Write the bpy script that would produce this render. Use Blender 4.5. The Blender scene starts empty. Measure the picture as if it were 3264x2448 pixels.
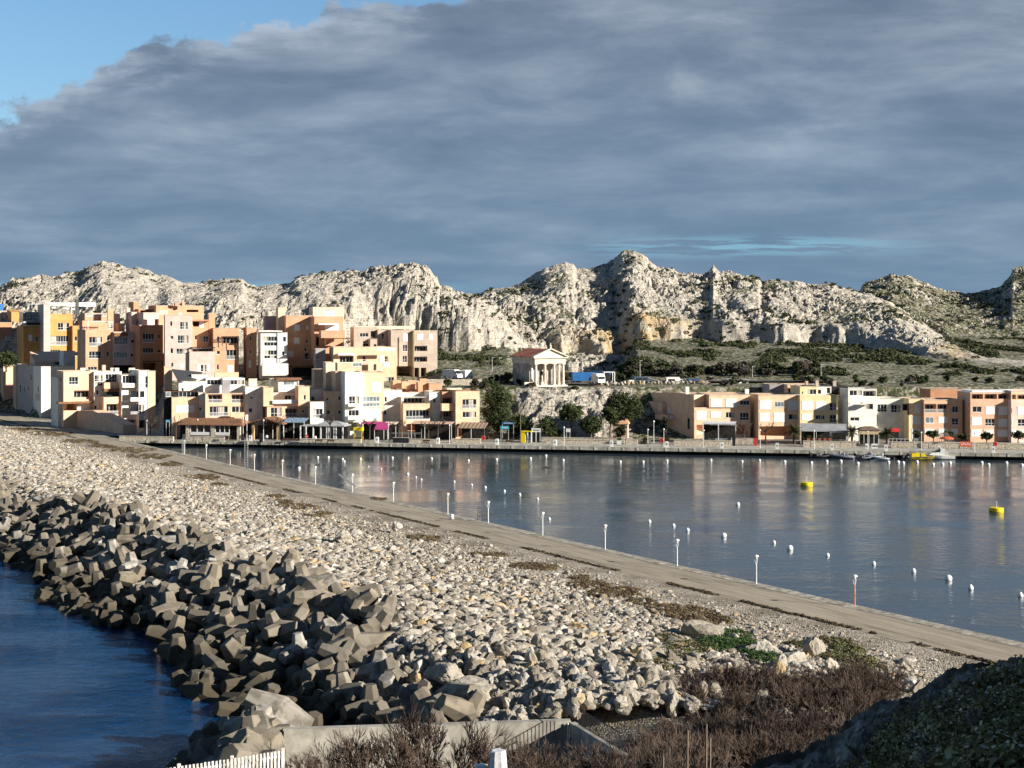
import bpy, math, random
import numpy as np
from mathutils import Vector, Matrix
random.seed(7); RNG = np.random.default_rng(7)
S = bpy.context.scene
COL = S.collection
R = math.radians
# ------------------------------------------------------------------ camera, light, exposure
F = 4500.0; HZ = 1040.0; CX = 1632.0; CH = 28.0        # photo pixels (3264 wide), camera height in metres
cam = bpy.data.cameras.new('camera'); camo = bpy.data.objects.new('camera', cam); COL.objects.link(camo)
camo.location = (0, 0, CH); camo.rotation_euler = (R(90), 0, 0)
cam.sensor_width = 36; cam.lens = 36 * F / 3264; cam.shift_y = -(1224 - HZ) / 3264
cam.clip_start = 0.5; cam.clip_end = 9000
S.camera = camo
SUN_EL, SUN_TH = R(20.5), R(66)                           # elevation; angle from straight behind towards the right
to_sun = Vector((math.cos(SUN_EL) * math.sin(SUN_TH), -math.cos(SUN_EL) * math.cos(SUN_TH), math.sin(SUN_EL)))
sl = bpy.data.lights.new('sun', 'SUN'); sl.energy = 5.0; sl.angle = R(0.5); sl.color = (1, .93, .82)
so = bpy.data.objects.new('sun', sl); COL.objects.link(so)
so.rotation_euler = to_sun.to_track_quat('Z', 'Y').to_euler()
S.view_settings.view_transform = 'Standard'; S.view_settings.look = 'None'
S.view_settings.exposure = 0.95; S.view_settings.gamma = 1
W = bpy.data.worlds.new('World'); S.world = W; W.use_nodes = True
nt = W.node_tree; nt.nodes.clear()

class NT:
    """small node helper"""
    def __init__(s, t): s.t = t
    def n(s, typ, **k):
        o = s.t.nodes.new(typ)
        for a, v in k.items(): setattr(o, a, v)
        return o
    def put(s, sock, v):
        if isinstance(v, bpy.types.NodeSocket): s.t.links.new(v, sock)
        elif isinstance(v, (tuple, list)):
            sock.default_value = tuple(v) + ((1,) if len(v) == 3 and sock.type == 'RGBA' else ())
        else: sock.default_value = v
    def m(s, op, a, b=0.0, c=None, clamp=False):
        o = s.n('ShaderNodeMath', operation=op, use_clamp=clamp)
        s.put(o.inputs[0], a); s.put(o.inputs[1], b)
        if c is not None: s.put(o.inputs[2], c)
        return o.outputs[0]
    def mix(s, f, a, b, mode='MIX'):
        o = s.n('ShaderNodeMix', data_type='RGBA', blend_type=mode)
        s.put(o.inputs[0], f); s.put(o.inputs[6], a); s.put(o.inputs[7], b)
        return o.outputs[2]
    def noise(s, vec, scale, detail=3, rough=.55, dist=0, out=0):
        o = s.n('ShaderNodeTexNoise'); s.put(o.inputs['Scale'], scale); s.put(o.inputs['Detail'], detail)
        s.put(o.inputs['Roughness'], rough); s.put(o.inputs['Distortion'], dist)
        if vec is not None: s.put(o.inputs['Vector'], vec)
        return o.outputs[out]
    def ramp(s, f, pts):
        o = s.n('ShaderNodeValToRGB'); r = o.color_ramp
        while len(r.elements) < len(pts): r.elements.new(.5)
        for e, (p, c) in zip(r.elements, pts):
            e.position = p; e.color = (tuple(c) + (1,))[:4] if not isinstance(c, (int, float)) else (c, c, c, 1)
        s.put(o.inputs[0], f); return o.outputs[0]
    def comb(s, x, y, z):
        o = s.n('ShaderNodeCombineXYZ'); s.put(o.inputs[0], x); s.put(o.inputs[1], y); s.put(o.inputs[2], z); return o.outputs[0]
    def scl(s, vec, sc):
        o = s.n('ShaderNodeMapping'); s.put(o.inputs[0], vec); o.inputs['Scale'].default_value = sc; return o.outputs[0]
    def rng(s, v, a, b, c=0., d=1.):
        o = s.n('ShaderNodeMapRange', interpolation_type='SMOOTHSTEP'); s.put(o.inputs[0], v)
        for i, q in zip((1, 2, 3, 4), (a, b, c, d)): s.put(o.inputs[i], q)
        return o.outputs[0]

w = NT(nt)
tc = w.n('ShaderNodeTexCoord'); sep = w.n('ShaderNodeSeparateXYZ'); w.put(sep.inputs[0], tc.outputs['Generated'])
dx, dy, dz = sep.outputs
sky = w.n('ShaderNodeTexSky', sky_type='NISHITA', sun_disc=False, sun_elevation=SUN_EL, sun_rotation=math.pi - SUN_TH,
          air_density=1.2, dust_density=.6, ozone_density=2.0)
bg1 = w.n('ShaderNodeBackground'); w.put(bg1.inputs[0], w.mix(1.0, sky.outputs[0], (.66, .86, 1.08), 'MULTIPLY')); w.put(bg1.inputs[1], w.m('MULTIPLY', w.rng(dy, -.35, .15, .042, .071), w.rng(dz, .28, .6, 1., .6)))  # clear sky dimmed out of view, behind and overhead, to deepen shadows
ay = w.m('MAXIMUM', w.m('ABSOLUTE', dy), .15)
u = w.m('DIVIDE', dx, ay); v = w.m('DIVIDE', dz, ay)
zz = w.m('ADD', w.m('MAXIMUM', dz, 0.), .07)
pc = w.comb(w.m('DIVIDE', dx, zz), w.m('DIVIDE', dy, zz), 0.)
n1 = w.noise(pc, 1.1, 6, .52, .3)
n2 = w.noise(w.comb(w.m('MULTIPLY', u, 2.6), w.m('MULTIPLY', v, 10.), 0.), 2.6, 9, .60, .25)
n3 = w.noise(w.comb(w.m('MULTIPLY', u, 9.), w.m('MULTIPLY', v, 12.), 4.), 2.0, 7, .60, .1)
# cloud bank edge v_edge(u)
ww = w.m('ADD', u, .3627); wm = w.m('MINIMUM', ww, .33)
ve = w.m('ADD', w.m('ADD', .149, w.m('MULTIPLY', wm, .497)), w.m('MULTIPLY', w.m('MULTIPLY', wm, wm), -.753))
ve = w.m('ADD', ve, w.m('MULTIPLY', w.m('MAXIMUM', w.m('SUBTRACT', ww, .33), 0.), .6))
ve = w.m('ADD', ve, w.m('MULTIPLY', w.m('SUBTRACT', n3, .5), .075))
edge = w.m('SUBTRACT', ve, v)
mask = w.rng(edge, -.002, .005)
# thin clear gap low over the hills
gap = w.m('MULTIPLY', w.rng(w.m('ABSOLUTE', w.m('SUBTRACT', v, w.m('ADD', .0545, w.m('MULTIPLY', u, .012)))), .0005, .011, 1., 0.), w.rng(w.m('ABSOLUTE', w.m('SUBTRACT', u, .165)), .03, .16, 1., 0.))
gn = w.rng(w.noise(w.comb(w.m('MULTIPLY', u, 5.), w.m('MULTIPLY', v, 60.), 0.), 3.0, 5, .6), .44, .56)
lowband = w.m('MULTIPLY', w.rng(w.m('ABSOLUTE', w.m('SUBTRACT', v, .0275)), .0, .006, 1., 0.), w.rng(u, -.1, .02, .75, 0.))
gaps = w.m('MAXIMUM', w.m('MULTIPLY', gap, gn), lowband, clamp=True)
tone = w.m('ADD', w.m('MULTIPLY', n1, .35), w.m('MULTIPLY', n2, .65))
ccol = w.ramp(tone, [(.37, (.092, .130, .186)), (.46, (.122, .163, .224)), (.54, (.168, .212, .272)), (.64, (.25, .295, .355))])
blue = w.mix(w.rng(v, .0, .26, .55, .0), ccol, (.105, .19, .285))
rim = w.m('MULTIPLY', w.rng(edge, .0, .03, 1., 0.), w.m('MULTIPLY', w.rng(n2, .38, .6), .5))
cc = w.mix(rim, blue, (.36, .42, .50))
puff = w.m('MULTIPLY', w.rng(w.m('ADD', w.m('ABSOLUTE', w.m('SUBTRACT', u, .118)), w.m('MULTIPLY', w.m('ABSOLUTE', w.m('SUBTRACT', v, .173)), 1.6)), .004, .036, 1., 0.), w.rng(n3, .36, .66))
cc = w.mix(w.m('MULTIPLY', puff, .32), cc, (.37, .42, .47))
cc = w.mix(w.m('MULTIPLY', gaps, .7), cc, (.17, .36, .46))
bg2 = w.n('ShaderNodeBackground'); w.put(bg2.inputs[0], cc); w.put(bg2.inputs[1], w.m('MULTIPLY', w.rng(dy, -.35, .15, .34, .80), w.rng(dz, .28, .6, 1., .5)))  # unseen clouds behind and overhead dimmed likewise to cut fill light
ms = w.n('ShaderNodeMixShader'); w.put(ms.inputs[0], mask)
nt.links.new(bg1.outputs[0], ms.inputs[1]); nt.links.new(bg2.outputs[0], ms.inputs[2])
wo = w.n('ShaderNodeOutputWorld'); nt.links.new(ms.outputs[0], wo.inputs[0])

# ------------------------------------------------------------------ helpers
def P(px, py, z=0.0):
    Y = (CH - z) * F / (py - HZ); return Vector(((px - CX) / F * Y, Y, z))
def Q(px, py, Y): return Vector(((px - CX) / F * Y, Y, CH - (py - HZ) / F * Y))
def tag(o, label=None, cat=None, group=None, kind=None):
    if label: o['label'] = label
    if cat: o['category'] = cat
    if group: o['group'] = group
    if kind: o['kind'] = kind
    return o
def empty(name, loc, rz=0.0):
    o = bpy.data.objects.new(name, None); COL.objects.link(o); o.location = loc; o.rotation_euler = (0, 0, rz)
    o.empty_display_size = .3; return o
def copy_tree(o, parent=None):
    c = o.copy(); COL.objects.link(c); c.parent = parent
    for ch in o.children: copy_tree(ch, c)
    return c
class MB:
    """collects faces, builds ONE mesh"""
    def __init__(s): s.v = []; s.f = []
    def add(s, vs, fs):
        b = len(s.v); s.v += [tuple(p) for p in vs]; s.f += [tuple(i + b for i in f) for f in fs]; return s
    def box(s, x0, y0, z0, x1, y1, z1):
        return s.add([(x0,y0,z0),(x1,y0,z0),(x1,y1,z0),(x0,y1,z0),(x0,y0,z1),(x1,y0,z1),(x1,y1,z1),(x0,y1,z1)],
                     [(0,3,2,1),(4,5,6,7),(0,1,5,4),(1,2,6,5),(2,3,7,6),(3,0,4,7)])
    def quad(s, a, b, c, d): return s.add([a, b, c, d], [(0, 1, 2, 3)])
    def prism(s, poly, a, b, axis='y'):
        """extrude a polygon given in the plane across axis from a to b"""
        def pt(p, t): return {'y': (p[0], t, p[1]), 'x': (t, p[0], p[1]), 'z': (p[0], p[1], t)}[axis]
        n = len(poly); vs = [pt(p, a) for p in poly] + [pt(p, b) for p in poly]
        fs = [tuple(range(n)), tuple(range(2 * n - 1, n - 1, -1))] + [(i, i + n, (i + 1) % n + n, (i + 1) % n) for i in range(n)]
        return s.add(vs, fs)
    def tube(s, pts, rad, n=6, cap=True):
        pts = [Vector(p) for p in pts]; rs = rad if isinstance(rad, (list, tuple)) else [rad] * len(pts)
        vs = []; fs = []
        for i, p in enumerate(pts):
            d = (pts[min(i + 1, len(pts) - 1)] - pts[max(i - 1, 0)]).normalized()
            a = d.cross(Vector((0, 0, 1)) if abs(d.z) < .9 else Vector((1, 0, 0))).normalized(); b = d.cross(a)
            for k in range(n):
                t = 2 * math.pi * k / n; vs.append(p + (a * math.cos(t) + b * math.sin(t)) * rs[i])
        for i in range(len(pts) - 1):
            for k in range(n): fs.append((i*n+k, i*n+(k+1)%n, (i+1)*n+(k+1)%n, (i+1)*n+k))
        if cap: fs += [tuple(range(n))[::-1], tuple(range((len(pts)-1)*n, len(pts)*n))]
        return s.add(vs, fs)
    def lathe(s, prof, n=12, c=(0, 0, 0), cap=True):
        vs = []; fs = []
        for r, z in prof:
            for k in range(n): t = 2*math.pi*k/n; vs.append((c[0]+r*math.cos(t), c[1]+r*math.sin(t), c[2]+z))
        for i in range(len(prof) - 1):
            for k in range(n): fs.append((i*n+k, i*n+(k+1)%n, (i+1)*n+(k+1)%n, (i+1)*n+k))
        if cap: fs += [tuple(range(n))[::-1], tuple(range((len(prof)-1)*n, len(prof)*n))]
        return s.add(vs, fs)
    def build(s, name, m, parent=None, smooth=False, off=(0, 0, 0)):
        me = bpy.data.meshes.new(name)
        me.from_pydata([(a - off[0], b - off[1], c - off[2]) for a, b, c in s.v], [], s.f); me.materials.append(m)
        if smooth: me.polygons.foreach_set('use_smooth', [True] * len(me.polygons))
        o = bpy.data.objects.new(name, me); COL.objects.link(o)
        if parent is not None: o.parent = parent
        return o
def mk(name, V, Fc, m, parent=None, smooth=False, attrs=None, loc=None):
    """fast mesh from numpy arrays; Fc (n,k)"""
    V = np.asarray(V, np.float32); Fc = np.asarray(Fc, np.int32)
    if loc is not None: V = V - np.asarray(loc, np.float32)
    me = bpy.data.meshes.new(name); n, k = Fc.shape
    me.vertices.add(len(V)); me.vertices.foreach_set('co', V.ravel())
    me.loops.add(n * k); me.loops.foreach_set('vertex_index', Fc.ravel())
    me.polygons.add(n); me.polygons.foreach_set('loop_start', np.arange(0, n * k, k, dtype=np.int32))
    me.update(calc_edges=True)
    me.polygons.foreach_set('use_smooth', np.full(n, bool(smooth)))
    for an, av in (attrs or {}).items():
        a = me.attributes.new(an, 'FLOAT', 'POINT'); a.data.foreach_set('value', np.asarray(av, np.float32).ravel())
    me.materials.append(m); me.validate()
    o = bpy.data.objects.new(name, me); COL.objects.link(o)
    if loc is not None: o.location = loc
    if parent is not None: o.parent = parent
    return o
# numpy noise
def _h(ix, iy, iz, seed):
    with np.errstate(over='ignore'):
        h = (ix.astype(np.int64) * 374761393 + iy.astype(np.int64) * 668265263 + iz.astype(np.int64) * 2147483647 + seed * 1274126177) & 0xffffffff
        h = ((h ^ (h >> 13)) * 1274126177) & 0xffffffff; h = ((h ^ (h >> 16)) * 2246822519) & 0xffffffff
        return ((h ^ (h >> 15)) & 0xffffff) / float(0xffffff)
def vn(x, y, z=0., seed=0):
    x = np.asarray(x, float); y = np.asarray(y, float) + 0 * x; z = np.asarray(z, float) + 0 * x
    ix, iy, iz = np.floor(x), np.floor(y), np.floor(z); fx, fy, fz = x - ix, y - iy, z - iz
    fx, fy, fz = [t * t * (3 - 2 * t) for t in (fx, fy, fz)]; r = 0
    for a in (0, 1):
        for b in (0, 1):
            for c in (0, 1):
                r = r + _h(ix + a, iy + b, iz + c, seed) * (fx if a else 1 - fx) * (fy if b else 1 - fy) * (fz if c else 1 - fz)
    return r * 2 - 1
def fbm(x, y, z=0., o=4, seed=0, g=.5, ridged=False):
    r = 0; a = 1; t = 0
    for i in range(o):
        n = vn(x * 2**i, y * 2**i, z * 2**i, seed + i)
        r = r + a * ((1 - 2 * np.abs(n)) if ridged else n); t += a; a *= g
    return r / t
def cell(x, y, seed=0):
    """F1, F2-F1 and cell id of a 2-D Worley noise"""
    ix, iy = np.floor(x), np.floor(y); f1 = np.full(x.shape, 9.); f2 = np.full(x.shape, 9.); cid = np.zeros(x.shape)
    for a in (-1, 0, 1):
        for b in (-1, 0, 1):
            cx = ix + a; cy = iy + b; z0 = cx * 0
            d = (cx + _h(cx, cy, z0, seed) - x)**2 + (cy + _h(cx, cy, z0, seed + 5) - y)**2
            i = _h(cx, cy, z0, seed + 9); n = d < f1
            f2 = np.where(n, f1, np.minimum(f2, d)); cid = np.where(n, i, cid); f1 = np.where(n, d, f1)
    return np.sqrt(f1), np.sqrt(f2) - np.sqrt(f1), cid
# ------------------------------------------------------------------ materials
MATS = {}
def mat(name, col, rough=.85, var=.12, scale=.6, bump=.0, bscale=6., metal=0., attr=None, rnd=0., col2=None, spec=.3, stain=0.):
    if name in MATS: return MATS[name]
    m = bpy.data.materials.new(name); m.use_nodes = True; t = NT(m.node_tree); b = m.node_tree.nodes['Principled BSDF']
    tcn = t.n('ShaderNodeTexCoord').outputs['Object']
    nz = t.noise(tcn, scale, 5, .6)
    c2 = col2 or tuple(c * (1 - var * 2) for c in col); c1 = tuple(min(1, c * (1 + var)) for c in col)
    c = t.mix(t.rng(nz, .3, .7), c2, c1)
    if stain:
        s = t.rng(t.noise(t.scl(tcn, (2.2, 2.2, .25)), 1.3, 5, .65), .52, .75)
        c = t.mix(t.m('MULTIPLY', s, stain), c, tuple(x * .55 for x in col))
    if attr:
        a = t.n('ShaderNodeAttribute', attribute_name=attr).outputs['Fac']
        c = t.mix(1., c, t.ramp(a, [(0, .62), (1, 1.25)]), 'MULTIPLY')
    if rnd:
        a = t.n('ShaderNodeObjectInfo').outputs['Random']
        c = t.mix(1., c, t.ramp(a, [(0, 1 - rnd), (1, 1 + rnd * .5)]), 'MULTIPLY')
    t.put(b.inputs['Base Color'], c); b.inputs['Roughness'].default_value = rough; b.inputs['Metallic'].default_value = metal
    b.inputs['Specular IOR Level'].default_value = spec
    if bump:
        bp = t.n('ShaderNodeBump'); bp.inputs['Strength'].default_value = 1; bp.inputs['Distance'].default_value = bump
        t.put(bp.inputs['Height'], t.noise(tcn, bscale, 6, .65)); t.put(b.inputs['Normal'], bp.outputs[0])
    MATS[name] = m; return m
W_ = dict(stain=.16, bump=.01, var=.07)
OCHRE = mat('ochre_render', (0.54, 0.31, 0.11), **W_); ORANGE = mat('orange_render', (0.6, 0.345, 0.215), **W_)
DORANGE = mat('burnt_orange_render', (0.51, 0.265, 0.15), **W_); PEACH = mat('peach_render', (0.75, 0.51, 0.35), **W_)
PINK = mat('pink_grey_render', (0.57, 0.47, 0.42), **W_); WHITE = mat('white_render', (0.8, 0.77, 0.69), **W_)
CREAM = mat('cream_render', (0.7, 0.59, 0.43), **W_); BEIGE = mat('beige_render', (0.48, 0.39, 0.32), **W_)
YELLOW = mat('pale_yellow_render', (0.78, 0.62, 0.37), **W_); PALEPK = mat('pale_pink_render', (0.78, 0.58, 0.48), **W_); LILAC = mat('pale_lilac_render', (0.58, 0.5, 0.48), **W_)
LIME = mat('ivory_render', (0.82, 0.8, 0.69), **W_)
PALEP = mat('pale_peach_render', (0.8, 0.56, 0.38), **W_); TERRA = mat('soft_terracotta_render', (0.68, 0.43, 0.29), **W_)
GREYR = mat('grey_render', (.34, .32, .33), **W_)
FRAME = mat('white_frame', (.74, .74, .74), .5, .05); SHUT = mat('white_shutter', (.80, .80, .79), .6, .03)
COPE = mat('coping', (.62, .52, .42), .8)
GLASS = mat('window_glass', (.022, .026, .032), .12, .3, .3, spec=.5)
GLASSB = mat('pale_glass', (.22, .27, .28), .12, .3, .8, spec=.6)
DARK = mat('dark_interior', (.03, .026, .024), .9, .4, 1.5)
SLATE = mat('slate', (.055, .06, .065), .7, .2, 3); TILE = mat('terracotta_tile', (.26, .135, .075), .9, .3, 3., bump=.05, bscale=14)
REDTILE = mat('red_roof_tile', (.55, .20, .12), .9, .25, 1.2, bump=.04, bscale=12)
STEEL = mat('galvanised_steel', (.5, .5, .5), .5, .1, metal=.3); WHITEP = mat('white_paint', (.78, .78, .76), .5, .06, 2.)
WOODD = mat('dark_wood', (.09, .06, .04), .8, .25, 4)
STONEW = mat('stone_wall', (.62, .55, .44), .9, .3, 3.2, bump=.06, bscale=5, col2=(.27, .235, .185))
CONC = mat('concrete', (.38, .36, .31), .9, .18, .9, bump=.015, bscale=9, stain=.3)
BLACKM = mat('black_rubber', (.02, .021, .025), .55, .2); GREYF = mat('grey_fabric', (.17, .17, .18), .9)
RED = mat('red_paint', (.62, .05, .035), .5); YPAINT = mat('yellow_paint', (.78, .60, .015), .45, .1, 2)
MAG = mat('magenta_fabric', (.42, .05, .20), .8); BLUEP = mat('blue_paint', (.03, .16, .42), .5, .15, 1.5); CYAN = mat('cyan_paint', (.05, .45, .62), .5)
BUFFS = mat('striped_awning', (.40, .30, .20), .9, .1, 3); BROWNA = mat('brown_awning', (.20, .14, .11), .9); GREYA = mat('grey_awning', (.33, .34, .35), .9)
BARK = mat('bark', (.14, .10, .07), .95, .25, 5, bump=.02); TWIG = mat('bare_twigs', (.115, .082, .065), .95, .3, 2., attr='shade')
def leafmat(name, c):
    m = mat(name, c, .75, .25, .5, attr='shade', spec=.2); return m
PINE = leafmat('pine_foliage', (.050, .068, .024)); SCRUB = leafmat('scrub_foliage', (.062, .072, .030))
DRY = leafmat('dry_foliage', (.105, .080, .045)); PALMF = leafmat('palm_foliage', (.085, .085, .035)); GREENF = leafmat('green_foliage', (.050, .095, .026))
SKIN = mat('skin', (.45, .28, .2), .6, .05); CLOTHD = mat('dark_clothes', (.03, .032, .045), .9); CLOTHR = mat('brown_clothes', (.25, .11, .07), .9); CLOTHW = mat('white_clothes', (.6, .6, .62), .9)
TIRE = mat('tyre', (.02, .02, .02), .8)
# ------------------------------------------------------------------ water
def water(name, col, sx, sy, amp, rough, fine):
    m = bpy.data.materials.new(name); m.use_nodes = True; t = NT(m.node_tree); b = m.node_tree.nodes['Principled BSDF']
    tcn = t.n('ShaderNodeTexCoord').outputs['Object']
    b.inputs['Base Color'].default_value = col + (1,); b.inputs['Roughness'].default_value = rough; b.inputs['IOR'].default_value = 1.45
    b.inputs['Specular IOR Level'].default_value = .5
    a = t.noise(t.scl(tcn, (sx, sy, 1)), 1.0, 5, .62, .5)
    c = t.noise(t.scl(tcn, (sx * .09, sy * .12, 1)), 1.0, 3, .5)
    calm = t.rng(c, .38, .62, .45, 1.3)
    h = t.m('MULTIPLY', t.m('ADD', a, t.m('MULTIPLY', t.noise(t.scl(tcn, (sx * 3.7, sy * 4.5, 1)), 1.0, 3, .6), fine)), calm)
    bp = t.n('ShaderNodeBump'); bp.inputs['Strength'].default_value = 1; bp.inputs['Distance'].default_value = amp
    t.put(bp.inputs['Height'], h); t.put(b.inputs['Normal'], bp.outputs[0]); return m
HARB = water('harbour_water', (.036, .056, .074), .50, .70, .072, .02, .22)
SEAM = water('sea_water', (.002, .034, .105), .75, .95, .30, .05, .40)
CA = math.atan(.633); cS, cC = math.sin(CA), math.cos(CA)
def U(xp, yp, z=0.): return (117.3 + xp * cC - yp * cS, xp * cS + yp * cC, z)
def Uinv(X, Y): X = X - 117.3; return X * cC + Y * cS, -X * cS + Y * cC
def flat(name, pts, m, z=0.0): 
    o = MB().add([(x, y, z) for x, y in pts], [tuple(range(len(pts)))]).build(name, m); return o
a0, a1 = U(-20, -150), U(-20, 3500)
tag(flat('harbour_water', [a0[:2], (3500, -150), (3500, 3200), a1[:2]], HARB), kind='structure')
tag(flat('sea_water', [a1[:2], (-3500, 3200), (-3500, -600), (a0[0], -600), a0[:2]], SEAM), kind='structure')

# ------------------------------------------------------------------ causeway ground, road, kerb
PXP = [-80, -62, -58, -48, -44, -36, -23, -13, -6.8, 0]; PZ = [-5, -1.4, .2, 4.0, 4.3, 3.6, 2.4, 1.55, 1.47, 1.47]; PZL = [-6, -3.2, -1.9, 2.0, 3.4, 3.4, 2.35, 1.55, 1.47, 1.47]
def zg(xp): return np.interp(xp, PXP, PZ)
xs = np.linspace(-80, -.05, 200); ys = np.linspace(60, 560, 900)
gx, gy = np.meshgrid(xs, ys); V = np.zeros((gx.size, 3))
X0, Y0, _ = U(gx, gy); z = np.interp(gx, PXP, PZL) + np.clip((-gx - 8) / 10, 0, 1) * (.18 * fbm(X0 / 3, Y0 / 3, 0, 3, 3) + .05 * fbm(X0 * 1.3, Y0 * 1.3, 0, 2, 8))
V[:, 0], V[:, 1], V[:, 2] = X0.ravel(), Y0.ravel(), z.ravel()
def gridF(ny, nx):
    i = np.arange(ny * nx).reshape(ny, nx); return np.stack([i[:-1, :-1], i[:-1, 1:], i[1:, 1:], i[1:, :-1]], -1).reshape(-1, 4)
def gravel_mat():
    m = bpy.data.materials.new('gravel'); m.use_nodes = True; t = NT(m.node_tree); b = m.node_tree.nodes['Principled BSDF']
    tcn = t.n('ShaderNodeTexCoord').outputs['Object']; b.inputs['Roughness'].default_value = .95; b.inputs['Specular IOR Level'].default_value = .15
    vo = t.n('ShaderNodeTexVoronoi'); t.put(vo.inputs['Vector'], tcn); vo.inputs['Scale'].default_value = 7.
    v2 = t.n('ShaderNodeTexVoronoi'); t.put(v2.inputs['Vector'], tcn); v2.inputs['Scale'].default_value = 3.1
    st = t.n('ShaderNodeSeparateColor'); t.put(st.inputs[0], vo.outputs['Color'])
    c = t.ramp(st.outputs[0], [(0, (.21, .175, .125)), (.5, (.38, .33, .26)), (1, (.58, .53, .45))])
    big = t.noise(tcn, .22, 4, .6); c = t.mix(t.rng(big, .42, .66), c, t.mix(.65, c, (.15, .125, .09)))
    t.put(b.inputs['Base Color'], c); bp = t.n('ShaderNodeBump'); bp.inputs['Distance'].default_value = .09
    t.put(bp.inputs['Height'], t.m('SUBTRACT', 1., t.m('ADD', vo.outputs['Distance'], t.m('MULTIPLY', v2.outputs['Distance'], .6)))); t.put(b.inputs['Normal'], bp.outputs[0]); return m
GRAVEL = gravel_mat()
ground = mk('gravel_ground', V, gridF(900, 200), GRAVEL); tag(ground, kind='structure')
def road_mat():
    m = bpy.data.materials.new('worn_concrete_road'); m.use_nodes = True; t = NT(m.node_tree); b = m.node_tree.nodes['Principled BSDF']
    tcn = t.n('ShaderNodeTexCoord').outputs['Object']; b.inputs['Roughness'].default_value = .92; b.inputs['Specular IOR Level'].default_value = .15
    st = t.noise(t.scl(tcn, (1.6, .07, 1)), 1.5, 6, .7, .4); sp = t.noise(tcn, 2.2, 6, .7); pt = t.noise(t.scl(tcn, (.5, .12, 1)), 1., 4, .6)
    c = t.ramp(st, [(.30, (.11, .09, .065)), (.42, (.29, .245, .18)), (.6, (.41, .355, .27)), (.8, (.47, .42, .34))])
    c = t.mix(t.rng(sp, .35, .75, .0, .45), c, (.30, .275, .23)); c = t.mix(t.rng(pt, .5, .7, 0, .3), c, (.115, .10, .075))
    t.put(b.inputs['Base Color'], c); bp = t.n('ShaderNodeBump'); bp.inputs['Distance'].default_value = .03
    t.put(bp.inputs['Height'], t.noise(tcn, 5, 6, .7)); t.put(b.inputs['Normal'], bp.outputs[0]); return m
ys = np.linspace(70, 540, 480); ex = -7.9 + .4 * fbm(ys / 4, ys * 0, 0, 4, 21)
V = []; 
for i, q in enumerate(ys): V += [(ex[i], q, 1.50), (-1.45 + .05 * math.sin(q), q, 1.56)]
rd = mk('road', np.array(V), gridF(480, 2), road_mat()); rd.location = (117.3, 0, 0); rd.rotation_euler = (0, 0, CA); tag(rd, kind='structure')
KERB = mat('kerb_stone', (.37, .34, .285), .9, .25, 1.3, bump=.03, attr='shade', spec=.2)
V = []; Fc = []; sh = []
q = 70
while q < 540:                                      # quay-edge coping slabs with open joints
    L = random.uniform(1.6, 3.4); x0 = -1.45 + random.uniform(-.08, .06); zt = 1.585 + random.uniform(-.012, .012); o = len(V); x1 = .05 + random.uniform(-.06, .03)
    V += [(x0, q, 1.3), (x1, q, 1.3), (x1, q + L - .05, 1.3), (x0, q + L - .05, 1.3), (x0, q, zt), (x1, q, zt), (x1, q + L - .05, zt), (x0, q + L - .05, zt)]
    Fc += [[o+4, o+5, o+6, o+7], [o, o+1, o+5, o+4], [o+1, o+2, o+6, o+5], [o+2, o+3, o+7, o+6], [o+3, o, o+4, o+7]]; sh += [random.uniform(.42, .62)] * 8; q += L
kb = mk('kerb', np.array(V), Fc, KERB, attrs={'shade': sh}); kb.location = (117.3, 0, 0); kb.rotation_euler = (0, 0, CA); tag(kb, kind='structure')
sw = MB().box(-3, 60, -4, -.04, 560, 1.44).build('causeway_wall', mat('sea_wall', (.2, .18, .15), .9, .3, .8, bump=.05)); sw.location = (117.3, 0, 0); sw.rotation_euler = (0, 0, CA); tag(sw, kind='structure')

# ------------------------------------------------------------------ hills and far land
def px2(pts): a = np.array(pts, float); return a[:, 0], a[:, 1]
SA = px2([(-900,960),(-500,900),(-150,930),(0,910),(44,888),(111,880),(184,877),(251,866),(280,844),(325,829),(361,835),(391,846),(443,855),(480,866),(502,876),(546,881),(583,900),(649,896),(723,885),(771,883),(789,900),(819,909),(885,909),(922,900),(952,881),(1026,868),(1055,866),(1151,858),(1217,843),(1269,838),(1328,839),(1365,855),(1394,885),(1402,911),(1461,922),(1520,931),(1560,950),(1660,1080),(1700,1120),(9999,1160)])
SB = px2([(-9999,1180),(1300,1120),(1420,1000),(1500,942),(1532,937),(1548,925),(1636,910),(1691,882),(1739,854),(1803,832),(1827,838),(1839,854),(1899,847),(1955,826),(1986,799),(2018,798),(2050,812),(2090,846),(2162,866),(2242,870),(2262,862),(2274,846),(2290,866),(2377,876),(2417,882),(2429,898),(2449,890),(2537,894),(2593,910),(2640,903),(2696,917),(2776,937),(2856,973),(2920,1013),(2975,1053),(3055,1095),(3150,1120),(3400,1130),(9999,1150)])
SC = px2([(-9999,1180),(2450,1130),(2600,1050),(2735,960),(2742,927),(2752,902),(2776,894),(2848,874),(2888,876),(2928,894),(2975,913),(3031,933),(3095,935),(3143,925),(3191,910),(3203,894),(3222,878),(3228,854),(3264,852),(3330,850),(3500,880),(4200,900),(9999,1000)])
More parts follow.
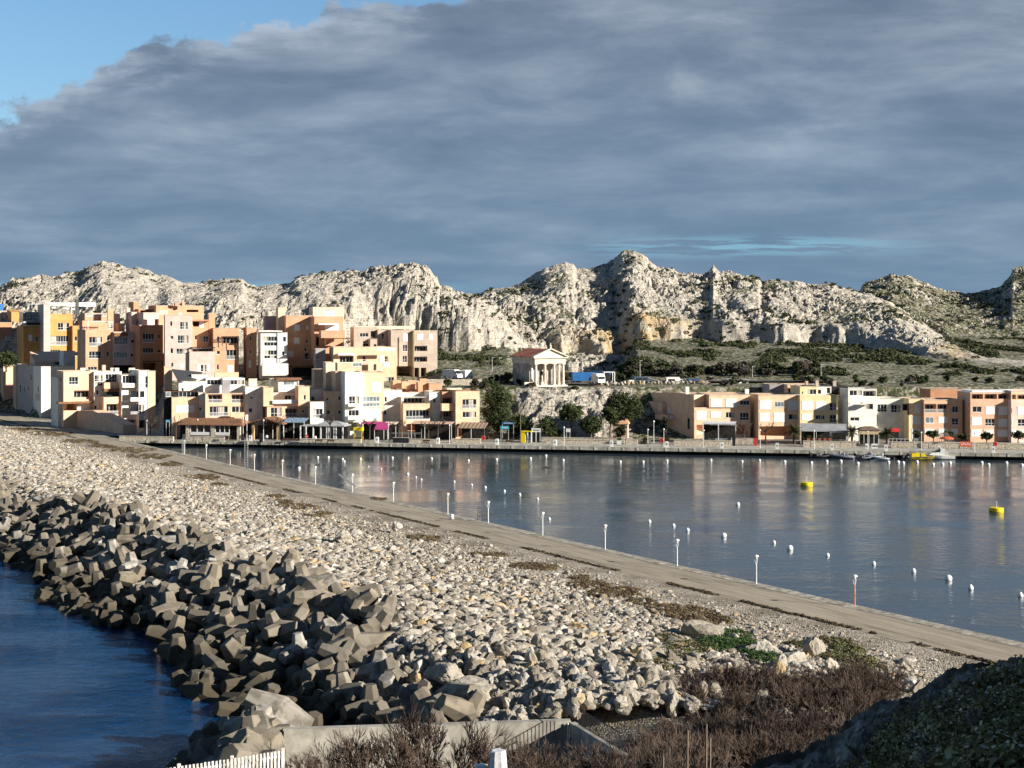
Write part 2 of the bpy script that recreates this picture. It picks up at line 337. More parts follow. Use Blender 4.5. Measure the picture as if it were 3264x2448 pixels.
def land(px, Y):
    """height of the far land, with its rock relief; px is the bearing"""
    X = (px - CX) / F * Y
    bl = np.interp(Y, [325, 333, 342, 350, 372, 400, 480, 700, 1500], [1.5, 1.5, 2.0, 8.6, 9.0, 13, 21, 24, 0])
    br = np.interp(Y, [325, 336, 344, 352, 380, 520, 700, 1500], [1.5, 1.5, 3.5, 12.8, 13.9, 23.0, 25, 0])
    k = np.clip((px - 1330) / 90, 0, 1); k = k * k * (3 - 2 * k)
    fl = np.clip((535 - px) / 30, 0, 1); bl = bl * (1 - fl) + np.interp(Y, [325, 394, 403, 440, 480, 700, 1500], [1.5, 1.5, 8.6, 10, 17, 24, 0]) * fl; f3 = np.clip((262 - px) / 14, 0, 1); bl = bl * (1 - f3) + np.interp(Y, [325, 412, 424, 452, 480, 700, 1500], [1.5, 1.5, 8.6, 11, 17, 24, 0]) * f3; f2 = np.clip((125 - px) / 30, 0, 1); bl = bl * (1 - f2) + np.interp(Y, [325, 452, 480, 700, 1500], [1.5, 1.5, 15, 24, 0]) * f2; base = bl * (1 - k) + br * k
    # rock knoll under the temple: its face comes forward
    kn = np.clip(1 - np.abs(px - 1825 + 22 * fbm(px / 60., Y / 8., 0, 3, 44)) / 205, 0, 1); kn = np.minimum(kn * 3.2, 1); kn = kn * kn * (3 - 2 * kn)
    fr = 337.5 + 2.4 * fbm(px / 48., Y / 3., 0, 4, 40) + .008 * np.abs(px - 1800); face = 1.5 + np.clip((Y - fr) / 13, 0, 1) ** .85 * 11.3 + 1.5 * fbm(px / 26., Y / 1.1, 0, 4, 48) * np.clip((Y - fr) / 2, 0, 1) * np.clip((353 - Y) / 3, 0, 1)
    base = np.where(kn > 0, np.maximum(base * (1 - kn) + face * kn, base * (1 - kn) + 1.5 * kn), base)
    rz = np.clip((Y - 385) / 40, 0, 1)
    base = base + rz * 1.1 * fbm(X / 16, Y / 20, 0, 4, 2)
    base = np.where((Uinv(X, Y)[0] < 0) & (Y < 466), -1.5, base)
    out = base; rock = np.zeros_like(base)
    warpx = X + 4 * vn(X / 30, Y / 30, 0, 77)
    sp = 15 * fbm(warpx / 42, Y / 90, 0, 3, 11, ridged=True) + 5.5 * fbm(warpx / 12, Y / 26, 0, 3, 31, ridged=True)
    f1, fe, cid = cell(warpx / 8.5 + .25 * vn(X / 5, Y / 5, 0, 5), Y / 11, 3); g1, ge, gid = cell(warpx / 3.2, Y / 4.4, 13)
    rug = np.clip(.75 + 1.1 * fbm(X / 38, Y / 45, 0, 3, 120), .42, 1.2)
    for (sx, sy), Yc, Yf, s0, kk in ((SA, np.interp(px, [0, 700, 1700], [565, 545, 525]) + 14 * np.sin(px / 300.), np.interp(px, [-900, 500, 700, 1250, 1700], [466, 460, 440, 476, 480]), .52, 1.), (SB, np.interp(px, [1200, 2000, 2700, 3264, 5000], [610, 640, 610, 500, 480]), np.interp(px, [1300, 1780, 2250, 2600, 3264], [500, 512, 520, 500, 405]), .40, 2.), (SC, 800 + 0 * px, 560 + 0 * px, .3, 3.)):
        zc = CH - (np.interp(px, sx, sy) - HZ) / F * Yc
        Ye = Y + sp * np.clip((Yc - Y) / 30, 0, 1) - 6 * np.clip((Yc - Y) / 30, 0, 1)
        q = (Ye - Yf) / (Yc - Yf); qc = np.clip(q, 0, 1)
        pr = np.interp(qc, [0, .07, .2, .45, .8, 1], [0, s0 * .6, s0, s0 + (1 - s0) * .45, .9, 1])
        zr = base + (zc - base) * pr
        back = np.clip((Y - Yc), 0, None); zr = np.where(Y > Yc, zc - back * .4, zr)
        amp = np.clip(q * 9, 0, 1) * np.clip((zc - base) / 8, 0, 1)
        zr = zr + amp * rug * ((cid - .5) * 2.1 * np.clip(fe * 4, 0, 1) + (gid - .5) * 1.0 * np.clip(ge * 5, 0, 1) - .9 * (fe < .06) + 1.3 * fbm(X / 5, Y / 7, 0, 3, 6) + 1.0 * fbm(X / 1.9, Y / 2.3, 0, 2, 16, ridged=True) - .8)
        hit = (zr > out) & (q > 0) & (zc > base + 1); rock = np.where(hit, kk, rock); out = np.where(hit, zr, out)
    return out, rock, X
cols = np.concatenate([np.linspace(-1400, -60, 60, endpoint=False), np.linspace(-60, 3330, 1060), np.linspace(3335, 5200, 70)])
rows = np.concatenate([np.linspace(331, 336, 3), np.linspace(337, 352, 34), np.linspace(353, 398, 40), np.linspace(399, 650, 330), np.linspace(652, 830, 110), np.linspace(840, 1500, 25)])
gp, gY = np.meshgrid(cols, rows); H, RK, GX = land(gp, gY)
V = np.stack([GX, gY, H], -1).reshape(-1, 3)
dzy = np.gradient(H, axis=0) / np.gradient(gY, axis=0); dzx = np.gradient(H, axis=1) / np.gradient(GX, axis=1)
slope = np.sqrt(dzx**2 + dzy**2)
kn = (np.abs(gp - 1830) < 185) & (gY < 352)
rockv = np.where(RK > 0, 1., 0.)
vegn = fbm(GX / 18, gY / 26, 0, 4, 50)
hi = np.clip((gp - 1350) / 500, 0, 1)                         # the right-hand hills carry more scrub
veg = np.clip((1.0 - slope) * .9 + vegn * 1.5 - .80 + .40 * hi + .9 * (RK == 3) , 0, 1) * rockv + (1 - rockv) * .85
veg = np.where(kn, .1, veg); veg = np.where((gp < 530) & (gY < 400), .15, veg)
warm = np.where(RK == 2, np.clip(1.2 - np.abs(gp - 2010) / 240, 0, 1) * np.clip((536 - gY) / 10, 0, 1), 0) + np.where(RK == 2, np.clip(1 - np.abs(gp - 3010) / 150, 0, 1), 0) * .8 * (H < 22)
rugv = np.clip(.75 + 1.1 * fbm(GX / 38, gY / 45, 0, 3, 120), .42, 1.2)
def hill_mat():
    m = bpy.data.materials.new('limestone_and_scrub'); m.use_nodes = True; t = NT(m.node_tree); b = m.node_tree.nodes['Principled BSDF']
    tcn = t.n('ShaderNodeTexCoord').outputs['Object']; b.inputs['Roughness'].default_value = .95; b.inputs['Specular IOR Level'].default_value = .1
    vg = t.n('ShaderNodeAttribute', attribute_name='veg').outputs['Fac']; wm_ = t.n('ShaderNodeAttribute', attribute_name='warm').outputs['Fac']
    n = t.noise(t.scl(tcn, (.35, .3, .5)), 1., 6, .68); fine = t.noise(t.scl(tcn, (1.1, .8, 1.4)), 1., 5, .7)
    rock = t.ramp(n, [(.28, (.25, .225, .19)), (.42, (.39, .355, .30)), (.56, (.50, .465, .40)), (.75, (.60, .57, .50))])
    rock = t.mix(t.m('MULTIPLY', wm_, t.rng(t.noise(tcn, .14, 5, .65), .36, .56)), rock, (.50, .36, .19))
    spots = t.rng(fine, .52, .59); dip = t.n('ShaderNodeTexWave', bands_direction='Z'); t.put(dip.inputs['Vector'], t.scl(tcn, (.12, .05, .30))); dip.inputs['Scale'].default_value = 1.6; dip.inputs['Distortion'].default_value = 9; dip.inputs['Detail'].default_value = 4
    rock = t.mix(t.rng(dip.outputs['Fac'], .0, .22, .5, 0.), rock, (.20, .18, .15))
    rock = t.mix(t.m('MULTIPLY', t.m('MULTIPLY', spots, .72), t.n('ShaderNodeAttribute', attribute_name='rug').outputs['Fac'], clamp=True), rock, (.075, .072, .05))
    sc = t.ramp(t.noise(t.scl(tcn, (.3, .3, .3)), 1., 5, .6), [(.3, (.030, .036, .014)), (.48, (.078, .090, .038)), (.62, (.19, .165, .11))])
    st = t.rng(t.noise(t.scl(tcn, (.9, .5, 1.)), 1., 4, .65), .48, .60); sc = t.mix(st, sc, (.36, .335, .28))
    f = t.rng(t.m('ADD', vg, t.m('MULTIPLY', t.m('SUBTRACT', fine, .5), 1.4)), .34, .62)
    t.put(b.inputs['Base Color'], t.mix(f, rock, sc))
    bp = t.n('ShaderNodeBump'); bp.inputs['Distance'].default_value = .8; t.put(bp.inputs['Height'], t.noise(t.scl(tcn, (.8, .6, .5)), 1., 7, .72)); t.put(b.inputs['Normal'], bp.outputs[0])
    return m
HILLM = hill_mat()
tag(mk('hills', V, gridF(*gp.shape), HILLM, attrs={'veg': veg, 'warm': warm, 'rug': rugv}), kind='structure')
def landz(X, Y):
    X = np.atleast_1d(np.asarray(X, float)); Y = np.atleast_1d(np.asarray(Y, float)) + 0 * X; return land(CX + X / Y * F, Y)[0]

# scrub on plateau and hills: clumps of small leaf faces
def leafcloud(C, Rr, n, size, rng, squash=.7, up=0.3):
    """C (k,3) clump centres, Rr (k,) radii, n faces each -> verts, quads, shade"""
    k = len(C); d = rng.normal(size=(k, n, 3)); d /= np.linalg.norm(d, axis=2, keepdims=True)
    r = rng.uniform(.45, 1.05, (k, n, 1)) ; p = C[:, None, :] + d * r * np.asarray(Rr)[:, None, None] * np.array([1, 1, squash])
    nr = d + rng.normal(size=d.shape) * .8 + np.array([0, 0, up]); nr /= np.linalg.norm(nr, axis=2, keepdims=True)
    t = np.cross(nr, rng.normal(size=d.shape)); t /= np.linalg.norm(t, axis=2, keepdims=True); bb = np.cross(nr, t)
    s = (size if np.ndim(size) else np.full(k, size))[:, None, None] * rng.uniform(.6, 1.3, (k, n, 1))
    V = np.stack([p - t * s - bb * s * .6, p + t * s - bb * s * .6, p + t * s * .7 + bb * s * .7, p - t * s * .7 + bb * s * .7], 2).reshape(-1, 3)
    sh = np.repeat(np.clip(rng.uniform(0, 1, (k, 1)) * .6 + rng.uniform(0, .5, (k, n)), 0, 1).ravel(), 4)
    return V, np.arange(len(V)).reshape(-1, 4), sh
rg = np.random.default_rng(3)
def scrub(name, n, px0, px1, Y0, Y1, thr, rad, m, seed, rocky, asp=(9, 20)):
    p = rg.uniform(px0, px1, n * 6); Yv = 1 / rg.uniform(1 / Y1, 1 / Y0, n * 6) if rocky < 2 else rg.uniform(Y0, Y1, n * 6)
    X = (p - CX) / F * Yv; dn = fbm(X / asp[0], Yv / asp[1], 0, 4, seed); z, rk, _ = land(p, Yv)
    ok = (dn > thr) & ((rk == 0) if rocky == 0 else (rk > 0)); ok &= ~((np.abs(p - 1740) < 130) & (Yv < 372)) & (Yv > 352)
    idx = np.where(ok)[0][:n]; C = np.stack([X[idx], Yv[idx], z[idx] + .3], -1); r = rg.uniform(*rad, len(idx))
    V, Fc, sh = leafcloud(C, r, 34, r * .26, rg, .55); tag(mk(name, V, Fc, m, attrs={'shade': sh}), 'low dark green scrub growing in clumps ' + ('over the flat ground behind the temple' if rocky == 0 else 'on the craggy left-hand hill above the houses' if px1 < 2000 else 'in the hollows of the central and right-hand hills'), 'scrub', kind='stuff')
scrub('scrub', 3800, 1300, 3400, 388, 530, .10, (.5, 1.4), SCRUB, 60, 0)
scrub('scrub', 1500, 1400, 3400, 400, 760, .12, (.4, 1.4), SCRUB, 70, 2, (14, 18))
scrub('scrub', 420, -60, 1400, 430, 620, .30, (.4, 1.1), SCRUB, 71, 2, (10, 14))
# ------------------------------------------------------------------ concrete armour blocks
import bmesh
def hull_mesh(name, pieces, m):
    bm = bmesh.new()
    for pts in pieces:
        b2 = bmesh.new(); vs = [b2.verts.new(p) for p in pts]; r = bmesh.ops.convex_hull(b2, input=vs)
        for g in set(r['geom_interior']) | set(r['geom_unused']):
            if isinstance(g, bmesh.types.BMVert) and g.is_valid: b2.verts.remove(g)
        bmesh.ops.dissolve_limit(b2, angle_limit=R(4), verts=b2.verts, edges=b2.edges)
        bmesh.ops.bevel(b2, geom=list(b2.edges), offset=.035, segments=1, affect='EDGES', profile=.5)
        tm = bpy.data.meshes.new('t'); b2.to_mesh(tm); b2.free(); bm.from_mesh(tm); bpy.data.meshes.remove(tm)
    me = bpy.data.meshes.new(name); bmesh.ops.triangulate(bm, faces=bm.faces); bm.to_mesh(me); bm.free(); me.materials.append(m); return me
def ring(c, ax, r, n, ph=0., sq=1.):
    ax = Vector(ax).normalized(); a = ax.cross(Vector((.31, .77, .55))).normalized(); b = ax.cross(a)
    return [Vector(c) + a * math.cos(ph + 2*math.pi*k/n) * r + b * math.sin(ph + 2*math.pi*k/n) * r * sq for k in range(n)]
TET = [Vector(p).normalized() for p in ((1, 1, 1), (-1, -1, 1), (-1, 1, -1), (1, -1, -1))]
def block_mat():
    m = bpy.data.materials.new('armour_concrete'); m.use_nodes = True; t = NT(m.node_tree); b = m.node_tree.nodes['Principled BSDF']
    b.inputs['Roughness'].default_value = .9; b.inputs['Specular IOR Level'].default_value = .15
    tcn = t.n('ShaderNodeTexCoord').outputs['Object']; rn = t.n('ShaderNodeObjectInfo').outputs['Random']; at = t.n('ShaderNodeAttribute', attribute_name='shade').outputs['Fac']
    r2 = t.m('FRACT', t.m('ADD', rn, at))
    c = t.ramp(r2, [(0, (.12, .105, .085)), (.45, (.19, .17, .14)), (.75, (.24, .205, .155)), (.9, (.31, .29, .255)), (1, (.40, .385, .35))])
    n = t.noise(tcn, 1.1, 6, .65); c = t.mix(t.rng(n, .42, .62, 0., .7), c, (.12, .105, .08)); c = t.mix(t.rng(t.noise(tcn, 9, 5, .7), .58, .75, 0, .35), c, (.42, .41, .38))
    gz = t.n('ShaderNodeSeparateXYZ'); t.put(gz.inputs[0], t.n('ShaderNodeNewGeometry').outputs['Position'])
    algae_shade = t.rng(t.m('ADD', gz.outputs[2], t.m('MULTIPLY', n, 1.6)), 1.6, 4.2, 1., 0.); c = t.mix(t.m('MULTIPLY', algae_shade, .85), c, (.052, .043, .027))  # algae stain near the water, carried higher as painted shade on the seaward side
    t.put(b.inputs['Base Color'], c); bp = t.n('ShaderNodeBump'); bp.inputs['Distance'].default_value = .025; t.put(bp.inputs['Height'], t.noise(tcn, 4, 8, .75)); t.put(b.inputs['Normal'], bp.outputs[0]); return m
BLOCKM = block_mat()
def tetra(name, L, r0, r1, n=6):
    return hull_mesh(name, [ring((0, 0, 0), a, r0, n) + ring(a * L, a, r1, n) for a in TET], BLOCKM)
def anvil(name, L, wd, cross):
    ps = [ring((-L, 0, 0), (1, 0, 0), wd * .62, 6) + ring((0, 0, .1), (1, 0, 0), wd * 1.05, 6, sq=1.) + ring((L, 0, 0), (1, 0, 0), wd * .62, 6)]
    ps.append([Vector(p) + Vector((0, 0, -.2)) for p in ring((0, -L * .8, 0), (0, 1, 0), wd * .55, 6) + ring((0, 0, 0), (0, 1, 0), wd * .95, 6) + ring((0, L * .8, 0), (0, 1, 0), wd * .55, 6)])
    if cross: ps.append(ring((0, 0, 0), (0, 0, 1), wd * .9, 5) + ring((0, 0, L * .75), (0, 0, 1), wd * .5, 5))
    return hull_mesh(name, ps, BLOCKM)
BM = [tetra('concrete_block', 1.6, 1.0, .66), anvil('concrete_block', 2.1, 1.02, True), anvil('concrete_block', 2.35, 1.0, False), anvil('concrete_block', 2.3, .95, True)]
def block_area(xp, yp):
    X, Y, _ = U(xp, yp); lim = 86.8 if X > -16 else (84.0 if X > -18 else 74.)
    if Y < lim + 1.2: return False
    return True
spots = []; EY = [130, 140, 162, 225, 282, 560]; EX = [-55, -54, -46.5, -45.5, -50, -50]
rb = random.Random(5)
for row in range(215):
    yp = 108 + row * 2.25
    for cix in range(10):
        for lay in (0, 1):
            xp = -62.5 + cix * 2.3 + rb.uniform(-.9, .9) + (1.2 if row % 2 else 0); y2 = yp + rb.uniform(-.9, .9) + lay * 1.2
            edge = float(np.interp(y2, EY, EX)) + 1.2 * math.sin(y2 / 9.) + 1.1 * math.sin(y2 / 3.7 + 1)
            if xp > edge or not block_area(xp, y2) or (lay and rb.random() < .45): continue
            if xp < -60.5 + 1.6 * math.sin(y2 / 7): continue
            z = float(zg(xp)) - .25 + (0 if lay == 0 else 1.0) + rb.uniform(-.35, .35)
            if xp < -60: z = rb.uniform(-.6, .1)
            X, Y, _ = U(xp, y2)
            kk = rb.choice((0, 1, 2, 3, 1, 2, 3)); fl = kk != 0 and (rb.random() < .92 or xp > edge - 6)
            spots.append((Y, X, z, kk, (rb.choice((0, 3.14, 1.57)) + rb.uniform(-.5, .5)) if fl else rb.uniform(0, 6.28), rb.uniform(-.55, .55) if fl else rb.uniform(0, 6.28), rb.uniform(0, 6.28), rb.uniform(.78, 1.04)))
for _ in range(70):
    X, Y = rb.uniform(-20.5, -14.5), rb.uniform(72, 92)
    if Y > 88 + (X + 14.5) * .3 and X > -15: continue
    spots.append((Y, X, min(3.4, -.9 + (X + 21) * .62) + rb.uniform(-.3, .5), rb.choice((1, 2, 3, 0)), rb.uniform(-.5, .5), rb.uniform(-.5, .5), rb.uniform(0, 6.28), rb.uniform(.9, 1.1)))
spots.sort()
def frame_ok(X, Y, z): px = CX + X / Y * F; py = HZ + (CH - z) / Y * F; return -60 < px < 3330 and py < 2500
vis = [s for s in spots if frame_ok(s[1], s[0], s[2])]
near = vis[:300]; rest = vis[300:]
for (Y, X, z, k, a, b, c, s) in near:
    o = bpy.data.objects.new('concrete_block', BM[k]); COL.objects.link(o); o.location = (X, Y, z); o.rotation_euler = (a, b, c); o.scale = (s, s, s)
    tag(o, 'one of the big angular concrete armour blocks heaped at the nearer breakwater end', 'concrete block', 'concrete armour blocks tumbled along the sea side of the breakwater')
def mesh_np(me):
    V = np.empty(len(me.vertices) * 3, np.float32); me.vertices.foreach_get('co', V); Fv = np.empty(len(me.polygons) * 3, np.int32); me.loops.foreach_get('vertex_index', Fv); return V.reshape(-1, 3), Fv.reshape(-1, 3)
BN = [mesh_np(m) for m in BM]
from mathutils import Euler
VV = []; FF = []; SH = []; off = 0
for (Y, X, z, k, a, b, c, s) in rest:
    V, f = BN[k]; Rm = np.array(Euler((a, b, c)).to_matrix()) * s; VV.append(V @ Rm.T + (X, Y, z)); FF.append(f + off); SH.append(np.full(len(V), rb.random())); off += len(V)
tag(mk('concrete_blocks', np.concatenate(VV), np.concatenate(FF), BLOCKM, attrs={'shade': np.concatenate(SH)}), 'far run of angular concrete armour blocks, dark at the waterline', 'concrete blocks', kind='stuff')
# ------------------------------------------------------------------ white rubble
def rock_mat():
    m = bpy.data.materials.new('white_limestone'); m.use_nodes = True; t = NT(m.node_tree); b = m.node_tree.nodes['Principled BSDF']
    b.inputs['Roughness'].default_value = .93; b.inputs['Specular IOR Level'].default_value = .12
    tcn = t.n('ShaderNodeTexCoord').outputs['Object']; rn = t.n('ShaderNodeObjectInfo').outputs['Random']; at = t.n('ShaderNodeAttribute', attribute_name='shade').outputs['Fac']
    r2 = t.m('FRACT', t.m('ADD', rn, at)); c = t.ramp(r2, [(0, (.20, .175, .14)), (.35, (.34, .305, .25)), (.75, (.44, .405, .345)), (.93, (.52, .49, .44)), (.97, (.45, .33, .18))])
    n = t.noise(tcn, 3.2, 7, .7); c = t.mix(t.rng(n, .50, .66, 0., .6), c, (.22, .20, .17)); c = t.mix(t.rng(t.noise(tcn, .9, 4, .6), .6, .72, 0., .45), c, (.45, .29, .13))
    t.put(b.inputs['Base Color'], c); bp = t.n('ShaderNodeBump'); bp.inputs['Distance'].default_value = .16; t.put(bp.inputs['Height'], t.noise(tcn, 2.6, 8, .72)); t.put(b.inputs['Normal'], bp.outputs[0]); return m
ROCKM = rock_mat()
def ico(sub):
    bm = bmesh.new(); bmesh.ops.create_icosphere(bm, subdivisions=sub, radius=1.); me = bpy.data.meshes.new('t'); bm.to_mesh(me); bm.free(); r = mesh_np(me); bpy.data.meshes.remove(me); return r
def facet(V, rng, k=9, jag=0.):
    V = V / np.linalg.norm(V, axis=1, keepdims=True); N = rng.normal(size=(k, 3)); N /= np.linalg.norm(N, axis=1, keepdims=True); D = rng.uniform(.55, 1., k)
    dd = V @ N.T; r = np.where(dd > .12, D / np.maximum(dd, .12), 9).min(1); r = np.minimum(r, 1.25)
    if jag: r = r * (1 + jag * fbm(V[:, 0] * 2.2 + k, V[:, 1] * 2.2, V[:, 2] * 2.2 + rng.uniform(0, 90), 4, 5))
    return V * r[:, None] * rng.uniform(.7, 1.2, 3)
I1, I2, I4 = ico(1), ico(2), ico(4)
rr = np.random.default_rng(11)
RKL = [(facet(I1[0], rr, 8), I1[1]) for _ in range(14)]; RKH = [(facet(I2[0], rr, 10, .22), I2[1]) for _ in range(12)]; I3 = ico(3)
N = 150000
yp = 104 + (rr.uniform(0, 1, N) ** 1.35) * 430; xp = rr.uniform(-57, -9.0, N)
tt = np.clip((xp + 47) / 38, 0, 1)
sz = np.interp(tt, [0, .2, .5, .8, 1], [.38, .28, .17, .10, .07]) * np.exp(rr.normal(size=N) * .52); sz *= np.where(rr.random(N) < .012, 1.7, 1)
sz = np.clip(sz, .07, .56)
prob = np.clip((.27 / sz) ** 1.15, 0, 1) * np.interp(tt, [0, .7, .88, 1], [1, 1, .55, .12])
X, Y, _ = U(xp, yp)
edge = np.interp(yp, EY, EX) + 1.2 * np.sin(yp / 9.) + 1.1 * np.sin(yp / 3.7 + 1)
keep = (rr.random(N) < prob) & (xp > edge - .6) & (Y > 88.4) & (X > -60 + 0 * X) if False else (rr.random(N) < prob) & (xp > edge - .6) & (Y > 88.6)
thick = (X > 11.0) & (Y < 101) & (xp > -40); keep &= ~thick | (rr.random(N) < .2)
pxv = CX + X / Y * F; pyv = HZ + (CH - 2) / Y * F; keep &= (pxv > -60) & (pyv < 2480)
xp, yp, sz, X, Y = [a[keep] for a in (xp, yp, sz, X, Y)]; Z = zg(xp) + sz * .25
def rots(n):
    q = rr.normal(size=(n, 4)); q /= np.linalg.norm(q, axis=1, keepdims=True); w_, x, y, z = q.T
    return np.stack([1-2*(y*y+z*z), 2*(x*y-z*w_), 2*(x*z+y*w_), 2*(x*y+z*w_), 1-2*(x*x+z*z), 2*(y*z-x*w_), 2*(x*z-y*w_), 2*(y*z+x*w_), 1-2*(x*x+y*y)], -1).reshape(n, 3, 3)
app = sz / Y; order = np.argsort(-app); big = order[:300]; rest = order[300:]
RME = []
for V, f in [(facet(I3[0], rr, 11, .26), I3[1]) for _ in range(12)]:
    me = bpy.data.meshes.new('rock'); me.from_pydata(V.tolist(), [], f.tolist()); me.materials.append(ROCKM); RME.append(me)
for i in big:
    o = bpy.data.objects.new('rock', RME[int(rr.integers(12))]); COL.objects.link(o); o.location = (X[i], Y[i], Z[i]); o.rotation_euler = tuple(rr.uniform(0, 6.28, 3)); s = float(sz[i]) * 1.1; o.scale = (s * 1.1, s, s * .85)
    tag(o, 'one of the larger pale limestone rocks between the concrete blocks and the track', 'rock', 'pale limestone rocks on the breakwater')
VV = []; FF = []; SH = []; off = 0
for lv, sel in ((RKH, rest[:2600]), (RKL, rest[2600:])):
    kk = rr.integers(0, len(lv), len(sel)); RM = rots(len(sel))
    for j in range(len(lv)):
        s_ = sel[kk == j]; V, f = lv[j]
        if not len(s_): continue
        P_ = np.einsum('nij,vj->nvi', RM[kk == j], V) * (sz[s_][:, None, None] * np.array([1.12, 1.12, .72])) + np.stack([X[s_], Y[s_], Z[s_]], -1)[:, None, :]
        VV.append(P_.reshape(-1, 3)); FF.append((f[None] + (np.arange(len(s_)) * len(V))[:, None, None] + off).reshape(-1, 3)); SH.append(np.repeat(rr.random(len(s_)), len(V))); off += len(s_) * len(V)
print('rocks', len(sz), 'faces', sum(len(f) for f in FF))
tag(mk('rubble', np.concatenate(VV), np.concatenate(FF), ROCKM, attrs={'shade': np.concatenate(SH)}), 'small pale limestone rubble spread over the whole top of the breakwater', 'rubble', kind='stuff')
def boulder(px, py, w_, h_, z, seed, label, squash=.8):
    r2 = np.random.default_rng(seed); V = facet(I4[0], r2, 11, .30); f = I4[1]; p = P(px, py, z); V = V / np.abs(V).max(0); w_ *= 1.3; h_ *= 1.3; s = w_ / 2 / F * p.y
    V = V * np.array([s, s * .9, h_ / 2 / F * p.y * 1.05]); V[:, 2] += h_ / 2 / F * p.y * .8
    o = mk('boulder', V, f, ROCKM, attrs={'shade': np.full(len(V), .8)}); o.location = p; tag(o, label, 'boulder', 'large boulders beside the causeway'); return o
boulder(2236, 2062, 118, 78, 1.6, 1, 'biggest pale boulder with rust-coloured patch, left of the others by the track')
boulder(2215, 2068, 60, 40, 1.6, 8, 'small grey-brown boulder tucked under the biggest rust-patched boulder')
boulder(2432, 2118, 100, 76, 1.6, 2, 'jagged cream boulder with an orange hollow, right of the green weeds')
boulder(2512, 2142, 96, 60, 1.6, 3, 'low grey-white boulder standing behind the bare brown bushes')
boulder(2592, 2112, 64, 74, 1.6, 4, 'upright rounded boulder with bare twigs in front, nearest the track')
boulder(2536, 2082, 30, 22, 1.6, 5, 'small square grey stone between the low boulder and the upright boulder')
boulder(1262, 1690, 36, 26, 2.2, 6, 'pale boulder standing up from the rubble left of the track, halfway along')
boulder(1092, 1742, 50, 44, 2.6, 7, 'pale round boulder in the rubble above the middle of the concrete blocks')
boulder(1500, 2225, 110, 50, 3.2, 9, 'long orange-stained rock lying at the edge of the rubble above the wall')
boulder(1430, 2190, 120, 66, 3.6, 10, 'big white rock at the edge of the concrete blocks near the wall')
# ------------------------------------------------------------------ weeds beside the track
def patch(name, label, blobs, m, seed, h=.35, nl=60, size=.10, cat='low plants'):
    r2 = np.random.default_rng(seed); C = []; RR = []
    for (px, py, w_, dpy) in blobs:
        for _ in range(int(max(8, w_ * .40))):
            a, d = r2.uniform(0, 6.28), math.sqrt(r2.uniform(0, 1)); p = P(px + math.cos(a) * d * w_ / 2, py + math.sin(a) * d * dpy / 2, 1.7)
            k, _y = Uinv(p.x, p.y); C.append((p.x, p.y, float(zg(k)) + h * .35)); RR.append(r2.uniform(.35, .75))
    V, f, sh = leafcloud(np.array(C), np.array(RR), nl, size, r2, h * 1.3, .8); o = mk(name, V, f, m, attrs={'shade': sh}); tag(o, label, cat, kind='stuff'); return o
WEEDG = mat('olive_green_weeds', (.10, .115, .045), .9, .3, .8, attr='shade', col2=(.10, .07, .04))
WEED = mat('olive_brown_weeds', (.135, .115, .06), .9, .3, .8, attr='shade', col2=(.09, .05, .03))
patch('weeds', 'low dark weeds in scattered mats on the gravel strip beside the causeway track',
      [(645,1520,110,20),(950,1618,130,26),(905,1600,60,14),(1030,1640,60,10),(1350,1718,105,24),(1560,1770,110,14),(1700,1808,150,26),(1880,1872,130,34),(1850,1845,60,16),(1960,1900,150,26),(1905,1915,70,14),(2060,1930,110,26),(2170,1960,200,60),(2250,1985,160,50),(2000,1880,60,12),(700,1545,50,10),(880,1580,60,8),(1210,1587,44,10),(150,1380,170,16),(260,1405,120,12),(60,1368,120,9),(420,1432,170,16),(470,1452,150,14),(330,1420,90,10),(540,1478,70,10),(1000,1655,60,7),(2105,1960,90,20)], WEED, 1, .30, 90, .07)
patch('weeds', 'bright green weeds growing between the biggest boulder and the jagged cream boulder', [(2330,2060,120,70),(2390,2100,90,60),(2290,2095,120,50),(2440,2140,110,40)], GREENF, 2, .45, 110, .07)
patch('weeds', 'olive green weeds around the upright boulder and along the gravel towards the track', [(2650,2050,130,34),(2700,2075,90,30),(2560,2070,90,20),(2660,2110,90,30),(2730,2120,120,34),(2760,2150,120,26),(2200,2120,160,50),(2130,2170,150,40),(2080,2215,140,40),(2000,2300,120,50),(2120,2090,80,30)], WEEDG, 3, .38, 100, .07)
# grass line along the track edge
r2 = np.random.default_rng(9); q = r2.uniform(75, 520, 5000); e = -7.6 + r2.normal(size=5000) * .16; Xg, Yg, _ = U(e, q)
dn = fbm(q / 7., q * 0, 0, 3, 5) > -.12; V, f, sh = leafcloud(np.stack([Xg, Yg, Xg * 0 + 1.5], -1)[dn], np.full(dn.sum(), .22), 14, .09, r2, .5, 1.)
tag(mk('grass', V, f, DRY, attrs={'shade': sh}), 'thin dark line of dry grass along the left edge of the causeway track', 'grass', kind='stuff')
# ------------------------------------------------------------------ near hillside
XC = np.concatenate([np.linspace(-2600, 1000, 50, endpoint=False), np.linspace(1000, 2250, 110, endpoint=False), np.linspace(2250, 3400, 560), np.linspace(3420, 7000, 80)]); YR = np.concatenate([np.linspace(.8, 18, 30), np.linspace(18.5, 46, 230), np.linspace(46.5, 60, 30), np.linspace(61, 128, 90)])
_sx, _sy = px2([(-9999, 2700), (2150, 2560), (2330, 2470), (2420, 2432), (2560, 2400), (2640, 2345), (2700, 2292), (2800, 2228), (2900, 2185), (2960, 2150), (3060, 2100), (3130, 2072), (3264, 2058), (3500, 2020), (4200, 1900), (9999, 1800)])
SILx = np.concatenate([[-9999, 2150], np.arange(2300, 3500, 6.), [4200, 9999]]); SILy = np.interp(SILx, _sx, _sy); SILy[2:-2] += 13 * fbm(SILx[2:-2] / 70, SILx[2:-2] * 0, 0, 4, 91)
